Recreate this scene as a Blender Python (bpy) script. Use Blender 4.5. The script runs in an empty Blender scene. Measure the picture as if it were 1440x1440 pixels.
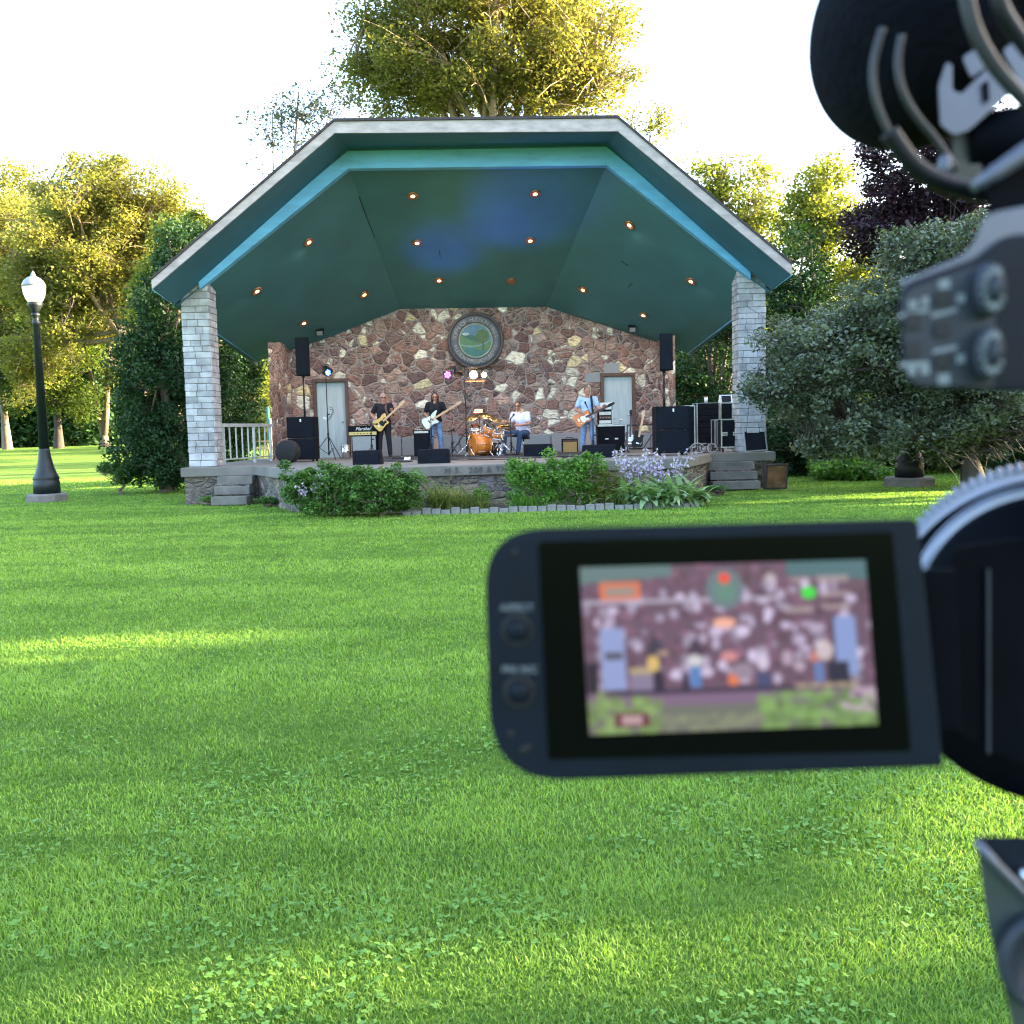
import bpy, bmesh, math, random
import numpy as np
from mathutils import Vector, Matrix, geometry, noise as mnoise
R = math.radians
random.seed(7)
scene = bpy.context.scene
COL = scene.collection

# ------------------------------------------------------------ camera
F = 1387.0; HE = 1.5; ROLL = 0.025; PITCH = math.atan(117 / F)
fw = Vector((0, math.cos(PITCH), -math.sin(PITCH)))
u0 = Vector((0, math.sin(PITCH), math.cos(PITCH))); r0 = Vector((1, 0, 0))
rt = math.cos(ROLL) * r0 - math.sin(ROLL) * u0
up = math.sin(ROLL) * r0 + math.cos(ROLL) * u0
CAM = Vector((0, 0, HE))
cd = bpy.data.cameras.new("camera"); cam = bpy.data.objects.new("camera", cd); COL.objects.link(cam)
cam.matrix_world = Matrix(((rt.x, up.x, -fw.x, 0), (rt.y, up.y, -fw.y, 0), (rt.z, up.z, -fw.z, HE), (0, 0, 0, 1)))
cd.sensor_width = 36; cd.lens = 36 * F / 1440; cd.clip_start = 0.01; cd.clip_end = 3000
cd.dof.use_dof = True; cd.dof.focus_distance = 24; cd.dof.aperture_fstop = 15.5
scene.camera = cam

# ------------------------------------------------------------ sky, sun, exposure
SUN_EL = R(13.5); SUN_AZ = R(-8)     # sun stands low to the right (+x), a little beyond the bandshell
sd = Vector((math.cos(SUN_EL) * math.cos(SUN_AZ), -math.cos(SUN_EL) * math.sin(SUN_AZ), math.sin(SUN_EL)))
w = bpy.data.worlds.new("World"); scene.world = w; w.use_nodes = True
nt = w.node_tree; bg = nt.nodes["Background"]
sky = nt.nodes.new("ShaderNodeTexSky"); sky.sky_type = 'NISHITA'; sky.sun_disc = False
sky.sun_elevation = SUN_EL; sky.sun_rotation = R(90) + SUN_AZ
sky.air_density = 1.0; sky.dust_density = 4.0; sky.ozone_density = 1.5
nt.links.new(sky.outputs[0], bg.inputs[0]); bg.inputs[1].default_value = 0.15
sl = bpy.data.lights.new("sun", 'SUN'); sl.energy = 4.2; sl.angle = R(0.5); sl.color = (1.0, 0.84, 0.52)
so = bpy.data.objects.new("sun", sl); COL.objects.link(so)
so.rotation_euler = sd.to_track_quat('Z', 'Y').to_euler()
scene.view_settings.view_transform = 'Standard'; scene.view_settings.look = 'None'
scene.view_settings.gamma = 1.0; scene.view_settings.use_curve_mapping = False
scene.view_settings.exposure = 3.6
cy = scene.cycles
cy.max_bounces = 6; cy.diffuse_bounces = 3; cy.glossy_bounces = 2; cy.transmission_bounces = 4; cy.transparent_max_bounces = 4
cy.pixel_filter_type = 'BLACKMAN_HARRIS'; cy.filter_width = 1.2; cy.use_denoising = True; cy.sample_clamp_indirect = 4

# ------------------------------------------------------------ rays of the photograph
def ray(px, py): return fw + (px - 720) / F * rt + (720 - py) / F * up
def at(px, py, Y):
    d = ray(px, py); return CAM + d * (Y / d.y)
SK = 0.085                           # the bandshell stands slightly turned to the camera
def S(px, py, Yc):
    d = ray(px, py); return CAM + d * (Yc / (d.y - SK * d.x))
def gz(px, py, z=0.0):
    d = ray(px, py); return CAM + d * ((z - HE) / d.z)
ZD = 0.82                            # stage deck height

# ------------------------------------------------------------ mesh builder
class MB:
    def __init__(s): s.v = []; s.f = []; s.m = []; s.sm = []
    def add(s, vs, fs, m=0, sm=False):
        o = len(s.v); s.v += [tuple(v) for v in vs]
        for f in fs: s.f.append(tuple(i + o for i in f)); s.m.append(m); s.sm.append(sm)
        return s
    def box(s, c, d, rot=None, m=0):
        c = Vector(c); hx, hy, hz = d[0] / 2, d[1] / 2, d[2] / 2
        vs = [Vector((x, y, z)) for z in (-hz, hz) for y in (-hy, hy) for x in (-hx, hx)]
        if rot is not None: vs = [rot @ v for v in vs]
        return s.add([c + v for v in vs], [(0, 2, 3, 1), (4, 5, 7, 6), (0, 1, 5, 4), (2, 6, 7, 3), (0, 4, 6, 2), (1, 3, 7, 5)], m)
    def tube(s, pts, rad, n=8, m=0, sm=True, cap=True):
        pts = [Vector(p) for p in pts]
        if not hasattr(rad, '__len__'): rad = [rad] * len(pts)
        vs = []; up_ = None
        for i, p in enumerate(pts):
            a = pts[max(i - 1, 0)]; b = pts[min(i + 1, len(pts) - 1)]
            t = (b - a); t = t.normalized() if t.length > 1e-9 else Vector((0, 0, 1))
            if up_ is None: up_ = Vector((0, 0, 1)) if abs(t.z) < .9 else Vector((1, 0, 0))
            x = t.cross(up_)
            if x.length < 1e-6: x = t.orthogonal()
            x.normalize(); y = x.cross(t).normalized(); up_ = y
            for k in range(n):
                q = 2 * math.pi * k / n
                vs.append(p + (x * math.cos(q) + y * math.sin(q)) * rad[i])
        fs = []
        for i in range(len(pts) - 1):
            for k in range(n):
                fs.append((i * n + k, i * n + (k + 1) % n, (i + 1) * n + (k + 1) % n, (i + 1) * n + k))
        s.add(vs, fs, m, sm)
        if cap:
            o = len(s.v) - len(vs)
            s.f.append(tuple(o + k for k in reversed(range(n)))); s.m.append(m); s.sm.append(False)
            e = o + (len(pts) - 1) * n
            s.f.append(tuple(e + k for k in range(n))); s.m.append(m); s.sm.append(False)
        return s
    def lathe(s, prof, c=(0, 0, 0), n=24, axis=(0, 0, 1), m=0, sm=True, sxy=(1, 1)):
        """prof: (r, h) pairs along the axis."""
        c = Vector(c); q = Vector(axis).normalized().to_track_quat('Z', 'Y')
        vs = []
        for r_, h in prof:
            for k in range(n):
                a = 2 * math.pi * k / n
                vs.append(c + q @ Vector((r_ * math.cos(a) * sxy[0], r_ * math.sin(a) * sxy[1], h)))
        fs = []
        for i in range(len(prof) - 1):
            for k in range(n):
                fs.append((i * n + k, i * n + (k + 1) % n, (i + 1) * n + (k + 1) % n, (i + 1) * n + k))
        s.add(vs, fs, m, sm)
        o = len(s.v) - len(vs)
        for e, rev in ((0, True), ((len(prof) - 1) * n, False)):
            if prof[0 if rev else -1][0] > 1e-5:
                s.f.append(tuple(o + e + k for k in (reversed(range(n)) if rev else range(n)))); s.m.append(m); s.sm.append(False)
        return s
    def prism(s, poly, d, m=0):
        """poly: 3-D outline, extruded by the vector d."""
        n = len(poly); d = Vector(d); P = [Vector(p) for p in poly]
        return s.add(P + [p + d for p in P], [tuple(range(n)), tuple(reversed(range(n, 2 * n)))] +
                     [(i, i + n, (i + 1) % n + n, (i + 1) % n) for i in range(n)], m)
    def ell(s, c, r, rot=None, m=0, nu=12, nv=8):
        c = Vector(c); vs = []; fs = []
        for j in range(1, nv):
            t = math.pi * j / nv
            for k in range(nu):
                a = 2 * math.pi * k / nu
                v = Vector((r[0] * math.sin(t) * math.cos(a), r[1] * math.sin(t) * math.sin(a), r[2] * math.cos(t)))
                vs.append(c + (rot @ v if rot is not None else v))
        tp = Vector((0, 0, r[2])); bt = -tp
        vs += [c + (rot @ tp if rot is not None else tp), c + (rot @ bt if rot is not None else bt)]
        T = len(vs) - 2
        for j in range(nv - 2):
            for k in range(nu):
                fs.append((j * nu + k, (j + 1) * nu + k, (j + 1) * nu + (k + 1) % nu, j * nu + (k + 1) % nu))
        for k in range(nu):
            fs.append((T, k, (k + 1) % nu)); fs.append((T + 1, (nv - 2) * nu + (k + 1) % nu, (nv - 2) * nu + k))
        return s.add(vs, fs, m, True)
    def mesh(s, name, mats, bevel=0, off=(0, 0, 0), fixn=True):
        me = bpy.data.meshes.new(name)
        o = Vector(off)
        me.from_pydata([(v[0] - o.x, v[1] - o.y, v[2] - o.z) for v in s.v], [], s.f)
        for mt in (mats if isinstance(mats, (list, tuple)) else [mats]): me.materials.append(mt)
        me.polygons.foreach_set('material_index', s.m); me.polygons.foreach_set('use_smooth', s.sm)
        if fixn or bevel:
            bm = bmesh.new(); bm.from_mesh(me)
            if fixn: bmesh.ops.recalc_face_normals(bm, faces=bm.faces)
            if bevel:
                ed = [e for e in bm.edges if len(e.link_faces) == 2 and e.calc_face_angle(0) > 0.6]
                if ed: bmesh.ops.bevel(bm, geom=ed, offset=bevel, segments=2, profile=.7, affect='EDGES', clamp_overlap=True)
            bm.to_mesh(me); bm.free()
        me.update(); return me

def props(o, label=None, cat=None, group=None, kind=None):
    if label: o['label'] = label
    if cat: o['category'] = cat
    if group: o['group'] = group
    if kind: o['kind'] = kind
    return o
def thing(name, loc, label, cat, group=None):
    o = bpy.data.objects.new(name, None); COL.objects.link(o); o.location = Vector(loc); o.empty_display_size = .2
    return props(o, label, cat, group)
def link(name, me, parent=None):
    o = bpy.data.objects.new(name, me); COL.objects.link(o)
    if parent is not None:
        o.parent = parent
        if parent.type == 'EMPTY': o.matrix_parent_inverse = Matrix.Translation(-parent.location)
    return o
def part(name, mb, mats, parent, bevel=0, label=None):
    o = link(name, mb.mesh(name, mats, bevel), parent)
    if label: o['label'] = label
    return o
def single(name, mb, mats, loc, label, cat, group=None, bevel=0, kind=None):
    o = link(name, mb.mesh(name, mats, bevel, off=loc)); o.location = Vector(loc)
    return props(o, label, cat, group, kind)
def struct(name, mb, mats, kind='structure', bevel=0, fixn=True):
    o = link(name, mb.mesh(name, mats, bevel, fixn=fixn)); o['kind'] = kind; return o

# ------------------------------------------------------------ materials
def newmat(name):
    m = bpy.data.materials.new(name); m.use_nodes = True
    n = m.node_tree.nodes; l = m.node_tree.links
    return m, n, l, n['Principled BSDF']
def _noise(n, l, vec, sc, det=4, rough=.6):
    t = n.new('ShaderNodeTexNoise'); t.inputs['Scale'].default_value = sc; t.inputs['Detail'].default_value = det
    t.inputs['Roughness'].default_value = rough
    if vec is not None: l.new(vec, t.inputs['Vector'])
    return t
def _ramp(n, l, fac, stops, interp='LINEAR'):
    r_ = n.new('ShaderNodeValToRGB'); e = r_.color_ramp; e.interpolation = interp
    while len(e.elements) < len(stops): e.elements.new(.5)
    for el, (p, c) in zip(e.elements, stops): el.position = p; el.color = (*c, 1)
    l.new(fac, r_.inputs[0]); return r_
def _math(n, l, op, a, b=None):
    t = n.new('ShaderNodeMath'); t.operation = op
    for i, q in enumerate((a, b)):
        if q is None: continue
        if isinstance(q, (int, float)): t.inputs[i].default_value = q
        else: l.new(q, t.inputs[i])
    return t.outputs[0]
def _mix(n, l, fac, a, b, blend='MIX'):
    t = n.new('ShaderNodeMix'); t.data_type = 'RGBA'; t.blend_type = blend
    for i, q in ((0, fac), (6, a), (7, b)):
        if isinstance(q, (int, float)): t.inputs[i].default_value = q
        elif isinstance(q, tuple): t.inputs[i].default_value = (*q, 1)
        else: l.new(q, t.inputs[i])
    return t.outputs[2]
def _bump(n, l, b, h, st, dist=.01):
    t = n.new('ShaderNodeBump'); t.inputs['Strength'].default_value = st; t.inputs['Distance'].default_value = dist
    l.new(h, t.inputs['Height']); l.new(t.outputs[0], b.inputs['Normal'])
def mat(name, c, rough=.6, metal=0, var=.2, scale=6, bump=.0, bscale=60, stretch=None, spec=.5, rvar=.1):
    m, n, l, b = newmat(name); tc = n.new('ShaderNodeTexCoord'); vec = tc.outputs['Object']
    if stretch:
        mp = n.new('ShaderNodeMapping'); mp.inputs['Scale'].default_value = stretch; l.new(vec, mp.inputs[0]); vec = mp.outputs[0]
    t = _noise(n, l, vec, scale)
    r_ = _ramp(n, l, t.outputs[0], [(.3, tuple(x * (1 - var) for x in c)), (.7, tuple(min(1, x * (1 + var)) for x in c))])
    l.new(r_.outputs[0], b.inputs['Base Color'])
    rr = _math(n, l, 'MULTIPLY_ADD', t.outputs[0], rvar); rr.node.inputs[2].default_value = rough - rvar / 2
    l.new(rr, b.inputs['Roughness'])
    b.inputs['Metallic'].default_value = metal; b.inputs['Specular IOR Level'].default_value = spec
    if bump:
        t2 = _noise(n, l, vec, bscale, 5); _bump(n, l, b, t2.outputs[0], bump)
    return m
def emit(name, c, s, base=(.1, .1, .1)):
    m, n, l, b = newmat(name); b.inputs['Base Color'].default_value = (*base, 1)
    b.inputs['Emission Color'].default_value = (*c, 1); b.inputs['Emission Strength'].default_value = s
    return m
def stonewall(name, scale, pal, mortar, mw, stretch=(1, 1, 1), warp=.12, streak=1.0, seed=0, small=.42):
    m, n, l, b = newmat(name); tc = n.new('ShaderNodeTexCoord')
    mp = n.new('ShaderNodeMapping'); mp.inputs['Scale'].default_value = stretch; mp.inputs['Location'].default_value = (seed, seed * .7, seed * .3)
    l.new(tc.outputs['Object'], mp.inputs[0])
    wn = _noise(n, l, mp.outputs[0], 3.2, 3)
    add = n.new('ShaderNodeVectorMath'); add.operation = 'MULTIPLY_ADD'
    l.new(wn.outputs[1], add.inputs[0]); add.inputs[1].default_value = (warp,) * 3; l.new(mp.outputs[0], add.inputs[2])
    v1 = n.new('ShaderNodeTexVoronoi'); v1.inputs['Scale'].default_value = scale; l.new(add.outputs[0], v1.inputs['Vector'])
    v2 = n.new('ShaderNodeTexVoronoi'); v2.feature = 'DISTANCE_TO_EDGE'; v2.inputs['Scale'].default_value = scale; l.new(add.outputs[0], v2.inputs['Vector'])
    w1 = n.new('ShaderNodeTexVoronoi'); w1.inputs['Scale'].default_value = scale * 1.75; l.new(add.outputs[0], w1.inputs['Vector'])
    w2_ = n.new('ShaderNodeTexVoronoi'); w2_.feature = 'DISTANCE_TO_EDGE'; w2_.inputs['Scale'].default_value = scale * 1.75; l.new(add.outputs[0], w2_.inputs['Vector'])
    spb = n.new('ShaderNodeSeparateColor'); l.new(v1.outputs['Color'], spb.inputs[0])
    sel = _math(n, l, 'LESS_THAN', spb.outputs[2], small)          # some big stones are broken into small ones
    sp = n.new('ShaderNodeSeparateColor'); l.new(_mix(n, l, sel, v1.outputs['Color'], w1.outputs['Color']), sp.inputs[0])
    e2 = _math(n, l, 'ADD', _math(n, l, 'MULTIPLY', w2_.outputs[0], .85), _math(n, l, 'MULTIPLY', _math(n, l, 'SUBTRACT', 1.0, sel), 10.0))
    v2o = _math(n, l, 'MINIMUM', v2.outputs[0], e2)
    cap_ = _math(n, l, 'MULTIPLY', sp.outputs[0], _math(n, l, 'SUBTRACT', 1.0, _math(n, l, 'MULTIPLY', sel, .12)))
    pr = _ramp(n, l, cap_, pal, 'CONSTANT')
    # grain: the split faces of the stones
    mp2 = n.new('ShaderNodeMapping'); l.new(tc.outputs['Object'], mp2.inputs[0])
    mp2.inputs['Scale'].default_value = (1, 1, 2.6)
    g = _noise(n, l, mp2.outputs[0], 9, 6, .7)
    gr = _ramp(n, l, g.outputs[0], [(.36, (.42, .38, .38)), (.5, (.95, .93, .92)), (.62, (1.35, 1.3, 1.28))])
    gr2 = _ramp(n, l, sp.outputs[1], [(0, (.92, .90, .90)), (1, (1.42, 1.36, 1.32))])
    c1 = _mix(n, l, 1.0, pr.outputs[0], gr2.outputs[0], 'MULTIPLY')
    c2 = _mix(n, l, streak, c1, gr.outputs[0], 'MULTIPLY')
    big = _noise(n, l, tc.outputs['Object'], 14, 4)
    mo = _ramp(n, l, big.outputs[0], [(.3, tuple(x * .75 for x in mortar)), (.7, mortar)])
    edge = _math(n, l, 'ADD', v2o, _math(n, l, 'MULTIPLY', _math(n, l, 'SUBTRACT', big.outputs[0], .5), .06))
    mk = _ramp(n, l, edge, [(mw * .55, (0, 0, 0)), (mw, (1, 1, 1))])
    l.new(_mix(n, l, mk.outputs[0], mo.outputs[0], c2), b.inputs['Base Color'])
    b.inputs['Roughness'].default_value = .85; b.inputs['Specular IOR Level'].default_value = .3
    hr = _ramp(n, l, edge, [(mw * .4, (0, 0, 0)), (mw * 2.2, (.8, .8, .8)), (1, (1, 1, 1))])
    hh = _math(n, l, 'ADD', hr.outputs[0], _math(n, l, 'MULTIPLY', g.outputs[0], 1.1))
    _bump(n, l, b, hh, 1.0, .055)
    return m
def leafmat(name, dark, light, trans=.45, tcol=None, rough=.5):
    m = bpy.data.materials.new(name); m.use_nodes = True; n = m.node_tree.nodes; l = m.node_tree.links
    b = n['Principled BSDF']; out = n['Material Output']
    a = n.new('ShaderNodeAttribute'); a.attribute_name = 'tint'
    r_ = _ramp(n, l, a.outputs['Fac'], [(0, dark), (1, light)])
    l.new(r_.outputs[0], b.inputs['Base Color']); b.inputs['Roughness'].default_value = rough
    b.inputs['Specular IOR Level'].default_value = .25
    tr = n.new('ShaderNodeBsdfTranslucent')
    tcol = tcol or (1.5, 1.35, .5)
    l.new(_mix(n, l, 1.0, r_.outputs[0], tcol, 'MULTIPLY'), tr.inputs[0])
    mx = n.new('ShaderNodeMixShader'); mx.inputs[0].default_value = trans
    l.new(b.outputs[0], mx.inputs[1]); l.new(tr.outputs[0], mx.inputs[2]); l.new(mx.outputs[0], out.inputs['Surface'])
    return m

M_ = {}
M_['black'] = mat('black_paint', (.007, .008, .011), .55, var=.3)
M_['tolex'] = mat('black_tolex', (.0055, .0065, .010), .75, spec=.15, var=.3, bump=.3, bscale=250)
M_['grille'] = mat('speaker_grille', (.006, .008, .014), .75, spec=.15, metal=.0, var=.25, bump=.5, bscale=300)
M_['chrome'] = mat('chrome', (.75, .75, .76), .22, metal=1, var=.1)
M_['alu'] = mat('aluminium_edge', (.55, .56, .58), .38, metal=.9, var=.15)
M_['castiron'] = mat('cast_iron_paint', (.006, .010, .013), .5, var=.3, bump=.15, bscale=90)
M_['concrete'] = mat('concrete', (.16, .145, .13), .9, var=.3, scale=3, bump=.5, bscale=50)
M_['deck'] = mat('deck_concrete', (.17, .155, .14), .85, var=.22, scale=1.4, bump=.3, bscale=60)
M_['brownwood'] = mat('brown_wood', (.10, .055, .045), .6, var=.3, scale=8, stretch=(1, 1, .15), bump=.2)
M_['door'] = mat('door_paint', (.42, .50, .54), .55, var=.12, scale=5, stretch=(3, 1, .25))
M_['ceiling'] = mat('teal_ceiling_paint', (.050, .170, .200), .65, var=.14, scale=.7, bump=.12, bscale=25)
M_['beam'] = mat('light_blue_beam_paint', (.15, .46, .74), .6, var=.16, scale=2.2, stretch=(.6, 1, 3), bump=.15, bscale=40)
M_['soffit'] = mat('teal_soffit_paint', (.028, .125, .18), .6, var=.12, scale=1.0, bump=.1, bscale=25)
M_['fascia'] = mat('weathered_fascia', (.42, .36, .345), .75, var=.25, scale=3, stretch=(1, 1, 3), bump=.2, bscale=40)
M_['shingle'] = mat('dark_shingles', (.05, .04, .045), .85, var=.4, scale=12, bump=.4)
M_['skin'] = mat('skin', (.46, .24, .17), .55, var=.12, scale=14)
M_['skin2'] = mat('tanned_skin', (.40, .20, .14), .55, var=.12, scale=14)
M_['hairgrey'] = mat('grey_hair', (.36, .33, .34), .7, var=.3, scale=50)
M_['hairdark'] = mat('dark_hair', (.035, .02, .018), .55, var=.4, scale=50)
M_['hairbrown'] = mat('brown_hair', (.12, .06, .04), .6, var=.3, scale=50)
M_['blackcloth'] = mat('black_cloth', (.007, .008, .016), .85, var=.3, scale=10, bump=.3, bscale=30)
M_['darkpants'] = mat('dark_trousers', (.011, .012, .02), .85, var=.3, scale=10, bump=.3, bscale=30)
M_['whiteshirt'] = mat('white_shirt', (.62, .66, .88), .8, var=.08, scale=8, bump=.35, bscale=18)
M_['blueshirt'] = mat('light_blue_shirt', (.38, .52, .80), .8, var=.1, scale=8, bump=.35, bscale=18)
M_['jeans'] = mat('light_jeans', (.14, .24, .42), .85, var=.35, scale=9, bump=.3, bscale=60)
M_['darkjeans'] = mat('dark_jeans', (.025, .06, .13), .85, var=.3, scale=9, bump=.3, bscale=60)
M_['shoe'] = mat('dark_shoe', (.03, .028, .028), .6)
M_['butter'] = mat('butterscotch_lacquer', (.72, .46, .12), .25, var=.12, scale=6, stretch=(4, 1, 1))
M_['whitelac'] = mat('white_lacquer', (.72, .76, .70), .25, var=.05)
M_['sunburst'] = mat('orange_burst_lacquer', (.62, .17, .05), .22, var=.35, scale=5)
M_['maple'] = mat('maple_neck', (.62, .38, .22), .35, var=.1)
M_['rosewood'] = mat('dark_fretboard', (.05, .03, .025), .5)
M_['orangedrum'] = mat('orange_drum_shell', (.62, .20, .035), .25, var=.35, scale=2, stretch=(5, 5, .4))
M_['drumhead'] = mat('drum_head', (.75, .75, .72), .5, var=.05)
M_['brass'] = mat('cymbal_bronze', (.65, .45, .20), .28, metal=1, var=.15)
M_['gold'] = mat('gold_panel', (.62, .48, .20), .4, metal=.4, var=.1)
M_['greycloth'] = mat('grey_grille_cloth', (.30, .32, .33), .85, var=.15, scale=30)
M_['tancloth'] = mat('tan_tweed', (.42, .27, .10), .8, var=.15, scale=30, bump=.2, bscale=120)
M_['white'] = mat('white_enamel', (.78, .78, .78), .4, var=.06)
M_['rail'] = mat('grey_rail_paint', (.42, .43, .42), .6, var=.12)
M_['rubber'] = mat('black_rubber', (.008, .008, .010), .75)
M_['rust'] = mat('worn_orange_wood', (.16, .075, .035), .7, var=.6, scale=4)
M_['brick'] = mat('red_brick_wall', (.42, .17, .11), .85, var=.25, scale=10)
M_['bark'] = mat('bark', (.16, .115, .085), .9, var=.4, scale=5, stretch=(2, 2, .4), bump=.8, bscale=14)
M_['barkpale'] = mat('pale_bark', (.30, .22, .14), .9, var=.35, scale=5, stretch=(2, 2, .4), bump=.8, bscale=14)
M_['barkdark'] = mat('dark_bark', (.045, .035, .03), .9, var=.4, scale=5, stretch=(2, 2, .4), bump=.8, bscale=14)
M_['rubble'] = stonewall('rubble_stone', 3.05,
    [(0, (.30, .185, .16)), (.14, (.38, .26, .225)), (.28, (.20, .13, .125)), (.40, (.46, .34, .30)), (.52, (.25, .18, .175)),
     (.62, (.28, .17, .15)), (.70, (.25, .23, .23)), (.76, (.32, .205, .175)), (.80, (.80, .78, .68)), (.94, (.76, .66, .42))],
    (.50, .41, .385), .048, warp=.13, stretch=(1, 1, 1.15))
M_['rubblegrey'] = stonewall('stage_rubble', 3.0,
    [(0, (.14, .125, .11)), (.25, (.20, .175, .15)), (.45, (.11, .10, .095)), (.6, (.24, .20, .15)), (.8, (.17, .16, .16)), (.93, (.34, .31, .26))],
    (.20, .18, .16), .05, stretch=(1, 1, 1.5), seed=4)
# ------------------------------------------------------------ ground
def sstep(a, b, x):
    t = min(1, max(0, (x - a) / (b - a))); return t * t * (3 - 2 * t)
def gh(x, y):
    return 1.0 * sstep(24, 62, y) * sstep(-3, -14, x) + .9 * sstep(62, 130, y) * sstep(-3, -14, x)
def ground_mat():
    m, n, l, b = newmat('lawn_soil_and_turf'); tc = n.new('ShaderNodeTexCoord')
    mp = n.new('ShaderNodeMapping'); mp.inputs['Scale'].default_value = (.35, 1.6, 1); l.new(tc.outputs['Object'], mp.inputs[0])
    a = _noise(n, l, mp.outputs[0], 1.6, 6, .65); c = _noise(n, l, tc.outputs['Object'], 60, 5, .7)
    ca = _ramp(n, l, a.outputs[0], [(.3, (.075, .145, .022)), (.5, (.118, .205, .034)), (.7, (.175, .275, .052))])
    cb = _ramp(n, l, c.outputs[0], [(.3, (.55, .6, .55)), (.7, (1.25, 1.2, 1.1))])
    l.new(_mix(n, l, 1.0, ca.outputs[0], cb.outputs[0], 'MULTIPLY'), b.inputs['Base Color'])
    b.inputs['Roughness'].default_value = .95; b.inputs['Specular IOR Level'].default_value = .1
    _bump(n, l, b, c.outputs[0], .8, .04)
    return m
g = MB(); xs = [-600, -200, -100, -60, -45, -35, -28] + list(range(-24, 2, 2)) + [4, 10, 20, 40, 80, 200, 600]
ys = [-600, -150, -60, -20, -5, 0, 5, 10, 15, 20] + list(range(22, 64, 3)) + [66, 75, 90, 105, 120, 140, 200, 600]
for y in ys:
    for x in xs: g.v.append((x, y, gh(x, y)))
nx = len(xs)
for j in range(len(ys) - 1):
    for i in range(nx - 1):
        g.f.append((j * nx + i, j * nx + i + 1, (j + 1) * nx + i + 1, (j + 1) * nx + i)); g.m.append(0); g.sm.append(True)
struct('lawn', g, ground_mat(), fixn=False)

def fast_mesh(name, V, Fc, mats, tint=None, nper=4):
    """V (N,3) floats; Fc (M,nper) ints."""
    me = bpy.data.meshes.new(name)
    me.vertices.add(len(V)); me.vertices.foreach_set('co', np.ascontiguousarray(V, dtype=np.float32).ravel())
    me.loops.add(Fc.size); me.loops.foreach_set('vertex_index', np.ascontiguousarray(Fc, dtype=np.int32).ravel())
    me.polygons.add(len(Fc)); me.polygons.foreach_set('loop_start', np.arange(0, Fc.size, nper, dtype=np.int32))
    if tint is not None:
        a = me.attributes.new('tint', 'FLOAT', 'POINT'); a.data.foreach_set('value', np.ascontiguousarray(tint, dtype=np.float32))
    for m in (mats if isinstance(mats, (list, tuple)) else [mats]): me.materials.append(m)
    me.update(calc_edges=True); return me

def ghv(x, y):
    def ss(a, b, t): t = np.clip((t - a) / (b - a), 0, 1); return t * t * (3 - 2 * t)
    return 1.0 * ss(24, 62, y) * ss(-3, -14, x) + .9 * ss(62, 130, y) * ss(-3, -14, x)
def vnoise(x, y, s, seed):
    """smooth value noise for patchiness."""
    rg = np.random.default_rng(seed); T = rg.random((64, 64))
    X = x * s; Y = y * s; xi = np.floor(X).astype(int); yi = np.floor(Y).astype(int); fx = X - xi; fy = Y - yi
    fx = fx * fx * (3 - 2 * fx); fy = fy * fy * (3 - 2 * fy)
    g_ = lambda i, j: T[i % 64, j % 64]
    return (g_(xi, yi) * (1 - fx) + g_(xi + 1, yi) * fx) * (1 - fy) + (g_(xi, yi + 1) * (1 - fx) + g_(xi + 1, yi + 1) * fx) * fy

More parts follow.
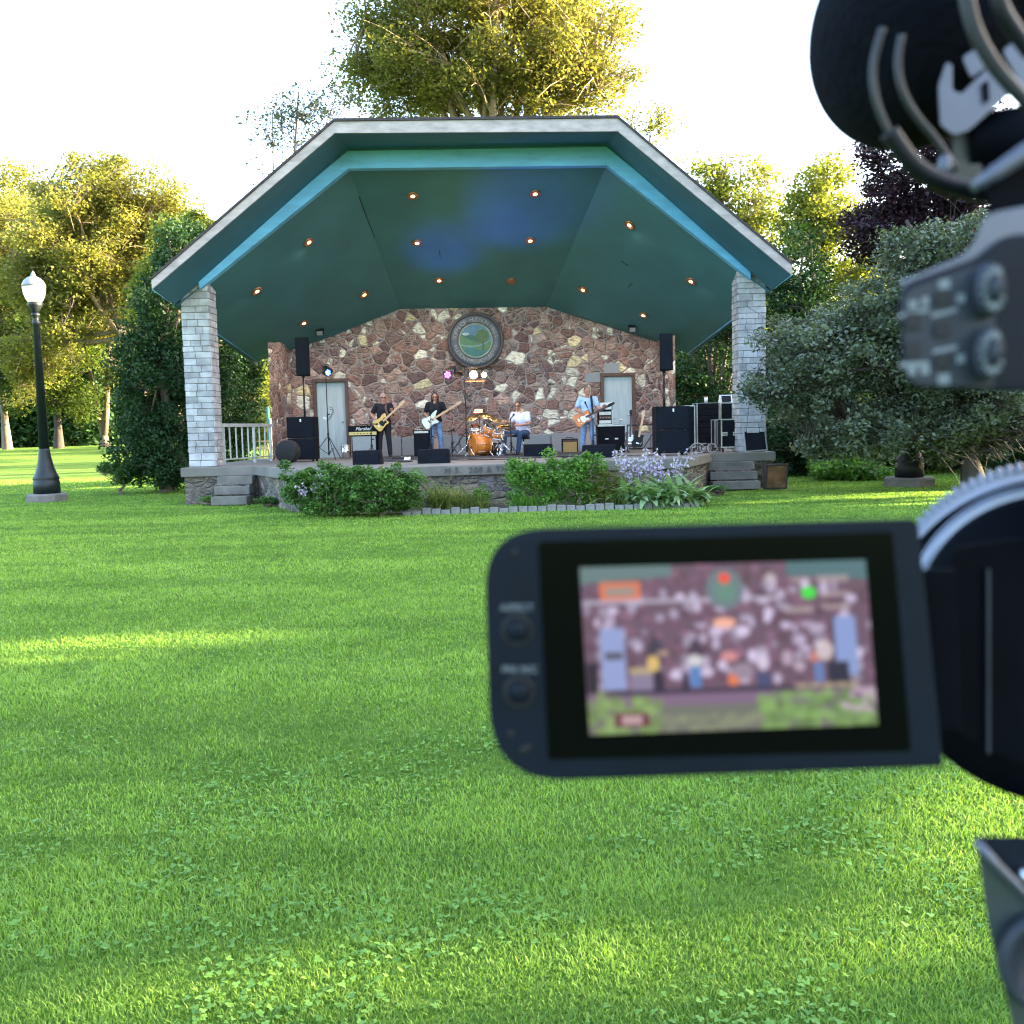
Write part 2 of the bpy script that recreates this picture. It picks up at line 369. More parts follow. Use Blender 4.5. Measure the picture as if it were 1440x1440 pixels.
M_['grass'] = leafmat('grass_blades', (.080, .172, .028), (.30, .46, .088), .4, (1.3, 1.3, .6), .55)
M_['clover'] = leafmat('clover_leaves', (.07, .17, .030), (.20, .37, .075), .35, (1.2, 1.3, .6), .5)
def stage_mask(x, y):
    a = np.abs(x + .3)
    return ((y > 17.66) & (x > -2.1) & (x < 3.5)) | ((a < 5.6) & (y > 19.1 + (a - 3.9).clip(0) * 1.9)) | ((y > 21.9) & (x > -7.6) & (x < 6.5))
def grass():
    rg = np.random.default_rng(3); N = 900000
    y = np.exp(rg.uniform(math.log(1.75), math.log(34), N)); x = rg.uniform(-1, 1, N) * (.58 * y + 1.0)
    k = ~stage_mask(x, y); x = x[k]; y = y[k]; N = len(x)
    pn = vnoise(x * .6, y * 1.8, 1.1, 1) * .35 + vnoise(x, y, 4.5, 2) * .3 + vnoise(x * .16, y * 1.6, 1.0, 5) * .35
    pn = np.clip((pn - .5) * 1.5 + .5, 0, 1)
    h = (.010 + .015 * rg.random(N)) * (.7 + .75 * pn) * (1 + .012 * y)
    wd = (.0012 + .0010 * rg.random(N)) * np.maximum(1, (y / 2.6)) ** .85
    a = rg.uniform(0, 2 * math.pi, N); lean = (.25 + .9 * rg.random(N)) * h
    la = a + rg.normal(0, .6, N) + math.pi / 2
    z = ghv(x, y)
    b = np.stack([x, y, z], 1); wv = np.stack([np.cos(a), np.sin(a), np.zeros(N)], 1) * wd[:, None]
    lv = np.stack([np.cos(la), np.sin(la), np.zeros(N)], 1) * lean[:, None]
    up_ = np.array([0, 0, 1.0])
    mid = b + lv * .3 + up_ * (h * .6)[:, None]; tip = b + lv + up_ * h[:, None]
    V = np.stack([b - wv, b + wv, mid + wv * .8, tip, mid - wv * .8], 1).reshape(-1, 3)
    i = np.arange(N)[:, None] * 5
    Fc = np.concatenate([i + np.array([[0, 1, 2, 4]]), i + np.array([[4, 2, 3, 3]])], 0)
    quads = i + np.array([[0, 1, 2, 4]]); tris = i + np.array([[4, 2, 3]])
    t = np.clip(.05 + .8 * pn + rg.normal(0, .24, N), 0, 1); worn = vnoise(x * .4, y, 1.3, 21); dry = rg.random(N) < .02 + .25 * (worn > .8); t[dry] = 1
    me = bpy.data.meshes.new('lawn_grass')
    me.vertices.add(len(V)); me.vertices.foreach_set('co', V.astype(np.float32).ravel())
    li = np.concatenate([quads.ravel(), tris.ravel()]).astype(np.int32)
    ls = np.concatenate([np.arange(N) * 4, 4 * N + np.arange(N) * 3]).astype(np.int32)
    me.loops.add(len(li)); me.loops.foreach_set('vertex_index', li)
    me.polygons.add(2 * N); me.polygons.foreach_set('loop_start', ls)
    at_ = me.attributes.new('tint', 'FLOAT', 'POINT'); at_.data.foreach_set('value', np.repeat(t, 5).astype(np.float32))
    me.materials.append(M_['grass']); me.update(calc_edges=True)
    o = link('lawn_grass', me); o['kind'] = 'stuff'
    # clover: flat round leaflets in threes, in patches
    N = 30000; y = np.exp(rg.uniform(math.log(1.8), math.log(9), N)); x = rg.uniform(-1, 1, N) * (.58 * y + .8)
    cn = vnoise(x, y, 1.7, 11) * .6 + vnoise(x, y, 5, 12) * .4
    k = (cn + rg.normal(0, .08, N)) > .62; x = x[k]; y = y[k]; n3 = len(x)
    rad = .0030 + .0036 * rg.random(n3); hh = .010 + .013 * rg.random(n3); rot = rg.uniform(0, 6.28, n3)
    Vs = []; T = []
    tl = rg.normal(0, .25, (n3, 2)); tt = np.clip(rg.normal(.55, .22, n3), 0, 1)
    for q in range(3):
        ang = rot + q * 2.0944; cx = x + np.cos(ang) * rad * 1.05; cyy = y + np.sin(ang) * rad * 1.05
        for e in range(6):
            ea = e * math.pi / 3; ox = np.cos(ea) * rad; oy = np.sin(ea) * rad
            X = cx + ox; Y = cyy + oy
            Vs.append(np.stack([X, Y, hh + (X - x) * tl[:, 0] + (Y - y) * tl[:, 1]], 1))
    V = np.stack(Vs, 1).reshape(-1, 3); Fc = np.arange(len(V)).reshape(-1, 6)
    o = link('clover', fast_mesh('clover', V, Fc, M_['clover'], np.repeat(tt, 18), 6)); o['kind'] = 'stuff'
grass()

# ------------------------------------------------------------ leaves, shrubs, trees
# sunlit patches on the lawn: (x, y, half length across the light, half height of the gap that lets it in)
PATCH = [(-3.3, 7.0, .42, .24), (-2.5, 7.15, .30, .12), (-.55, 2.60, .22, .22), (.25, 2.64, .26, .20), (.9, 2.72, .22, .18), (2.1, 3.7, .40, .22), (1.75, 3.2, .2, .15), (.1, 6.9, .15, .06),
         (5.0, 18.6, .35, .22), (6.6, 19.2, .5, .35), (8.2, 19.6, .7, .5), (7.3, 17.6, .55, .4), (9.2, 18.0, .8, .5), (3.3, 16.9, .25, .12),
         (10.5, 17.0, .9, .5), (-3.2, 15.5, .14, .03), (-13, 26.5, .55, .35), (-16.0, 29.5, .5, .35),
         (-12, 31.5, .6, .4), (-18, 35.5, .9, .6), (-15, 39.5, .9, .7), (-20, 44, 1.3, .9), (-17, 50, 1.6, 1.2), (-22, 57, 1.8, 1.5), (-14, 26.2, .4, .3), (-10.5, 27.2, .4, .25)]
def carve(P):
    """drop the leaves that stand in a gap through which the sun reaches a lit patch of lawn."""
    keep = np.ones(len(P), bool); s = np.array(sd); hx = np.array([s[1], -s[0], 0]); hx /= np.linalg.norm(hx); vx = np.cross(hx, s)
    for (x, y, a, b_) in PATCH:
        d = P - np.array([x, y, 0.0]); u = d @ hx; v = d @ vx; along = d @ s
        keep &= ~((np.abs(u) / (a + .06)) ** 2 + (np.abs(v) / (b_ + .07)) ** 2 < 1) | (along < 0)
    return keep
def leafcloud(P, size, rg, flat=.5, aspect=.55, tintc=None, tv=.2, droop=0):
    N = len(P); nrm = rg.normal(0, 1, (N, 3)); nrm[:, 2] = np.abs(nrm[:, 2]) + flat; nrm /= np.linalg.norm(nrm, axis=1)[:, None]
    a = rg.normal(0, 1, (N, 3)); a[:, 2] -= droop; a -= nrm * (a * nrm).sum(1)[:, None]; a /= np.linalg.norm(a, axis=1)[:, None]
    b_ = np.cross(nrm, a); L = size * (.6 + .8 * rg.random(N)); W = L * aspect
    V = np.stack([P - a * L[:, None] * .5, P + b_ * W[:, None] * .5 + nrm * W[:, None] * .12, P + a * L[:, None] * .5, P - b_ * W[:, None] * .5 + nrm * W[:, None] * .12], 1).reshape(-1, 3)
    t = np.clip((.5 if tintc is None else tintc) + rg.normal(0, tv, N), 0, 1)
    return V, np.arange(4 * N).reshape(-1, 4), np.repeat(t, 4)
def tree(name, label, base, ells, ncl, clr, per, size, lm, bark='bark', tr=.25, seed=1, group=None, nlimb=7, fork=.35, docarve=False,
         lean=(0, 0), cat='tree', trunkpts=None, twig=.02, flat=.5, squash=.65, shell=.45, extra=None, bare=0, tv=.18):
    rg = np.random.default_rng(seed); rnd = random.Random(seed)
    base = Vector(base); E = np.array(ells, float)
    vol = E[:, 3] * E[:, 4] * E[:, 5]; pick = rg.choice(len(E), ncl, p=vol ** .8 / (vol ** .8).sum())
    d = rg.normal(0, 1, (ncl, 3)); d /= np.linalg.norm(d, axis=1)[:, None]; rr = rg.random(ncl) ** shell
    C = E[pick, :3] + d * E[pick, 3:6] * rr[:, None]
    C[:, 2] = np.maximum(C[:, 2], base.z + .15)
    cc = Vector(E[:, :3].mean(0)); top = max(E[:, 2] + E[:, 5] * .55)
    root = thing(name, base, label, cat, group)
    # trunk and limbs
    tb = MB()
    if trunkpts: tp = [Vector(p) for p in trunkpts]
    else:
        H = top - base.z
        tp = [base + Vector((lean[0] * t * H + (cc.x - base.x) * t * t + rnd.uniform(-.12, .12) * (t > 0), lean[1] * t * H + (cc.y - base.y) * t * t + rnd.uniform(-.12, .12) * (t > 0), H * t)) for t in (0, .12, .28, .45, .62, .8, 1)]
    nT = len(tp); radii = [tr * (1.35 if i == 0 else 1) * (1 - .9 * i / (nT - 1)) + .012 for i in range(nT)]
    tb.tube([base - Vector((0, 0, .2))] + tp, [radii[0] * 1.15] + radii, 9)
    limbs = []
    idx = rg.choice(ncl, min(nlimb, ncl), replace=False)
    for i in idx:
        e = Vector(C[i]); f_ = fork + (1 - fork) * rnd.random() * .75
        s = tp[0].lerp(tp[-1], 0); k = f_ * (nT - 1); s = tp[int(k)].lerp(tp[min(int(k) + 1, nT - 1)], k - int(k)); r1 = tr * (1 - .9 * f_) * .62
        if e.z < s.z - .5 and len(ells) < 3: s = tp[1].lerp(tp[2], .5) if nT > 2 else s
        mid = s.lerp(e, .5) + Vector((rnd.uniform(-.3, .3), rnd.uniform(-.3, .3), .12 * (e - s).length))
        q1 = s.lerp(mid, .5) + Vector((0, 0, -.03 * (e - s).length)); q2 = mid.lerp(e, .5) + Vector((0, 0, .04 * (e - s).length))
        pts = [s, q1, mid, q2, e]; tb.tube(pts, [r1, r1 * .8, r1 * .6, r1 * .42, r1 * .2 + .01], 6); limbs.append(pts)
    for c in C:
        c = Vector(c); best = None
        for L in limbs:
            for q in L[1:]:
                dd = (q - c).length + (0.8 if q.z > c.z else 0)
                if best is None or dd < best[0]: best = (dd, q)
        if best is None: continue
        q = best[1]
        if (q - c).length < .1: continue
        mid = q.lerp(c, .55) + Vector((rnd.uniform(-.15, .15), rnd.uniform(-.15, .15), .08 * (q - c).length))
        tb.tube([q, mid, c], [twig * 1.6, twig, twig * .4], 4, cap=False)
        for _ in range(bare):
            e = c + Vector((rnd.gauss(0, 1), rnd.gauss(0, 1), rnd.gauss(.3, 1))) * clr * .9
            tb.tube([mid, mid.lerp(e, .6) + Vector((0, 0, .1)), e], [twig * .8, twig * .5, twig * .25], 3, cap=False)
    part('trunk', tb, M_[bark], root)
    # leaves
    n = ncl * per; ci = np.repeat(np.arange(ncl), per)
    d = rg.normal(0, 1, (n, 3)); d /= np.linalg.norm(d, axis=1)[:, None]
    cr = clr * rg.uniform(.65, 1.35, ncl)
    P = C[ci] + d * (cr[ci] * rg.random(n) ** .45)[:, None] * np.array([1, 1, squash])
    ct = rg.normal(.5, .2, ncl)[ci]
    k = P[:, 2] > gh(base.x, base.y) + .03
    if docarve: k &= carve(P)
    P = P[k]; ct = ct[k]
    V, Fc, T = leafcloud(P, size, rg, flat, tintc=ct, tv=tv)
    link('crown', fast_mesh('crown', V, Fc, M_[lm], T), root)
    return root
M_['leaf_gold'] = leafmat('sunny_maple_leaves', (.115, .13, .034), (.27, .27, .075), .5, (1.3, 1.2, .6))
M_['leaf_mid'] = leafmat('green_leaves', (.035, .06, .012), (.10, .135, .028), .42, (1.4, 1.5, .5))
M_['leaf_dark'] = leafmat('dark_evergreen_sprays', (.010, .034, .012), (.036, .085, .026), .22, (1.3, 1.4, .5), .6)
M_['leaf_grey'] = leafmat('grey_green_leaves', (.062, .084, .055), (.20, .23, .165), .25, (1.2, 1.3, .5), .45)
M_['leaf_purple'] = leafmat('purple_leaves', (.018, .010, .016), (.055, .03, .045), .25, (1.6, .8, .7))
M_['leaf_yellow'] = leafmat('yellow_green_leaves', (.10, .135, .028), (.22, .26, .06), .5, (1.35, 1.25, .5))
M_['leaf_bush'] = leafmat('shrub_leaves', (.03, .085, .018), (.13, .26, .055), .3, (1.2, 1.3, .5))
M_['leaf_bright'] = leafmat('bright_perennial_leaves', (.06, .16, .03), (.20, .38, .07), .35, (1.2, 1.3, .5))

def ep(px, py, Y, rpx, rpy, ry=None):
    """crown ellipsoid from where it shows in the photo at distance Y."""
    p = at(px, py, Y); k = Y / F
    return (p.x, p.y, p.z, rpx * k, (ry if ry else rpx * k), rpy * k)
def gb(px, Y):
    x = at(px, 620, Y).x; return (x, Y, gh(x, Y))

def trees():
    # the tall tree behind the bandshell roof
    tree('tall_tree', 'tall spreading tree with golden limbs rising behind the bandshell roof', gb(700, 39),
         [ep(690, 70, 39, 190, 90), ep(600, 20, 39, 110, 70), ep(800, 60, 39, 90, 90), ep(560, 110, 39, 80, 60), ep(700, -60, 39, 170, 110), ep(850, 110, 39, 50, 50), ep(760, 120, 39, 110, 50), ep(620, 120, 39, 110, 50), ep(530, 60, 39, 45, 60)],
         520, .85, 190, .16, 'leaf_gold', 'barkpale', .55, 11, nlimb=26, fork=.45, twig=.03, bare=3)
    tree('slender_tree', 'thin sparse tree with airy leaves left of the bandshell roof peak', gb(400, 36),
         [ep(405, 215, 36, 55, 85), ep(385, 170, 36, 45, 45), ep(440, 160, 36, 40, 30), ep(470, 140, 36, 30, 20)], 75, .5, 22, .14, 'leaf_grey', 'bark', .12, 12, nlimb=9, fork=.4, twig=.014, bare=3)
    tree('slender_tree', 'thin sparse tree with yellow leaves at the right end of the flat roof', gb(900, 41),
         [ep(905, 185, 41, 40, 35), ep(930, 170, 41, 25, 20)], 40, .55, 22, .15, 'leaf_yellow', 'bark', .12, 13, nlimb=7, fork=.5, twig=.014, bare=3)
    # left group
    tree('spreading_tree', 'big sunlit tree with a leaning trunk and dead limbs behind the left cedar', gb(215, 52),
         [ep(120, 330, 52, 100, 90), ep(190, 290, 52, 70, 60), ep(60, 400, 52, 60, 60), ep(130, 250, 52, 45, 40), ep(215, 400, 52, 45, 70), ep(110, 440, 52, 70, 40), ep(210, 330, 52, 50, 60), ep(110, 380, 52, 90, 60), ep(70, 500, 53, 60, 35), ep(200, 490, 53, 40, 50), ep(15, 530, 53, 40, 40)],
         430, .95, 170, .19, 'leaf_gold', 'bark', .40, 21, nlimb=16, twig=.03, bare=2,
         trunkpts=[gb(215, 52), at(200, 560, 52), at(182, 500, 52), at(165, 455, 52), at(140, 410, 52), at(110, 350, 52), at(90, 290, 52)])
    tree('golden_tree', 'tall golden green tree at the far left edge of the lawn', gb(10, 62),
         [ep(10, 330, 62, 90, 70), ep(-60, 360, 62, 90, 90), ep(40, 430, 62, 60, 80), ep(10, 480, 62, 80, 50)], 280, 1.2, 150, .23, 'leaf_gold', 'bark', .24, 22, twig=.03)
    tree('back_tree', 'straight dark trunked tree standing behind the left lamp post', gb(82, 60),
         [ep(70, 440, 60, 70, 60), ep(90, 510, 60, 50, 35), ep(60, 530, 60, 40, 30), ep(20, 540, 60, 50, 40), ep(110, 560, 60, 35, 30)], 200, 1.0, 120, .22, 'leaf_mid', 'barkdark', .25, 23, nlimb=9, fork=.5, twig=.03)
    # the twin-stemmed tree
    b = gb(148, 62)
    t = tree('forked_tree', 'pale tree forking low into two bare stems between the lamp post and the cedar', b,
         [ep(125, 465, 62, 40, 25), ep(165, 450, 62, 40, 30), ep(175, 520, 62, 25, 30)], 70, .9, 110, .22, 'leaf_gold', 'bark', .22, 24, nlimb=6, fork=.6, twig=.03,
         trunkpts=[b, at(144, 600, 62), at(134, 560, 62), at(126, 520, 62), at(120, 490, 62), at(118, 470, 62)])
    q = MB().tube([at(146, 612, 62), at(150, 575, 62), at(151, 530, 62), at(155, 480, 62), at(158, 450, 62)], [.26, .2, .16, .13, .06], 8)
    part('stem', q, M_['bark'], t)
    tree('golden_tree', 'light green tree seen between the cedar and the left end of the stone wall', gb(345, 58),
         [ep(350, 520, 58, 50, 60), ep(370, 590, 58, 40, 40), ep(310, 560, 58, 30, 60)], 130, .9, 150, .2, 'leaf_yellow', 'bark', .3, 25, twig=.03)
    for i, (px, Y, h, lab) in enumerate([(-60, 74, 300, 'shaded tree closing the woods at the far left edge'), (30, 78, 320, 'shaded tree in the woods behind the lamp post'), (125, 80, 300, 'shaded tree in the woods behind the forked stems'), (215, 76, 270, 'shaded tree in the woods just left of the cedar')]):
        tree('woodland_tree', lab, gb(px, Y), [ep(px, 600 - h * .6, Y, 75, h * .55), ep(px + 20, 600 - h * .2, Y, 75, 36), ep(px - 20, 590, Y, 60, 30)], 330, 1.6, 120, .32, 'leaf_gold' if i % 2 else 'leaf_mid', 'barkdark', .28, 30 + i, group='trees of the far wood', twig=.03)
    # cedars beside the left pillar
    tree('cedar', 'broad dark cedar reaching the ground left of the stone pillar', gb(232, 27),
         [ep(205, 520, 27, 40, 90, 1.2), ep(240, 570, 27, 72, 110, 1.5), ep(245, 440, 27, 58, 70, 1.2), ep(262, 360, 27, 40, 50, .9), ep(222, 640, 27, 62, 45, 1.3), ep(290, 500, 28, 45, 90, 1.2)],
         500, .34, 120, .10, 'leaf_dark', 'bark', .16, 41, nlimb=14, fork=.1, twig=.012, shell=.3, squash=1.0, flat=.1)
    tree('golden_tree', 'bright green tree whose sunny top shows above the left cedar', gb(255, 36), [ep(255, 350, 36, 38, 45), ep(230, 400, 36, 40, 45), ep(285, 330, 36, 25, 30), ep(205, 430, 36, 25, 30)], 150, .5, 130, .14, 'leaf_yellow', 'bark', .18, 44, twig=.014)
    tree('cedar', 'dark cedar seen between the left pillar and the stone wall', gb(322, 31),
         [ep(322, 560, 31, 40, 90, 1.2), ep(335, 490, 31, 34, 40, 1.0), ep(312, 620, 31, 35, 40, 1.0)],
         240, .36, 110, .11, 'leaf_dark', 'bark', .14, 42, nlimb=9, fork=.1, twig=.012, shell=.3, squash=1.0, flat=.1)
    tree('juniper_bush', 'low juniper with arching sprays at the foot of the left cedar', gb(168, 26.4),
         [ep(172, 662, 26.4, 26, 16, .5), ep(158, 658, 26.4, 22, 8, .4)], 50, .17, 70, .07, 'leaf_bush', 'bark', .04, 43, cat='bush', nlimb=6, twig=.008, fork=.1)
    # right side
    tree('pale_tree', 'airy yellow green tree beyond the right roof slope', gb(1030, 50),
         [ep(1000, 250, 50, 30, 35), ep(1040, 280, 50, 45, 50), ep(1070, 240, 50, 25, 30), ep(1060, 330, 50, 60, 50)], 120, .8, 75, .2, 'leaf_yellow', 'barkpale', .22, 51, nlimb=9, fork=.3, twig=.02, bare=2)
    tree('pale_tree', 'bright yellow green tree left of the purple tree', gb(1150, 46),
         [ep(1150, 260, 46, 38, 45), ep(1170, 320, 46, 60, 50), ep(1130, 330, 46, 40, 55), ep(1200, 390, 46, 70, 40)], 170, .8, 110, .19, 'leaf_yellow', 'bark', .25, 52, nlimb=10, fork=.3, twig=.02)
    tree('yew_tree', 'dark evergreen standing right behind the right roof corner', gb(1125, 31),
         [ep(1120, 400, 31, 45, 75), ep(1130, 500, 31, 60, 90), ep(1095, 560, 31, 45, 70), ep(1160, 580, 31, 60, 70)], 300, .5, 110, .12, 'leaf_dark', 'bark', .2, 53, nlimb=10, fork=.15, twig=.014, shell=.35, squash=.9)
    tree('purple_tree', 'dark purple leaved tree under the fluffy microphone cover', gb(1275, 34),
         [ep(1255, 280, 34, 60, 50), ep(1235, 325, 34, 50, 40), ep(1275, 345, 34, 70, 45), ep(1370, 280, 34, 60, 55), ep(1320, 250, 34, 60, 60), ep(1230, 215, 34, 35, 18), ep(1360, 200, 34, 70, 50), ep(1290, 330, 34, 55, 30)],
         430, .5, 95, .15, 'leaf_purple', 'barkdark', .25, 54, nlimb=12, fork=.3, twig=.02)
    tree('crabapple_tree', 'wide grey green tree spreading over the right pillar and lamp', gb(1372, 20.5),
         [ep(1250, 450, 20.5, 100, 60, 2.0), ep(1170, 490, 20.5, 100, 65, 1.8), ep(1120, 545, 20.2, 70, 45, 1.2), ep(1200, 590, 20.5, 100, 55, 1.6), ep(1340, 480, 20.5, 120, 120, 2.2), ep(1345, 365, 20.5, 75, 50, 1.6), ep(1400, 580, 20.5, 90, 80, 1.8), ep(1078, 545, 20.0, 36, 25, .8), ep(1285, 362, 20.3, 62, 48, 1.1), ep(1160, 625, 20.6, 50, 25, .8), ep(1235, 625, 20.6, 50, 25, .8), ep(1405, 390, 20.9, 80, 85, 1.8), ep(1375, 335, 20.9, 45, 38, 1.0), ep(1375, 625, 20.0, 70, 36, 1.0), ep(1340, 605, 20.6, 80, 38, 1.2), ep(1300, 520, 20.3, 80, 60, 1.4)],
         1050, .36, 95, .095, 'leaf_grey', 'barkdark', .2, 55, nlimb=22, fork=.12, twig=.012, squash=.6, shell=.5, docarve=True, bare=1)
    tree('dark_tree', 'dark tree with sun glints between the stone wall and right pillar', gb(1000, 34),
         [ep(990, 500, 34, 55, 90), ep(975, 580, 34, 55, 60), ep(1030, 450, 34, 50, 50)], 230, .55, 70, .13, 'leaf_dark', 'bark', .22, 56, nlimb=9, fork=.2, twig=.014)
    tree('pale_tree', 'sunlit tree glowing behind the dark tree at the right of the wall', gb(995, 56),
         [ep(990, 520, 56, 55, 80), ep(1030, 440, 56, 60, 60)], 120, 1.1, 120, .22, 'leaf_yellow', 'bark', .3, 57, twig=.03)
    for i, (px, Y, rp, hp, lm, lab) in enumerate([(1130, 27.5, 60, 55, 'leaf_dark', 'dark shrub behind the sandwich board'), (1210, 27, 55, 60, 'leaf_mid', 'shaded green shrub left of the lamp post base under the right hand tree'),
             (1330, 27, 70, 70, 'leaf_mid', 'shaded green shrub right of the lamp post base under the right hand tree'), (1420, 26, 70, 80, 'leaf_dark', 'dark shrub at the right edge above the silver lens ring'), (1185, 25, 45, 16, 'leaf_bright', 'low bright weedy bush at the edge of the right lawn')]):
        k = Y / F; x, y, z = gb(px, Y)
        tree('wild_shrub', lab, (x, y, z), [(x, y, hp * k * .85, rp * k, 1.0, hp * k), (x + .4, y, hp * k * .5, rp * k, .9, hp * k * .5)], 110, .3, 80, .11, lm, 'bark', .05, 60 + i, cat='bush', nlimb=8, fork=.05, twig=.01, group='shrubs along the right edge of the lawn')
    for i, (px, Y, hp) in enumerate([(1090, 60, 210), (1230, 62, 230), (1370, 60, 300), (930, 66, 150), (1480, 50, 260)]):
        lab = ['leafy woodland tree behind the yew', 'leafy woodland tree behind the purple tree', 'leafy woodland tree behind the camera handle', 'woodland tree just behind the right end of the stone wall', 'woodland tree beyond the right edge of the picture'][i]
        tree('woodland_tree', lab, gb(px, Y), [ep(px, 600 - hp * .62, Y, 85, hp * .4), ep(px, 560, Y, 80, 60)], 130, 1.3, 95, .28, 'leaf_mid', 'barkdark', .35, 70 + i, group='trees of the far wood', twig=.03)
    # trees to the right of the photographer: they keep the evening sun off the lawn
    lab = 'large leafy tree beyond the right edge that shades the lawn'
    for i in range(15):
        y = -9.6 + i * 5.0; x = 27 + (i % 3) * 4.0
        hh = 14 + (i * 7 % 5)
        if i in (4, 5, 6, 7): hh = 19.5
        w_ = 1.0 if i < 9 else 0
        if i > 8: hh = 9.5 + (i % 3); x += 6
        s = (x, y - .17 * x * 0, 0)
        tree('shade_tree', lab, s, [(x, y, hh * .55, 3.6 + w_, 3.6 + w_, hh * .42), (x - 1, y + 1.5, hh * .3, 3.0, 3.2, hh * .28), (x + .5, y - 1.5, 2.6, 2.8, 3.0, 2.4)] + ([(x, y, hh * .82, 3.4, 4.2, hh * .2)] if w_ else []), 190 if not w_ else 330, 1.25, 80, .42, 'leaf_mid', 'bark', .35, 90 + i, group='trees shading the lawn', docarve=True, nlimb=6, twig=.03)
trees()
# ------------------------------------------------------------ woods undergrowth (stuff)
def undergrowth(name, spans, lm, seed, size, n):
    rg = np.random.default_rng(seed); Ps = []
    for (px0, px1, Y, h, th) in spans:
        x0 = at(px0, 620, Y).x; x1 = at(px1, 620, Y).x
        x = rg.uniform(x0, x1, n); y = Y + rg.uniform(-th, th, n)
        hh = h * (.55 + .7 * vnoise(x, y, .35, seed + 3))
        z = ghv(x, y) + hh * rg.random(n) ** .8
        Ps.append(np.stack([x, y - (1 - (z - ghv(x, y)) / hh.clip(.1)) * .8, z], 1))
    P = np.concatenate(Ps); V, Fc, T = leafcloud(P, size, rg, .4)
    o = link(name, fast_mesh(name, V, Fc, M_[lm], T)); o['kind'] = 'stuff'
undergrowth('woods_undergrowth', [(-150, 170, 72, 5.5, 2), (120, 460, 76, 6, 2), (-250, 200, 90, 12, 3), (150, 500, 92, 12, 3)], 'leaf_dark', 5, .38, 22000)
undergrowth('woods_undergrowth', [(930, 1600, 44, 5.5, 2), (900, 1750, 70, 12, 3), (1080, 1500, 29.5, 2.6, .7)], 'leaf_dark', 6, .26, 24000)

# ------------------------------------------------------------ the bandshell
def V2(px, Yc, z, py=650):
    p = S(px, py, Yc); return Vector((p.x, p.y, z))
shell = thing('bandshell', S(665, 650, 22), 'open bandshell with teal ceiling, stone back wall and white brick pillars', 'bandshell')
FA, BE, PI_, WA = 21.5, 22.6, 22.75, 28.1
up1 = Vector((0, 0, 1)); back = Vector((-SK * 0, 1, 0))
# deck outline and stone base
LX0, LX1 = V2(253, 22.25, 0, 656).x, V2(307.5, 22.25, 0, 656).x
pts = [V2(253, 22.3, 0), V2(307.5, 22.3, 0), V2(357.5, 22.3, 0), V2(415, 19.0, 0), V2(966, 19.6, 0, 644), V2(1001, 22.3, 0, 635), V2(1050, 22.3, 0, 635), V2(1091, 22.3, 0, 633)]
bl = Vector((pts[0].x - .1, 29.0, 0)); br = Vector((pts[-1].x + .1, 30.0, 0))
outline = pts + [br, bl]
def inset(poly, d):
    n = len(poly); out = []
    for i in range(n):
        a, b, c = poly[i - 1], poly[i], poly[(i + 1) % n]
        e1 = (b - a).normalized(); e2 = (c - b).normalized(); n1 = Vector((-e1.y, e1.x, 0)); n2 = Vector((-e2.y, e2.x, 0))
        k = (n1 + n2); k = k / max(.3, k.dot(n1)) if k.length > 1e-6 else n1
        out.append(b + k * d)
    return out
base = inset(outline, .06)
mb = MB(); mb.prism([p - Vector((0, 0, .3)) for p in base], (0, 0, ZD - .2 + .3)); part('stone_base', mb, M_['rubblegrey'], shell)
mb = MB(); mb.prism([p + Vector((0, 0, ZD - .2)) for p in outline], (0, 0, .2)); dk = part('stage_deck', mb, M_['deck'], shell, bevel=.02)
# coping letters, coloured dark for the shade of engraving
def text_mesh(body, size, thick, font=None, shear=0, space=1.0):
    cu = bpy.data.curves.new('lettering', 'FONT'); cu.body = body; cu.size = size; cu.extrude = thick; cu.align_x = 'CENTER'; cu.align_y = 'CENTER'
    cu.shear = shear; cu.space_character = space
    o = bpy.data.objects.new('lettering', cu); COL.objects.link(o); dg = bpy.context.evaluated_depsgraph_get()
    me = bpy.data.meshes.new_from_object(o.evaluated_get(dg)); bpy.data.objects.remove(o); bpy.data.curves.remove(cu); return me
def text_part(name, body, size, thick, M, mt, parent, shear=0, space=1.0):
    me = text_mesh(body, size, thick, shear=shear, space=space); me.transform(M); me.materials.clear(); me.materials.append(mt)
    return link(name, me, parent)
def face_m(p, right, upv=(0, 0, 1)):
    r_ = Vector(right).normalized(); u_ = Vector(upv).normalized(); n_ = r_.cross(u_)
    return Matrix(((r_.x, u_.x, n_.x, p[0]), (r_.y, u_.y, n_.y, p[1]), (r_.z, u_.z, n_.z, p[2]), (0, 0, 0, 1)))
M_['engrave'] = mat('engraved_shadow_stone', (.10, .09, .08), .9)
e = (pts[4] - pts[3]).normalized()
M_['raised'] = mat('raised_stone_letters', (.33, .30, .27), .9)
def on_front(px): 
    d = ray(px, 665); a = pts[3]
    t = (a.x * e.y - a.y * e.x) / (d.x * e.y - d.y * e.x); return Vector((d.x * t, d.y * t, 0))
text_part('coping_lettering', "M S.  200 & TH  2070", .155, .012, face_m(on_front(688) + Vector((0, -.012, ZD - .10)), e), M_['engrave'], dk, space=1.25)
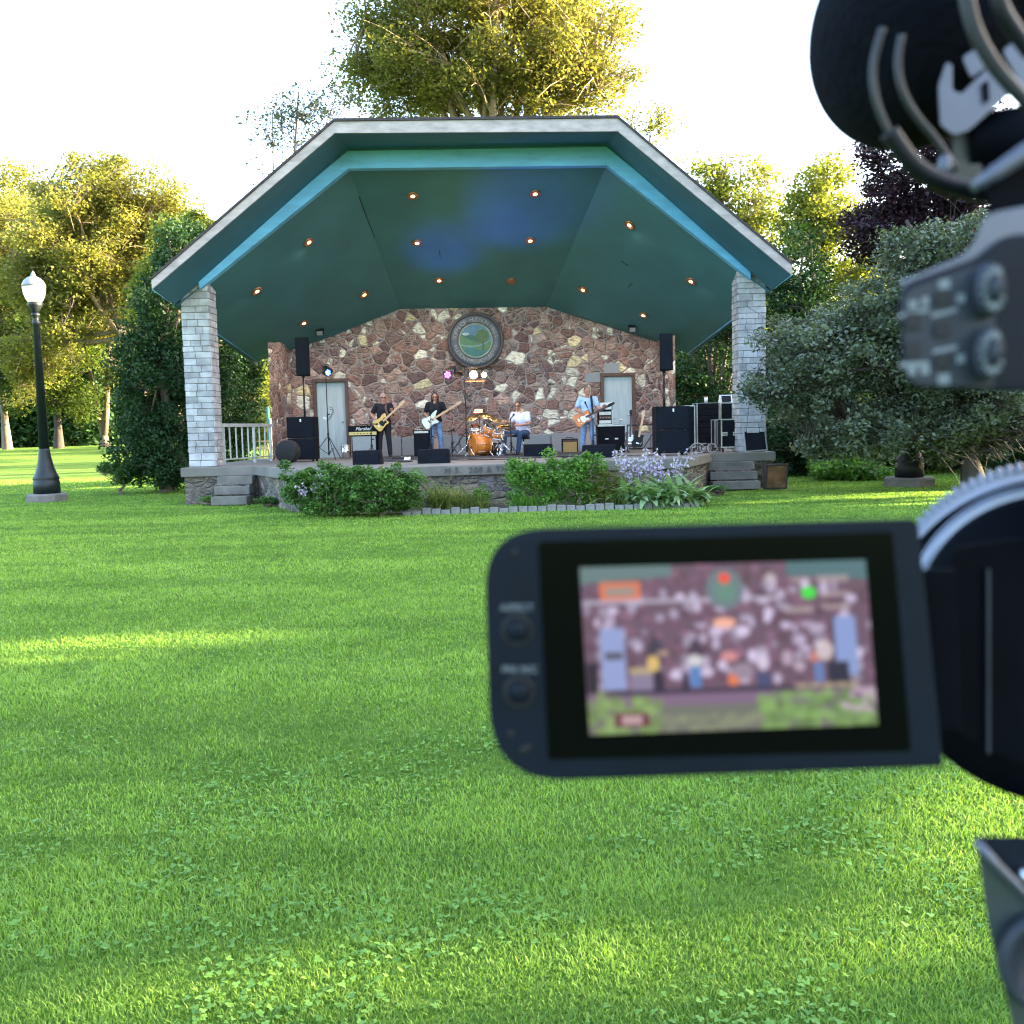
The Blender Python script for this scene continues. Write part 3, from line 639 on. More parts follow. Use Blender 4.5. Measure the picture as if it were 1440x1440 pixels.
# steps (left and right)
for (a, b) in ((pts[1], pts[2]), (pts[5], pts[6])):
    st = MB(); n_ = Vector((0, -1, 0)); H = ZD - .2
    for k in range(3):
        z1 = H * (3 - k) / 3 - .003; d_ = .24 * (k + 1)
        xm = (a.x + b.x) / 2; wd = abs(b.x - a.x) + .0; y0 = (a.y + b.y) / 2 + .05
        st.box((xm, y0 - d_ / 2 - .02 * k, z1 - .09), (wd + (0 if a is pts[1] else .25), d_ + .06, .18))
    part('steps', st, M_['concrete'], shell, bevel=.015)
    ck = MB(); ck.box(((a.x + b.x) / 2, (a.y + b.y) / 2 - .22, .2), (abs(b.x - a.x) - .02, .40, .5)); part('step_core', ck, M_['rubblegrey'], shell)
# cheek wall right of the left steps and left of the right ones come from the slanted stage side itself
# pillars: coursed white brick-like stones, each course a row of real blocks
M_['pillarstone'] = leafmat('white_pillar_stone', (.30, .30, .315), (.56, .56, .58), 0, rough=.85)
b_ = M_['pillarstone'].node_tree.nodes['Principled BSDF']
_n = M_['pillarstone'].node_tree.nodes; _l = M_['pillarstone'].node_tree.links
_tc = _n.new('ShaderNodeTexCoord'); _t = _noise(_n, _l, _tc.outputs['Object'], 18, 5, .65); _bump(_n, _l, b_, _t.outputs[0], .7, .015)
_rs = _ramp(_n, _l, _noise(_n, _l, _tc.outputs['Object'], 5, 4).outputs[0], [(.35, (.72, .7, .7)), (.6, (1, 1, 1))])
_l.new(_mix(_n, _l, 1.0, b_.inputs['Base Color'].links[0].from_socket, _rs.outputs[0], 'MULTIPLY'), b_.inputs['Base Color'])
M_['mortar'] = mat('grey_mortar', (.26, .25, .24), .95, var=.2, scale=12)
def pillar(px0, px1, Yc, ztopl, ztopr, seed):
    rnd = random.Random(seed)
    p0 = V2(px0, Yc, ZD); p1 = V2(px1, Yc, ZD); W = p1.x - p0.x; D = W; cx = (p0.x + p1.x) / 2; yc = (p0.y + p1.y) / 2 + D / 2
    def zt(x): return ztopl + (ztopr - ztopl) * (x - p0.x) / W
    core = MB(); q = .012
    P = [Vector((cx - W / 2 + q, yc - D / 2 + q, ZD)), Vector((cx + W / 2 - q, yc - D / 2 + q, ZD)), Vector((cx + W / 2 - q, yc + D / 2 - q, ZD)), Vector((cx - W / 2 + q, yc + D / 2 - q, ZD))]
    top = [Vector((v.x, v.y, zt(v.x))) for v in P]
    core.add(P + top, [(0, 1, 5, 4), (1, 2, 6, 5), (2, 3, 7, 6), (3, 0, 4, 7), (4, 5, 6, 7), (3, 2, 1, 0)])
    pl = part('pillar', core, M_['mortar'], shell)
    st = MB(); z = ZD + .004; tints = []
    while z < max(ztopl, ztopr):
        h = rnd.choice([.125, .14, .155, .165]);
        for side in range(4):
            L = W if side % 2 == 0 else D; s = 0 if rnd.random() < .5 else -.1
            while s < L - .005:
                l_ = rnd.uniform(.16, .40); a = max(s, 0); b2 = min(s + l_, L)
                if L - b2 < .07: b2 = L
                s = b2
                jt = rnd.uniform(.0, .014); g_ = .006
                m0 = (a + b2) / 2 - L / 2; ww = b2 - a - g_
                zz = z + h / 2; hh = h - g_ * 1.4
                ox, oy = ((m0, -D / 2 + .03 - jt) if side == 0 else (W / 2 - .03 + jt, m0) if side == 1 else (-m0, D / 2 - .03 + jt) if side == 2 else (-W / 2 + .03 - jt, -m0))
                if z + h > zt(cx + ox) + .05: 
                    if z > zt(cx + ox) - .03: continue
                    hh = zt(cx + ox) - z; zz = z + hh / 2
                dim = (ww, .08, hh) if side % 2 == 0 else (.08, ww, hh)
                n0 = len(st.v); st.box((cx + ox, yc + oy, zz), dim, m=0)
                tints.append(min(1, max(0, rnd.gauss(.55, .22))))
        z += h
    me = st.mesh('stone_course', M_['pillarstone'], 0)
    o = link('stone_courses', me, pl); o['kind'] = 'stuff'
    a = me.attributes.new('tint', 'FLOAT', 'POINT'); a.data.foreach_set('value', np.repeat(np.array(tints, np.float32), 8))
    bv = o.modifiers.new('b', 'BEVEL'); bv.width = .012; bv.segments = 2
    return cx, yc, W
SL = lambda px, py, Yc: S(px, py, Yc)
pillar(266, 304, PI_, SL(252, 382, PI_).z, SL(294, 397, PI_).z + .02, 1)
pillar(1040, 1076.5, PI_, SL(1040, 379, PI_).z, SL(1076, 371, PI_).z, 2)
# fascia, shingles, soffit, beam
fb = [S(213.5, 406.7, FA), S(470.5, 187, FA), S(869, 184.5, FA), S(1113.5, 386.6, FA)]
ft = [S(213, 393.5, FA), S(470, 170.5, FA), S(868.5, 166, FA), S(1114, 372.5, FA)]
def strip(mb, A, B, d, m=0):
    """A, B: matching polylines; d: thickness vector."""
    for i in range(len(A) - 1): mb.prism([A[i], A[i + 1], B[i + 1], B[i]], d, m)
roof = MB()
dv = Vector((0, .05, 0))
strip(roof, fb, ft, dv); rp = part('fascia', roof, M_['fascia'], shell)
# rear positions of the roof (it falls towards the back wall)
WL = S(378.5, 487, WA - .9); WR = S(952, 478, WA - .9)
C1 = S(563, 434.5, WA); C2 = S(768, 431.5, WA)
C0 = S(379, 494, WA - .4); C3 = S(952, 483, WA - .4)
C0b = C0 + (C0 - C1).normalized() * .55; C3b = C3 + (C3 - C2).normalized() * .55
bt = [S(277, 386.5, BE), S(489, 209.5, BE), S(852.5, 203.5, BE), S(1055, 370, BE)]
bb = [S(280.5, 406.7, BE), S(489.6, 237, BE), S(853, 232.5, BE), S(1056, 393, BE)]
def along(p, q, x):
    t = (x - p.x) / (q.x - p.x); return p + (q - p) * t
# the eave line on each side from the front tip to behind the wall
def eave(tip, c, Y):
    t = (Y - tip.y) / (c.y - tip.y); return tip + (c - tip) * t
eL = eave(fb[0], C0b, bt[0].y); eR = eave(fb[3], C3b, bt[3].y)
dz = Vector((0, 0, .02))
cl = MB(); up_t = Vector((0, 0, .03))
sof0 = [v + Vector((0, .05, 0)) for v in fb]
sof1 = [along(bt[1], bt[0], eL.x), bt[1], bt[2], along(bt[2], bt[3], eR.x)]
sof1[0] = eL.copy(); sof1[3] = eR.copy()
for i in range(3): cl.prism([sof0[i], sof0[i + 1], sof1[i + 1], sof1[i]], up_t)
part('soffit', cl, M_['soffit'], shell)
bm_ = MB(); strip(bm_, bb, bt, Vector((0, .22, 0)))
part('front_beam', bm_, M_['beam'], shell, bevel=.008)
trim = MB(); strip(trim, [v + Vector((0, -.02, -.045)) for v in bt], [v + Vector((0, -.02, -.0)) for v in bt], Vector((0, .02, 0)))
part('beam_trim', trim, M_['soffit'], shell)
# ceiling
cf = [eL + Vector((0, .02, -.02)), bb[1] + Vector((0, .23, .02)), bb[2] + Vector((0, .23, .02)), eR + Vector((0, .02, -.02))]
cfb = [bb[0] + Vector((0, .23, .02)), bb[3] + Vector((0, .23, .02))]
K = [C0b, C1, C2, C3b]
EXT = .5
Kx = [k + (k - f) .normalized() * EXT for k, f in zip(K, cf)]
ceil_faces = [(cf[0], cf[1], K[1], K[0]), (cf[1], cf[2], K[2], K[1]), (cf[2], cf[3], K[3], K[2])]
cm = MB(); ctris = []; G = 8
for (a, b, c, d_) in ceil_faces:
    P = [[(a.lerp(b, i / G)).lerp(d_.lerp(c, i / G), j / G) for i in range(G + 1)] for j in range(G + 1)]
    cm.add([p for row in P for p in row], [(j * (G + 1) + i, j * (G + 1) + i + 1, (j + 1) * (G + 1) + i + 1, (j + 1) * (G + 1) + i) for j in range(G) for i in range(G)], 0, True)
    for j in range(G):
        for i in range(G): ctris += [(P[j][i], P[j][i + 1], P[j + 1][i + 1]), (P[j][i], P[j + 1][i + 1], P[j + 1][i])]
for (a, b, c, d_) in [(K[0], K[1], Kx[1], Kx[0]), (K[1], K[2], Kx[2], Kx[1]), (K[2], K[3], Kx[3], Kx[2])]:
    cm.add([a, b, c, d_], [(0, 1, 2, 3)])
ceil = part('ceiling', cm, M_['ceiling'], shell)
# roof covering above: shingles, closing the volume
top_f = [v + Vector((0, -.03, .0)) for v in ft]; top_b = [Kx[0] + Vector((0, 0, .30)), Kx[1] + Vector((0, 0, .42)), Kx[2] + Vector((0, 0, .42)), Kx[3] + Vector((0, 0, .30))]
rf = MB()
top_m = [cf[0] + Vector((0, .1, .37)), cf[1] + Vector((0, .1, .37)), cf[2] + Vector((0, .1, .37)), cf[3] + Vector((0, .1, .37))]
for i in range(3):
    rf.prism([top_f[i], top_f[i + 1], top_m[i + 1], top_m[i]], (0, 0, .055))
    a_, b_2, c_, d_2 = top_m[i], top_m[i + 1], top_b[i + 1], top_b[i]
    Pg = [[(cf[i].lerp(cf[i + 1], u / 8)).lerp(Kx[i].lerp(Kx[i + 1], u / 8), v / 8) + Vector((0, 0, .32 + .10 * v / 8)) for u in range(9)] for v in range(9)]
    rf.add([p for r_ in Pg for p in r_] + [p + Vector((0, 0, .06)) for r_ in Pg for p in r_], [(v * 9 + u + o, v * 9 + u + 1 + o, v * 9 + u + 10 + o, v * 9 + u + 9 + o) for o in (0, 81) for v in range(8) for u in range(8)])
part('roof_covering', rf, M_['shingle'], shell)
# side fascias close the eaves
M_['darkteal'] = mat('dark_teal_trim', (.015, .06, .075), .6)
sfm = MB()
for (f0, f1, k, kt) in ((fb[0], ft[0], Kx[0], top_b[0]), (fb[3], ft[3], Kx[3], top_b[3])):
    sfm.prism([f0 + dv, k - Vector((0, 0, .10)), kt, f1 + dv], (0.03 if f0 is fb[0] else -.03, 0, 0))
part('side_fascia', sfm, M_['darkteal'], shell)
sfl = MB()
for (f0, k) in ((fb[0], Kx[0]), (fb[3], Kx[3])):
    sfl.tube([f0 + dv, k + Vector((0.05 if f0 is fb[0] else -.05, 0, 0))], .018, 5)
part('drip_edge', sfl, M_['beam'], shell)
# back wall with angled wings, doors
wy = lambda px: S(px, 560, WA)
a1 = V2(408, WA, 0, 480); a2 = V2(924, WA, 0, 480); a0 = V2(380, WA - 1.7, 0, 560); a3 = V2(950, WA - 1.6, 0, 560)
def zc(x, off=.0):
    """ceiling height at the wall line"""
    P_ = [C0, C1, C2, C3]
    for i in range(3):
        if x <= P_[i + 1].x or i == 2: return along(P_[i], P_[i + 1], x).z + off
dl = (V2(442, WA, 0, 590).x, V2(491.5, WA, 0, 590).x, S(467, 533, WA).z); dr_ = (V2(845, WA, 0, 590).x, V2(893.5, WA, 0, 590).x, S(869, 525, WA).z)
def wallpt(x, z):
    t = (x - a1.x) / (a2.x - a1.x); y = a1.y + (a2.y - a1.y) * t; return Vector((x, y, z))
wall = MB(); th = Vector((0, .35, 0))
GB = .50   # height of the grey block course above the deck
xs_ = [a1.x, dl[0], dl[1], C1.x, C2.x, dr_[0], dr_[1], a2.x]
for i in range(7):
    x0, x1 = xs_[i], xs_[i + 1]; zb = ZD
    if (x0, x1) == dl[:2]: zb = dl[2]
    if (x0, x1) == dr_[:2]: zb = dr_[2]
    wall.prism([wallpt(x0, zb), wallpt(x1, zb), wallpt(x1, zc(x1, .12)), wallpt(x0, zc(x0, .12))], th)
wall.prism([Vector((a0.x, a0.y, ZD)), Vector((a1.x, a1.y, ZD)), Vector((a1.x, a1.y, zc(a1.x, .12))), Vector((a0.x, a0.y, C0.z + .12))], (.02, .34, 0))
wall.prism([Vector((a2.x, a2.y, ZD)), Vector((a3.x, a3.y, ZD)), Vector((a3.x, a3.y, C3.z + .12)), Vector((a2.x, a2.y, zc(a2.x, .12)))], (-.02, .34, 0))
wall.prism([wallpt(dl[0] + .02, ZD) + Vector((0, .30, 0)), wallpt(dl[1] - .02, ZD) + Vector((0, .30, 0)), wallpt(dl[1] - .02, dl[2] + .05) + Vector((0, .30, 0)), wallpt(dl[0] + .02, dl[2] + .05) + Vector((0, .30, 0))], (0, .05, 0))
wall.prism([wallpt(dr_[0] + .02, ZD) + Vector((0, .30, 0)), wallpt(dr_[1] - .02, ZD) + Vector((0, .30, 0)), wallpt(dr_[1] - .02, dr_[2] + .05) + Vector((0, .30, 0)), wallpt(dr_[0] + .02, dr_[2] + .05) + Vector((0, .30, 0))], (0, .05, 0))
wallo = part('back_wall', wall, M_['rubble'], shell)
# coursed grey and pinkish blocks along the wall foot
M_['block'] = leafmat('squared_wall_blocks', (.27, .29, .31), (.44, .33, .30), 0, rough=.85)
_b = M_['block'].node_tree; _tc = _b.nodes.new('ShaderNodeTexCoord'); _bump(_b.nodes, _b.links, _b.nodes['Principled BSDF'], _noise(_b.nodes, _b.links, _tc.outputs['Object'], 16, 5).outputs[0], .6, .02)
rnd = random.Random(5); blk = MB(); tn = []
for (x0, x1) in ((a1.x, dl[0]), (dl[1], dr_[0]), (dr_[1], a2.x)):
    x = x0
    while x < x1 - .02:
        l_ = rnd.uniform(.35, .95); xe = min(x + l_, x1); 
        if x1 - xe < .15: xe = x1
        hh = GB + rnd.uniform(-.04, .05); c = wallpt((x + xe) / 2, ZD + hh / 2)
        ang = math.atan(SK); blk.box(c + Vector((0, -.012, 0)), (xe - x - .02, .08, hh), Matrix.Rotation(ang, 3, 'Z')); tn.append(1.0 if rnd.random() < .22 else rnd.uniform(0, .25)); x = xe
for px, ztop, s in ((441, 1.65, .30), (441, 2.15, .22)):
    pass
for (px, py, w_, h_) in ((835, 531, .5, .28), (860, 518, .45, .3), (434, 610, .2, .35), (640, 497, .0, .0)):
    if w_: c = S(px, py, WA); blk.box(c + Vector((0, .02, 0)), (w_, .08, h_)); tn.append(.05)
me = blk.mesh('base_blocks', M_['block']); o = link('base_blocks', me, wallo); me.attributes.new('tint', 'FLOAT', 'POINT').data.foreach_set('value', np.repeat(np.array(tn, np.float32), 8))
bv = o.modifiers.new('b', 'BEVEL'); bv.width = .015; bv.segments = 2
ang = Matrix.Rotation(math.atan(SK), 3, 'Z')
for (x0, x1, zt) in (dl, dr_):
    fr = MB(); t = .09; yv = Vector((0, -.025, 0))
    c = wallpt(x0 + t / 2, (ZD + zt) / 2) + yv; fr.box(c, (t, .14, zt - ZD), ang)
    c = wallpt(x1 - t / 2, (ZD + zt) / 2) + yv; fr.box(c, (t, .14, zt - ZD), ang)
    c = wallpt((x0 + x1) / 2, zt - t / 2 + .01) + Vector((0, -.03, 0)); fr.box(c, (x1 - x0 + .02, .145, t), ang)
    fo = part('door_frame', fr, M_['brownwood'], shell, bevel=.006)
    d_ = MB(); c = wallpt((x0 + x1) / 2, (ZD + zt - t) / 2) + Vector((0, .04, 0)); d_.box(c, (x1 - x0 - 2 * t, .05, zt - ZD - t), ang)
    part('door', d_, M_['door'], shell, bevel=.004)
    hd = MB(); hd.ell(wallpt(x1 - t - .1, ZD + 1.0) + Vector((0, -.02, 0)), (.03, .03, .03)); part('door_handle', hd, M_['chrome'], shell)
# ceiling lights
M_['bulb'] = emit('warm_bulb', (1.0, .42, .14), 1.2, (.8, .6, .4))
M_['ring'] = mat('copper_light_ring', (.42, .20, .12), .35, metal=.7)
def hit(px, py):
    d = ray(px, py)
    for tri in ctris:
        h = geometry.intersect_ray_tri(tri[0], tri[1], tri[2], d, CAM, True)
        if h is not None: return h, (tri[1] - tri[0]).cross(tri[2] - tri[0]).normalized()
    return None
for i, (px, py) in enumerate([(580.5, 275), (752.5, 272), (434, 340), (586.5, 341), (745.5, 338), (885.5, 316), (361, 409), (512, 414), (617.5, 394), (719, 395), (820, 407), (972, 395), (427, 454), (905, 443)]):
    r_ = hit(px, py)
    if r_ is None: continue
    h, nn = r_
    if nn.z > 0: nn = -nn
    rg_ = MB(); rg_.lathe([(.085, .0), (.135, 0), (.135, .02), (.115, .035), (.085, .025)], h, 20, axis=nn)
    ro = part('ceiling_light', rg_, M_['ring'], shell)
    bu = MB(); bu.lathe([(.0, .03), (.05, .026), (.078, .006), (.085, -.002)], h, 16, axis=nn)
    part('bulb', bu, M_['bulb'] if i != 9 else M_['ring'], ro)
    if i != 9:          # the downlights are lit
        dl_ = bpy.data.lights.new('downlight', 'SPOT'); dl_.energy = 9; dl_.color = (1.0, .84, .70); dl_.spot_size = R(150); dl_.spot_blend = 1.0; dl_.shadow_soft_size = .08
        do = bpy.data.objects.new('downlight', dl_); COL.objects.link(do); do.location = h + Vector((0, 0, -.06))
for nm, P_ in (('crack', [(505, 276), (512, 296), (519, 314), (527, 334)]), ('crack', [(874, 366), (879, 371), (884, 373)]), ('crack', [(883, 404), (889, 398)]), ('crack', [(618, 352), (619, 362)])):
    pp = [hit(*q)[0] - Vector((0, 0, .004)) for q in P_]; part(nm, MB().tube(pp, .010, 5), M_['rubber'], shell)
for k in range(1, 8):
    pass
# railing on the left
rl = thing('railing', S(345, 650, 23.5), 'grey metal railing between the left pillar and the stone wall', 'railing')
r0_ = S(309, 606, 23.3); r1_ = S(386, 600, 26.2); 
r0_ = Vector((S(309, 606, 23.5).x, S(309, 606, 23.5).y, ZD + .93)); r1_ = Vector((a0.x, a0.y + .1, ZD + .93))
dirv = (r1_ - r0_).normalized(); qrot = dirv.to_track_quat('X', 'Z').to_matrix()
mb = MB().box((r0_ + r1_) / 2, ((r1_ - r0_).length, .07, .08), qrot); part('handrail', mb, M_['rail'], rl, bevel=.006)
mb = MB().box((r0_ + r1_) / 2 - Vector((0, 0, .80)), ((r1_ - r0_).length, .03, .03), qrot); part('bottom_rail', mb, M_['rail'], rl)
n = 9
for i in range(n):
    p = r0_.lerp(r1_, (i + .5) / n); thick = i in (0, 5, 8); t = .055 if thick else .028
    z0 = ZD if thick else ZD + .14
    mb = MB().box((p.x, p.y, (z0 + ZD + .9) / 2), (t, t, ZD + .9 - z0), qrot); part('post' if thick else 'baluster', mb, M_['rail'], rl)
# right railing hidden behind the cases is not visible in the photograph
# the round town seal
sc_ = S(669, 479, WA - .18); kk = sc_.y / F
nrm = Vector((SK, -1, 0)).normalized()
seal = thing('round_sign', sc_, 'round town seal with a painted landscape and lettered rim on the stone wall', 'sign')
Rr = 39 * kk
mb = MB().lathe([(0, 0), (Rr, 0), (Rr * 1.0, .10), (Rr * .95, .13), (Rr * .90, .10), (Rr * .90, .075), (0, .075)], sc_ - nrm * .12, 64, axis=nrm); part('rim', mb, mat('dark_bronze_rim', (.085, .07, .075), .5, var=.3, scale=10), seal)
mb = MB().lathe([(Rr * .60, 0), (Rr * .60, .01), (Rr * .895, .01), (Rr * .895, 0)], sc_ - nrm * .044, 64, axis=nrm); part('lettered_band', mb, mat('slate_blue_band', (.12, .135, .17), .6, var=.15), seal)
mb = MB().lathe([(Rr * .56, 0), (Rr * .57, .03), (Rr * .61, .03), (Rr * .62, 0)], sc_ - nrm * .04, 64, axis=nrm); part('inner_ring', mb, mat('pale_gold_ring', (.32, .36, .27), .5), seal)
# painted landscape: flat layered shapes of paint
rx = Vector((1, SK, 0)).normalized(); uz = Vector((0, 0, 1)); ri = Rr * .57
def disc_poly(f0, f1):
    """region of the round picture between height functions f0(x) <= z <= f1(x), x, z in -1..1"""
    top = []; bot = []
    for i in range(33):
        x = -0.995 + 1.99 * i / 32; lim = math.sqrt(1 - x * x); lo = max(-lim, f0(x)); hi = min(lim, f1(x))
        if hi > lo: top.append((x, hi)); bot.append((x, lo))
    return bot + top[::-1]
def paint(poly, off, c, nm):
    mb = MB(); P = [sc_ + rx * (x * ri) + uz * (z * ri) - nrm * (.028 - off) for x, z in poly]
    mb.prism(P, -nrm * .002); part(nm, mb, mat('paint_' + nm, c, .6, var=.2, scale=9), seal)
paint(disc_poly(lambda x: -1, lambda x: 1), 0, (.10, .21, .30), 'painted_sky')
paint(disc_poly(lambda x: -1, lambda x: .30 - .25 * x - .25 * (x + .1) ** 2), .002, (.05, .14, .12), 'painted_hill')
paint(disc_poly(lambda x: -1, lambda x: -.02 - .22 * math.sin(1.3 * (x + .2)) + .25 * x * x), .004, (.10, .20, .10), 'painted_meadow')
paint(disc_poly(lambda x: -.32 + .14 * x + .25 * (x + 0) ** 2 - .06, lambda x: -.30 + .14 * x + .25 * (x + 0) ** 2 + .02), .006, (.16, .30, .30), 'painted_river')
paint(disc_poly(lambda x: -1, lambda x: -.52 - .1 * math.sin(4 * x)), .006, (.055, .17, .17), 'painted_pond')
paint([(-.62 + .22 * math.cos(a_ * .5236), .42 + .09 * math.sin(a_ * .5236)) for a_ in range(12)], .006, (.38, .48, .48), 'painted_cloud')
paint([(.42 + (.42 + .05 * math.sin(a_ * 3)) * math.cos(a_ * .2618), .28 + (.42 + .04 * math.cos(a_ * 4)) * math.sin(a_ * .2618)) for a_ in range(24)], .008, (.085, .15, .06), 'painted_tree')
paint([(.42, -.1), (.50, -.1), (.48, -.62), (.44, -.62)], .010, (.05, .06, .04), 'painted_trunk')
M_['seallet'] = mat('seal_lettering', (.34, .31, .27), .6)
def arc_text(body, a0_, a1_, rr_, top):
    n_ = len(body)
    for i, ch in enumerate(body):
        if ch == ' ': continue
        a_ = R(a0_ + (a1_ - a0_) * i / (n_ - 1)); c = sc_ + rx * (math.cos(a_) * rr_) + uz * (math.sin(a_) * rr_) - nrm * .030
        if top: r2 = rx * math.sin(a_) - uz * math.cos(a_); u2 = rx * math.cos(a_) + uz * math.sin(a_)
        else: r2 = -rx * math.sin(a_) + uz * math.cos(a_); u2 = -rx * math.cos(a_) - uz * math.sin(a_)
        me = text_mesh(ch, Rr * .215, .004); me.transform(face_m(c, r2, u2)); me.materials.clear(); me.materials.append(M_['seallet']); yield me
allm = list(arc_text("TOWN OF HUDSON MASS", 172, 12, Rr * .745, True)) + list(arc_text("HUDSON MASSACHUSETTS", 197, 343, Rr * .745, False)) + list(arc_text("*", 183, 183.1, Rr * .745, True) if False else [])
bm = bmesh.new()
for me in allm: bm.from_mesh(me)
lm_ = bpy.data.meshes.new('lettering'); bm.to_mesh(lm_); bm.free(); lm_.materials.append(M_['seallet']); link('lettering', lm_, seal)
# the ledge (angle iron) under the seal
mb = MB(); c1 = S(632, 516, WA - .1); c2 = S(712, 510, WA - .1)
mb.box((c1 + c2) / 2 + Vector((0, 0, -.03)), ((c2 - c1).length, .06, .035)); part('support_ledge', mb, M_['brownwood'], seal)
# floodlights where ceiling meets wall
for (px, py, lab) in ((450, 466, 'small dark floodlight on the wall above the left door'), (889, 461, 'small dark floodlight on the wall above the right door')):
    c = S(px, py + 1, WA - .55); k = c.y / F
    t = thing('floodlight', c, lab, 'floodlight', 'floodlights under the ceiling')
    mb = MB().box(c, (10 * k, .12, 8 * k), Matrix.Rotation(R(35), 3, 'X')); part('housing', mb, M_['black'], t, bevel=.01)
    mb = MB().box(c + Vector((0, -.062, -.04)), (8 * k, .012, 6 * k), Matrix.Rotation(R(35), 3, 'X')); part('lens', mb, M_['greycloth'], t)
    mb = MB().tube([c + Vector((-5 * k, 0, 0)), c + Vector((-5 * k, .1, .15)), c + Vector((5 * k, .1, .15)), c + Vector((5 * k, 0, 0))], .012, 6); part('bracket', mb, M_['black'], t)
# ------------------------------------------------------------ things on the stage
def remesh(name, mb, vox, mats, parent, smooth=4, fac=.5, label=None):
    me = mb.mesh('raw', mats, fixn=True); o = bpy.data.objects.new('raw', me); COL.objects.link(o)
    r_ = o.modifiers.new('r', 'REMESH'); r_.mode = 'VOXEL'; r_.voxel_size = vox; r_.use_smooth_shade = True
    s_ = o.modifiers.new('s', 'SMOOTH'); s_.iterations = smooth; s_.factor = fac
    dg = bpy.context.evaluated_depsgraph_get(); m2 = bpy.data.meshes.new_from_object(o.evaluated_get(dg))
    bpy.data.objects.remove(o); m2.name = name
    m2.materials.clear(); m2.materials.append(mats)
    q = link(name, m2, parent)
    if label: q['label'] = label
    return q
def cap(mb, a, ra, b, rb, n=10):
    a = Vector(a); b = Vector(b); d = (b - a); L = d.length; d = d / L if L > 1e-6 else Vector((0, 0, 1))
    mb.tube([a - d * ra * .85, a - d * ra * .5, a, b, b + d * rb * .5, b + d * rb * .85], [ra * .45, ra * .85, ra, rb, rb * .85, rb * .45], n)
def hand(mb, w, fd, side, curl=.8, sc=1.0):
    """palm and five fingers: w wrist, fd direction of the fingers, side the direction of the thumb."""
    w = Vector(w); fd = Vector(fd).normalized(); side = Vector(side); side = (side - fd * side.dot(fd)).normalized(); pn = fd.cross(side)
    mid = w + fd * .05 * sc; cap(mb, w, .024 * sc, w + fd * .07 * sc, .028 * sc, 8)
    for i, L in enumerate((.068, .078, .072, .056)):
        o_ = w + fd * .075 * sc + side * (.030 - .020 * i) * sc
        k1 = o_ + (fd * math.cos(curl * .5) + pn * math.sin(curl * .5)) * L * .5 * sc; k2 = k1 + (fd * math.cos(curl * 1.6) + pn * math.sin(curl * 1.6)) * L * .45 * sc
        cap(mb, o_, .0095 * sc, k1, .009 * sc, 6); cap(mb, k1, .009 * sc, k2, .0075 * sc, 6)
    t0 = w + fd * .02 * sc + side * .022 * sc; t1 = t0 + (fd * .6 + side * .8).normalized() * .04 * sc; t2 = t1 + (fd * .9 + pn * .4).normalized() * .03 * sc
    cap(mb, t0, .012 * sc, t1, .0105 * sc, 6); cap(mb, t1, .0105 * sc, t2, .009 * sc, 6)
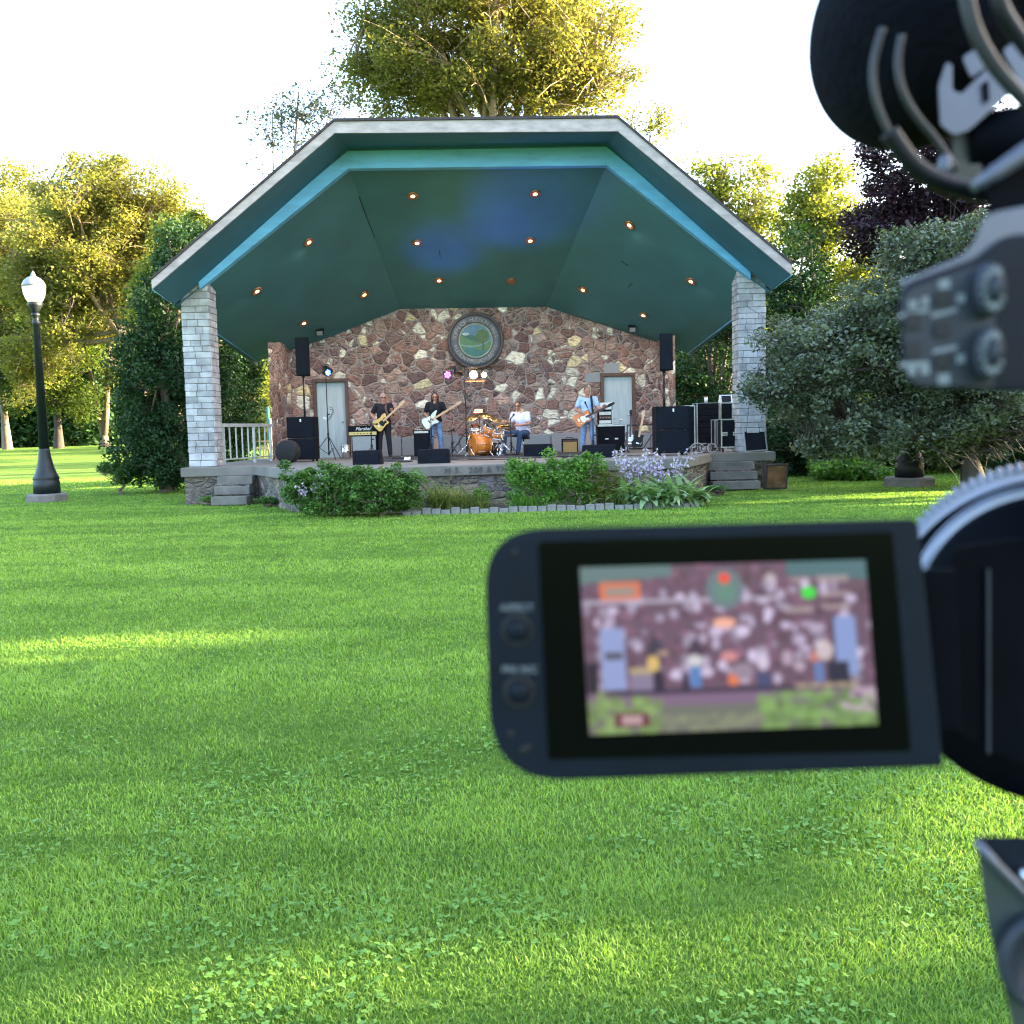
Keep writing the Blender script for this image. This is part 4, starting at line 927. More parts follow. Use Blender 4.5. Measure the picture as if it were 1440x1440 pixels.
def person(base, label, J, skin, shirt, pants, hair, hairst, shoe='shoe', yaw=0, fat=1.0, hem=.86, sleeve=.55, glasses=True, hv=(-1, 1), longsleeve=False, collar=True):
    """J: joints in the person's frame (x to the picture's right, -y towards the camera, z up from base)."""
    B = Vector(base); M = Matrix.Rotation(yaw, 3, 'Z')
    P = {k: B + M @ Vector(v) for k, v in J.items()}
    root = thing('person', B, label, 'person')
    d = MB(); sk = M_[skin]; n_ = Vector
    pel, che, nk, hd = P['pelvis'], P['chest'], P['neck'], P['head']
    up_ = (che - pel).normalized()
    body = MB()
    body.ell(pel, (.165 * fat, .115 * fat, .13)); body.ell(che, (.175, .12 * fat, .19)); body.ell(pel.lerp(che, .5), (.15 * fat, .11 * fat, .18))
    cap(body, che + up_ * .12, .07, nk + (hd - nk) * .2, .055); 
    hf = M @ Vector(J.get('face', (0, -1, 0))); hf.normalize(); hs = Vector((0, 0, 1)).cross(hf); hs.normalize(); hu = hf.cross(hs); hu = -hu if hu.z < 0 else hu
    rot = Matrix((hs, hf, hu)).transposed()
    body.ell(hd, (.075, .095, .115), rot); body.ell(hd - hu * .055 + hf * .022, (.055, .07, .06), rot)
    body.ell(hd + hf * .098 - hu * .012, (.013, .018, .026), rot, nu=8, nv=6)
    body.ell(hd + hf * .082 + hu * .02, (.05, .014, .012), rot, nu=8, nv=6); body.ell(hd + hf * .083 - hu * .055, (.026, .012, .010), rot, nu=8, nv=6)
    for s_ in (-1, 1): body.ell(hd + hs * .077 * s_ - hf * .005, (.012, .02, .032), rot, nu=8, nv=6)
    for s_ in ('l', 'r'):
        cap(body, P['sh' + s_], .056, P['el' + s_], .042); cap(body, P['el' + s_], .042, P['wr' + s_], .027)
        cap(body, che + up_ * .08, .07, P['sh' + s_], .06)
        cap(body, P['hip' + s_], .085 * fat, P['kn' + s_], .058); cap(body, P['kn' + s_], .058, P['an' + s_], .038)
        fdir = M @ Vector(J.get('foot' + s_, (0, -1, 0))); cap(body, P['an' + s_] - Vector((0, 0, .04)), .035, P['an' + s_] + fdir.normalized() * .15 - Vector((0, 0, .055)), .03)
        hand(body, P['wr' + s_], M @ Vector(J['fd' + s_]), M @ Vector(J['th' + s_]), J.get('curl', .8), 1.05)
    remesh('body', body, .0075, sk, root, smooth=2)
    sh = MB(); g_ = .016
    sh.ell(che, (.175 + g_, .12 * fat + g_, .19)); sh.ell(pel.lerp(che, .55), (.155 * fat + g_, .115 * fat + g_, .20)); sh.ell(pel + up_ * .02, (.172 * fat + g_, .125 * fat + g_, .13))
    for s_ in ('l', 'r'):
        cap(sh, che + up_ * .09, .075 + g_, P['sh' + s_], .064 + g_)
        e = P['sh' + s_].lerp(P['el' + s_], .62 if not longsleeve else 1); cap(sh, P['sh' + s_], .06 + g_, e, .052 + g_)
        if longsleeve: cap(sh, P['el' + s_], .046 + g_, P['el' + s_].lerp(P['wr' + s_], .85), .03 + g_)
    remesh('shirt', sh, .012, M_[shirt], root, smooth=3)
    if collar:
        c = MB().lathe([(.058, 0), (.066, .03), (.060, .045), (.054, .03)], che.lerp(nk, .72) , 14, axis=(nk - che), sxy=(1.1, 1)); part('collar', c, M_[shirt], root)
    pt = MB(); pt.ell(pel - up_ * .01, (.17 * fat + .008, .12 * fat + .006, .115))
    for s_ in ('l', 'r'):
        cap(pt, P['hip' + s_], .098 * fat, P['kn' + s_], .074); cap(pt, P['kn' + s_], .074, P['an' + s_] + Vector((0, 0, .01)), .060)
        cap(pt, pel, .11 * fat, P['hip' + s_], .098 * fat)
    remesh('trousers', pt, .012, M_[pants], root, smooth=3)
    for s_ in ('l', 'r'):
        f_ = MB(); fdir = (M @ Vector(J.get('foot' + s_, (0, -1, 0)))).normalized(); a = P['an' + s_] - Vector((0, 0, .035))
        cap(f_, a - fdir * .04, .045, a + fdir * .16 - Vector((0, 0, .012)), .038); remesh('shoe', f_, .012, M_[shoe], root, smooth=2)
    h = MB(); h.ell(hd - hf * .016 + hu * .018, (.084, .097, .112), rot)
    cut = []
    if hairst == 'long':
        for s_ in (-1, 1):
            cap(h, hd + hs * .062 * s_ - hf * .01, .042, hd + hs * .085 * s_ - hu * .20 + hf * .01, .035)
            cap(h, hd + hs * .085 * s_ - hu * .20 + hf * .01, .035, hd + hs * .08 * s_ - hu * .32 + hf * .03, .018)
        h.ell(hd - hf * .05 - hu * .1, (.085, .05, .14), rot)
    hm = remesh('hair', h, .008, M_[hair], root, smooth=2)
    # open the hair over the face
    bm = bmesh.new(); bm.from_mesh(hm.data); kill = []
    lo = .035 if hairst != 'receding' else .075
    for v in bm.verts:
        r_ = v.co - hd; f_ = r_.dot(hf); u_ = r_.dot(hu); s2 = r_.dot(hs)
        if f_ > .012 and u_ < lo + .02 * (abs(s2) < .05) and u_ > -.13 and abs(s2) < (.066 if hairst == 'long' else .2): kill.append(v)
        elif hairst != 'long' and (u_ < -.05 or (f_ > -.02 and u_ < -.02)): kill.append(v)
    bmesh.ops.delete(bm, geom=kill, context='VERTS'); bm.to_mesh(hm.data); bm.free()
    for s_ in (-1, 1):
        e = MB().ell(hd + hf * .079 + hs * .030 * s_ + hu * .004, (.013, .01, .008), rot, nu=8, nv=6); part('eye', e, M_['rubber'], root)
    if glasses:
        gm = MB()
        for s_ in (-1, 1):
            gm.ell(hd + hf * .096 + hs * .033 * s_ + hu * .004, (.025, .006, .017), rot, nu=10, nv=6); gm.tube([hd + hf * .09 + hs * .055 * s_ + hu * .008, hd + hs * .082 * s_ + hu * .01], .004, 5)
        gm.tube([hd + hf * .1 - hs * .012 + hu * .008, hd + hf * .1 + hs * .012 + hu * .008], .004, 5); part('glasses', gm, M_['rubber'], root)
    return root, P
def guitar(base, label, c, nd, fn, kind, lac, sc=1.0, strap=None):
    """c: body centre, nd: direction of the neck, fn: direction the front faces."""
    c = Vector(c); X = Vector(nd).normalized(); N_ = Vector(fn); N_ = (N_ - X * N_.dot(X)).normalized(); Yv = N_.cross(X).normalized()
    root = thing('guitar', c, label, 'guitar')
    L, Wd = .40 * sc, .32 * sc
    def pt(x, y, z): return c + X * x + Yv * y + N_ * z
    if kind == 'tele': prof = [(.19, .05), (.22, .10), (.20, .135), (.13, .14), (.04, .115), (-.06, .135), (-.15, .155), (-.20, .12), (-.215, .0), (-.20, -.12), (-.15, -.155), (-.06, -.135), (.04, -.115), (.10, -.13), (.14, -.12), (.13, -.07), (.13, -.03)]
    elif kind == 'lp': prof = [(.17, .04), (.20, .09), (.18, .13), (.11, .135), (.03, .11), (-.06, .135), (-.14, .16), (-.20, .13), (-.225, .0), (-.20, -.13), (-.14, -.16), (-.06, -.135), (.03, -.11), (.08, -.13), (.13, -.125), (.15, -.085), (.11, -.04)]
    else: prof = [(.16, .05), (.26, .13), (.25, .16), (.16, .15), (.04, .11), (-.06, .12), (-.16, .15), (-.22, .10), (-.23, .0), (-.21, -.12), (-.15, -.15), (-.05, -.12), (.03, -.11), (.12, -.14), (.17, -.13), (.14, -.07), (.13, -.03)]
    b = MB().prism([pt(x * sc, y * sc, -.02) for x, y in prof], N_ * .042); part('body', b, M_[lac], root, bevel=.006)
    pg = MB().prism([pt(x * sc * .5 + .05, y * sc * .5 - .02 * sc, .023) for x, y in prof], N_ * .003)
    part('pickguard', pg, M_['whitelac'] if kind != 'tele' else M_['rubber'], root)
    nl = .50 * sc if kind != 'bass' else .62 * sc
    nk = MB(); r3 = Matrix((X, Yv, N_)).transposed(); nk.box(pt(.12 * sc + nl / 2, 0, .022), (nl, .052, .024), r3); no = part('neck', nk, M_['maple'], root, bevel=.006)
    fb_ = MB().box(pt(.06 * sc + nl / 2 + .03, 0, .037), (nl + .08, .050, .006), r3); part('fretboard', fb_, M_['maple'] if kind != 'lp' else M_['rosewood'], no)
    e = .12 * sc + nl
    hs_ = MB().prism([pt(e - .01, -.024, .008), pt(e - .01, .024, .008), pt(e + .04, .045, .004), pt(e + .17 * sc, .04, .0), pt(e + .19 * sc, .0, 0), pt(e + .16 * sc, -.02, 0), pt(e + .04, -.034, .004)], N_ * .016); part('headstock', hs_, M_['maple'] if kind != 'lp' else M_['rubber'], root, bevel=.003)
    for i in range(4 if kind == 'bass' else 6):
        tm = MB().tube([pt(e + .04 + .022 * i, .03, .004), pt(e + .04 + .022 * i, .065, .004)], .006, 6); part('tuning_peg', tm, M_['chrome'], root)
    for x in (.05, -.05): pk = MB().box(pt(x * sc, 0, .028), (.03, .075, .012), r3); part('pickup', pk, M_['rubber'] if kind != 'lp' else M_['chrome'], root, bevel=.003)
    br = MB().box(pt(-.12 * sc, 0, .028), (.035, .08, .012), r3); part('bridge', br, M_['chrome'], root, bevel=.003)
    for x, y in ((-.13, -.08), (-.09, -.105)): kb = MB().lathe([(.011, 0), (.011, .014), (0, .014)], pt(x * sc, y * sc, .022), 10, axis=N_); part('knob', kb, M_['chrome'], root)
    if strap:
        s_ = MB(); pts_ = [Vector(p) for p in strap]
        for i in range(len(pts_) - 1):
            a, b2 = pts_[i], pts_[i + 1]; t = (b2 - a).normalized(); w_ = t.cross(Vector((0, -1, 0.2))).normalized() * .028
            s_.prism([a - w_, a + w_, b2 + w_, b2 - w_], Vector((0, -.006, 0)))
        part('strap', s_, M_['brownwood'] if kind == 'tele' else M_['rubber'], root)
    return root
def dstage(px, py): return gz(px, py, ZD)
BASEJ = lambda: dict(pelvis=(0, 0, .93), chest=(0, .0, 1.24), neck=(0, 0, 1.45), head=(0, -.02, 1.585),
    shl=(.185, 0, 1.38), shr=(-.185, 0, 1.38), hipl=(.09, 0, .88), hipr=(-.09, 0, .88), knl=(.12, -.02, .48), knr=(-.12, -.02, .48),
    anl=(.14, .02, .08), anr=(-.14, .02, .08), ell=(.3, -.05, 1.12), elr=(-.3, -.05, 1.12), wrl=(.3, -.25, 1.1), wrr=(-.1, -.2, 1.0),
    fdl=(0, 0, 1), thl=(0, -1, 0), fdr=(1, 0, -.3), thr=(0, 0, 1), footl=(.25, -1, 0), footr=(-.25, -1, 0), face=(0, -1, -.05))
def figure_base(px, Y):
    p = at(px, 640, Y); return Vector((p.x, p.y, ZD))
# 1: guitarist in black
b1 = figure_base(541.5, 26.4); J = BASEJ()
J.update(ell=(.27, -.06, 1.13), wrl=(.26, -.27, 1.20), fdl=(-.1, -.5, 1), thl=(-1, 0, .2), elr=(-.33, .0, 1.13), wrr=(-.14, -.22, .99), fdr=(1, -.2, -.1), thr=(0, 0, 1), face=(.22, -1, -.02))
_, P1 = person(b1, 'grey haired guitarist in black shirt and sunglasses playing a yellow guitar', J, 'skin', 'blackcloth', 'darkpants', 'hairgrey', 'short', fat=1.1)
g1 = b1 + Vector((-.02, -.26, .93))
guitar(b1, 'butterscotch yellow electric guitar held by the man in black', g1, (.72, -.06, .62), (.05, -1, .15), 'tele', 'butter', 1.05, [b1 + Vector((.16, -.17, 1.05)), b1 + Vector((.08, -.16, 1.28)), b1 + Vector((.08, -.05, 1.46))])
# 2: bass player
b2 = figure_base(614, 26.6); J = BASEJ()
J.update(ell=(.30, -.03, 1.14), wrl=(.40, -.24, 1.18), fdl=(-.2, -.4, 1), thl=(-1, 0, .2), elr=(-.28, .03, 1.12), wrr=(-.20, -.20, 1.05), fdr=(.6, -.2, -.7), thr=(.5, -.3, .8), face=(.1, -1, -.12))
person(b2, 'long haired bass player in black top and light jeans', J, 'skin', 'blackcloth', 'jeans', 'hairdark', 'long', longsleeve=False, collar=False)
guitar(b2, 'white bass guitar held by the long haired player', b2 + Vector((-.10, -.26, .95)), (.80, -.05, .46), (.05, -1, .15), 'bass', 'whitelac', 1.05, [b2 + Vector((.10, -.18, 1.05)), b2 + Vector((.07, -.16, 1.3)), b2 + Vector((.05, -.04, 1.46))])
# 4: guitarist in light blue
b4 = figure_base(827.5, 25.2); J = BASEJ()
J.update(ell=(.26, -.10, 1.14), wrl=(.40, -.28, 1.13), fdl=(.1, -.5, 1), thl=(-1, 0, .2), elr=(-.30, .0, 1.12), wrr=(-.06, -.24, 1.0), fdr=(1, -.2, .1), thr=(0, 0, 1), face=(.45, -1, -.05))
person(b4, 'guitarist in light blue shirt and jeans at the right microphone', J, 'skin2', 'blueshirt', 'jeans', 'hairbrown', 'receding', glasses=False, collar=False)
guitar(b4, 'orange sunburst electric guitar held by the man in light blue', b4 + Vector((-.13, -.27, .90)), (.88, -.05, .40), (.05, -1, .1), 'lp', 'sunburst', 1.08, [b4 + Vector((.12, -.18, 1.0)), b4 + Vector((.1, -.17, 1.25)), b4 + Vector((.09, -.04, 1.46))])
# 3: drummer, seated on a stool
b3 = figure_base(733, 25.9)
J = BASEJ(); J.update(pelvis=(.06, .05, .58), chest=(.02, 0, .92), neck=(-.03, -.02, 1.13), head=(-.06, -.04, 1.27), shl=(.19, -.03, 1.05), shr=(-.19, .02, 1.05),
    hipl=(.14, -.02, .55), hipr=(-.02, .0, .55), knl=(-.02, -.42, .56), knr=(-.42, -.26, .56), anl=(-.08, -.40, .09), anr=(-.46, -.40, .09),
    ell=(.22, -.16, .80), wrl=(-.02, -.30, .76), elr=(-.26, -.10, .80), wrr=(-.36, -.28, .86), fdl=(-1, -.2, .1), thl=(0, 0, 1), fdr=(-1, -.3, .1), thr=(0, 0, 1), footl=(-.2, -1, 0), footr=(-.4, -1, 0), face=(-.3, -1, -.05))
person(b3, 'dark haired drummer in white shirt seated on a stool', J, 'skin2', 'whiteshirt', 'darkjeans', 'hairdark', 'short', fat=1.1)
t = thing('drum_stool', b3 + Vector((.07, .07, 0)), 'low round stool under the drummer', 'stool'); c = b3 + Vector((.07, .07, 0))
part('seat', MB().lathe([(.0, .40), (.15, .40), (.17, .42), (.17, .455), (.14, .475), (0, .475)], c, 20), M_['rubber'], t)
part('column', MB().tube([c + Vector((0, 0, .15)), c + Vector((0, 0, .42))], .02, 8), M_['chrome'], t)
for k in range(3):
    a = k * 2.094 + .5; part('leg', MB().tube([c + Vector((0, 0, .24)), c + Vector((.24 * math.cos(a), .24 * math.sin(a), .012))], .012, 6), M_['chrome'], t)

# ---- helpers for equipment
def fx(px, Y, py=610): return at(px, py, Y).x
def fz(px, py, Y): return at(px, py, Y).z
def tripod(root, c, h, r_, hub=.35, th=.011, m='black', sp=.0):
    part('pole', MB().tube([c + Vector((0, 0, .12)), c + Vector((0, 0, h * .55))], .019, 8).tube([c + Vector((0, 0, h * .55)), c + Vector((0, 0, h))], .013, 8), M_[m], root)
    part('collar', MB().lathe([(.02, 0), (.03, .01), (.03, .06), (.02, .07)], c + Vector((0, 0, hub)), 12), M_[m], root)
    part('knob', MB().tube([c + Vector((.02, -.02, h * .55)), c + Vector((.06, -.05, h * .55))], [.014, .02], 8), M_[m], root)
    for k in range(3):
        a = k * 2.094 + .6 + sp; e = Vector((r_ * math.cos(a), r_ * math.sin(a), .014))
        part('leg', MB().tube([c + Vector((0, 0, hub)), c + e], th, 6), M_[m], root)
        part('brace', MB().tube([c + Vector((0, 0, .14)), c + e * .5 + Vector((0, 0, hub * .5))], th * .7, 5), M_[m], root)
def mic_on(root, p, d):
    d = Vector(d).normalized(); part('microphone', MB().tube([p - d * .17, p - d * .03], [.011, .018], 8), M_['rubber'], root); part('mic_head', MB().ell(p, (.027, .027, .03)), M_['greycloth'] if False else M_['rubber'], root)
def micstand(px, Y, toppy, tip, label, boom=True, r_=.28, sp=0):
    c = Vector((fx(px, Y), Y, ZD)); h = fz(px, toppy, Y) - ZD
    root = thing('microphone_stand', c, label, 'microphone stand', 'microphone stands on the stage'); tripod(root, c, h, r_, hub=.3, th=.009, sp=sp)
    tp = c + Vector((0, 0, h))
    if tip is not None:
        q = Vector(tip); part('boom', MB().tube([tp - (q - tp) * .35, q], .008, 6), M_['black'], root)
        part('clutch', MB().lathe([(.02, -.02), (.024, 0), (.02, .02)], tp, 10, axis=(1, 0, 0)), M_['black'], root); mic_on(root, q, q - tp)
    return root
def w2(px, py, Y): return at(px, py, Y)
micstand(522, 25.8, 596, w2(530, 596.5, 25.6), 'boom microphone stand between the amplifier head and the man in black')
micstand(606.5, 25.7, 590, w2(606, 571, 25.6), 'straight microphone stand in front of the bass player', sp=.5)
micstand(718.5, 24.6, 589, w2(722.5, 583, 24.7), 'microphone stand in front of the drummer', sp=.3)
micstand(834, 24.3, 590, w2(823, 566, 24.6), 'boom microphone stand in front of the man in light blue', sp=.9)
micstand(635.5, 25.5, 605, w2(638, 604, 25.5), 'short black microphone stand right of the bass player', r_=.2)
# light stands
def par_can(root, c, d, face, r_=.10, nm='lamp_can'):
    d = Vector(d).normalized(); o = part(nm, MB().lathe([(.0, -.20), (r_ * .7, -.19), (r_ * .85, -.12), (r_, -.02), (r_ * 1.02, .03), (r_ * .93, .03), (r_ * .9, .0), (0, .0)], c, 20, axis=d), M_['black'], root)
    if face:
        x = d.orthogonal().normalized(); y = d.cross(x)
        for k in range(7):
            p = c + d * .008 + ((x * math.cos(k * 1.0472) + y * math.sin(k * 1.0472)) * r_ * .58 if k < 6 else Vector())
            part('led', MB().lathe([(0, .012), (r_ * .2, .008), (r_ * .26, 0)], p, 10, axis=d), M_[face], o)
    part('yoke', MB().tube([c + Vector((-r_ * 1.1, 0, 0)), c + Vector((-r_ * .8, 0, r_ * 1.25)), c + Vector((r_ * .8, 0, r_ * 1.25)), c + Vector((r_ * 1.1, 0, 0))], .01, 6), M_['black'], root)
M_['led_blue'] = emit('blue_led', (.05, .18, 1.0), 2.2); M_['led_mag'] = emit('magenta_led', (.75, .05, .9), 1.6)
M_['led_white'] = emit('warm_white_led', (1.0, .72, .42), 7.0); M_['led_red'] = emit('red_led', (1.0, .08, .05), 1.6); M_['led_yel'] = emit('yellow_led', (1.0, .85, .4), 1.6)
Y = 25.3; c = Vector((fx(461.5, Y), Y, ZD)); h = fz(461, 530, Y) - ZD
t = thing('light_stand', c, 'thin black light stand with blue lamp in front of the left door', 'light stand'); tripod(t, c, h, .48, hub=.62, sp=.45)
par_can(t, w2(461, 524, Y), (.7, -.8, -.1), 'led_blue', .09); par_can(t, w2(458, 519, Y + .1), (-.5, -.6, .2), None, .09)
for (a, b) in ((572, 585), (575, 588)):
    part('cable_hook', MB().tube([w2(462, a, Y), w2(467, a + 1, Y), w2(469, a + 5, Y), w2(465, b, Y), w2(462, b + 3, Y)], .007, 5), M_['rubber'], t)
part('paper_tag', MB().box(w2(457, 588, Y), (.10, .01, .05), Matrix.Rotation(R(25), 3, 'Y')), M_['white'], t)
Y = 25.0; c = Vector((fx(656, Y), Y, ZD)); h = fz(656, 517, Y) - ZD
t = thing('light_stand', c, 'tall black light stand with four lamps below the round sign', 'light stand'); tripod(t, c, h, .5, hub=.66, sp=.1, th=.013)
part('crossbar', MB().tube([w2(626, 519, Y), w2(684, 516, Y)], .016, 8), M_['black'], t)
part('winch', MB().box(w2(655.5, 557, Y) + Vector((0, -.03, 0)), (.09, .08, .16)), M_['black'], t, bevel=.012)
par_can(t, w2(629.5, 527, Y), (-.25, -1, -.1), 'led_mag', .105); par_can(t, w2(644.5, 525, Y), (.1, -.6, -.8), None, .11)
par_can(t, w2(666, 527, Y), (.05, -1, -.1), 'led_white', .12); par_can(t, w2(680.5, 527, Y), (.2, -1, -.1), 'led_yel', .085)
part('barn_door', MB().box(w2(668, 536, Y), (.5, .14, .02), Matrix.Rotation(R(10), 3, 'X')), M_['rust'], t)
# the lit lamps give light of their own
def spot(name, loc, tgt, col, e_, ang, blend=.6, r_=.05):
    l_ = bpy.data.lights.new(name, 'SPOT'); l_.energy = e_; l_.color = col; l_.spot_size = R(ang); l_.spot_blend = blend; l_.shadow_soft_size = r_
    o = bpy.data.objects.new(name, l_); COL.objects.link(o); o.location = loc; o.rotation_euler = (Vector(tgt) - Vector(loc)).to_track_quat('-Z', 'Y').to_euler()
hb, _ = hit(740, 295); spot('blue_stage_light', w2(668, 512, 24.9), hb, (.07, .12, 1.0), 30, 56, 1.0)
hb2, _ = hit(625, 352); spot('blue_stage_light', w2(640, 512, 24.9), hb2, (.07, .14, 1.0), 17, 50, 1.0)
hb3, _ = hit(650, 262); spot('green_stage_light', w2(656, 512, 24.9), hb3, (.05, 1.0, .2), 2, 46, 1.0)
spot('warm_stage_light', w2(666, 527, 24.75), w2(668, 640, 19.5), (1, .5, .35), 10, 90)
pl = bpy.data.lights.new('warm_lamp_glow', 'POINT'); pl.energy = 7; pl.color = (1, .55, .3); pl.shadow_soft_size = .06; po = bpy.data.objects.new('warm_lamp_glow', pl); COL.objects.link(po); po.location = w2(670, 527, 25.0) + Vector((0, -.35, 0))
# PA stacks
def subs(px0, px1, ptop, Y, depth, label, n=2, edge=False):
    x0, x1 = fx(px0, Y), fx(px1, Y); zt = fz((px0 + px1) / 2, ptop, Y); H = (zt - ZD - .05) / n
    for k in range(n):
        c = Vector(((x0 + x1) / 2, Y + depth / 2, ZD + .05 + H * k))
        t = thing('subwoofer', c, ('upper' if k else 'lower') + ' ' + label, 'subwoofer', 'subwoofer stacks')
        part('cabinet', MB().box(c + Vector((0, 0, H / 2)), (x1 - x0, depth, H - .006)), M_['tolex'], t, bevel=.015)
        part('grille', MB().box(c + Vector((0, -depth / 2 - .004, H / 2)), (x1 - x0 - .05, .02, H - .05)), M_['grille'], t, bevel=.006)
        if k == n - 1: part('badge', MB().box(c + Vector((.01, -depth / 2 - .018, H - .09)), (.035, .008, .07)), M_['white'], t, bevel=.003)
        if k == 0:
            for sx in (-1, 1):
                for sy in (-1, 1): part('foot', MB().lathe([(.03, -.05), (.03, .0)], c + Vector((sx * (x1 - x0) * .4, sy * depth * .4, 0)), 10), M_['rubber'], t)
    return (x0 + x1) / 2, zt
xs1, zt1 = subs(403.5, 442, 586, 24.2, .6, 'black subwoofer of the left stack beside the door')
xs2, zt2 = subs(923, 970, 571, 21.9, .65, 'black subwoofer of the right stack near the steps')
for (px0, px1, pt_, pb, Y, ppx, side, zt) in ((415.5, 435, 474.5, 528.5, 24.5, 428, 'left', zt1), (927.5, 946.5, 469, 521, 22.2, 936, 'right', zt2)):
    x0, x1 = fx(px0, Y, 500), fx(px1, Y, 500); z1 = fz(px0, pt_, Y); z0 = fz(px0, pb, Y)
    c = Vector(((x0 + x1) / 2, Y, z0)); t = thing('loudspeaker', c, 'tall black loudspeaker raised on a pole above the %s subwoofers' % side, 'loudspeaker', 'raised loudspeakers')
    part('cabinet', MB().prism([Vector((x0, Y, z0)), Vector((x1, Y, z0)), Vector((x1 - .06, Y + .34, z0)), Vector((x0 + .06, Y + .34, z0))], (0, 0, z1 - z0)), M_['tolex'], t, bevel=.015)
    part('grille', MB().box(((x0 + x1) / 2, Y - .006, (z0 + z1) / 2), (x1 - x0 - .03, .02, z1 - z0 - .04)), M_['grille'], t, bevel=.008)
    part('pole_socket', MB().lathe([(.04, -.04), (.04, .01)], (fx(ppx, Y), Y + .15, z0), 12), M_['black'], t)
    pb_ = Vector((fx(ppx, Y), Y + .15, zt)); t2 = thing('speaker_pole', pb_, 'black pole carrying the %s loudspeaker' % side, 'speaker pole', 'speaker poles')
    part('lower_tube', MB().tube([pb_, pb_.lerp(Vector((pb_.x, pb_.y, z0)), .5)], .026, 10), M_['black'], t2); part('upper_tube', MB().tube([pb_.lerp(Vector((pb_.x, pb_.y, z0)), .48), Vector((pb_.x, pb_.y, z0 - .03))], .019, 10), M_['black'], t2)
# round dark drum case lying left of the left stack, with a thin stick leaning on it
c = Vector((fx(400, 23.3), 23.3, ZD + .27)); t = thing('round_case', c - Vector((0, 0, .27)), 'round black case standing on edge left of the left subwoofers', 'case')
part('shell', MB().lathe([(0, 0), (.25, 0), (.27, .02), (.27, .26), (.25, .28), (0, .28)], c, 28, axis=(.25, 1, 0)), M_['rubber'], t); part('band', MB().lathe([(.272, .12), (.278, .13), (.278, .17), (.272, .18)], c, 28, axis=(.25, 1, 0)), M_['black'], t)
# monitor wedges
def wedge(px0, px1, pt_, Y, label, d=.42):
    x0, x1 = fx(px0, Y), fx(px1, Y); h = fz((px0 + px1) / 2, pt_, Y) - ZD; c = Vector(((x0 + x1) / 2, Y, ZD))
    t = thing('monitor_wedge', c, label, 'stage monitor', 'floor monitors'); W_ = x1 - x0
    # the picture shows the backs of the wedges; they lean towards the band
    def sec(x, q=0): return [Vector((x, Y + q, ZD + q)), Vector((x, Y + d, ZD + q)), Vector((x, Y + d * .92, ZD + h * .35)), Vector((x, Y + d * .36, ZD + h - q)), Vector((x, Y + .05 + q, ZD + h - q))]
    part('cabinet', MB().prism(sec(x0), (W_, 0, 0)), M_['tolex'], t, bevel=.02)
    a, b = sec(x0 + .03)[2], sec(x0 + .03)[3]; nn = (b - a).cross(Vector((1, 0, 0))).normalized(); nn = nn if nn.y > 0 else -nn
    part('grille', MB().prism([a, a + Vector((W_ - .06, 0, 0)), b + Vector((W_ - .06, 0, 0)), b], nn * .012), M_['grille'], t)
    part('back_plate', MB().box(((x0 + x1) / 2, Y + .015, ZD + h * .45), (W_ * .8, .02, h * .6)), M_['grille'], t, bevel=.004)
    for s_ in (-1, 1): part('handle', MB().box(((x0 + x1) / 2 + s_ * (W_ / 2 + .003), Y + .18, ZD + h * .55), (.012, .12, .04)), M_['black'], t, bevel=.004)
wedge(586, 631, 632, 20.6, 'black floor monitor in front of the bass player')
wedge(736, 777, 625, 23.6, 'black floor monitor right of the drummer')
wedge(819, 866, 626, 21.6, 'black floor monitor in front of the man in light blue')
wedge(494, 535, 634, 20.8, 'black floor monitor half hidden behind the left bush')
# amplifiers
Y = 26.2; x0, x1 = fx(489.5, Y), fx(530.5, Y); z0, z1 = fz(510, 613.5, Y), fz(510, 598.5, Y)
xc0, xc1 = fx(494, Y), fx(529, Y)
t = thing('speaker_cabinet', ((xc0 + xc1) / 2, Y + .15, ZD), 'grey fronted speaker cabinet under the black amplifier head', 'speaker cabinet')
part('shell', MB().box(((xc0 + xc1) / 2, Y + .19, (ZD + z0) / 2 + .01), (xc1 - xc0, .35, z0 - ZD - .02)), M_['tolex'], t, bevel=.012)
part('grille_cloth', MB().box(((xc0 + xc1) / 2, Y + .012, (ZD + z0) / 2 + .06), (xc1 - xc0 - .05, .02, (z0 - ZD) * .78)), M_['greycloth'], t)
t = thing('amplifier_head', ((x0 + x1) / 2, Y + .15, z0), 'black amplifier head with gold panel and white script lettering', 'amplifier')
part('shell', MB().box(((x0 + x1) / 2, Y + .15, (z0 + z1) / 2), (x1 - x0, .28, z1 - z0 - .004)), M_['tolex'], t, bevel=.012)
part('gold_panel', MB().box(((x0 + x1) / 2, Y + .004, z0 + .075), (x1 - x0 - .04, .02, .085)), M_['gold'], t)
for i in range(6): part('knob', MB().lathe([(.014, 0), (.014, .015), (0, .015)], ((x0 + x1) / 2 - .22 + .085 * i, Y - .006, z0 + .07), 10, axis=(0, -1, 0)), M_['rubber'], t)
text_part('script_lettering', "Marshall", .125, .006, face_m(((x0 + x1) / 2 + .02, Y + .002, z1 - .085), (1, 0, 0)), M_['white'], t, shear=.35)
part('handle', MB().tube([((x0 + x1) / 2 - .12, Y + .15, z1), ((x0 + x1) / 2 - .1, Y + .15, z1 + .03), ((x0 + x1) / 2 + .1, Y + .15, z1 + .03), ((x0 + x1) / 2 + .12, Y + .15, z1)], .012, 6), M_['rubber'], t)
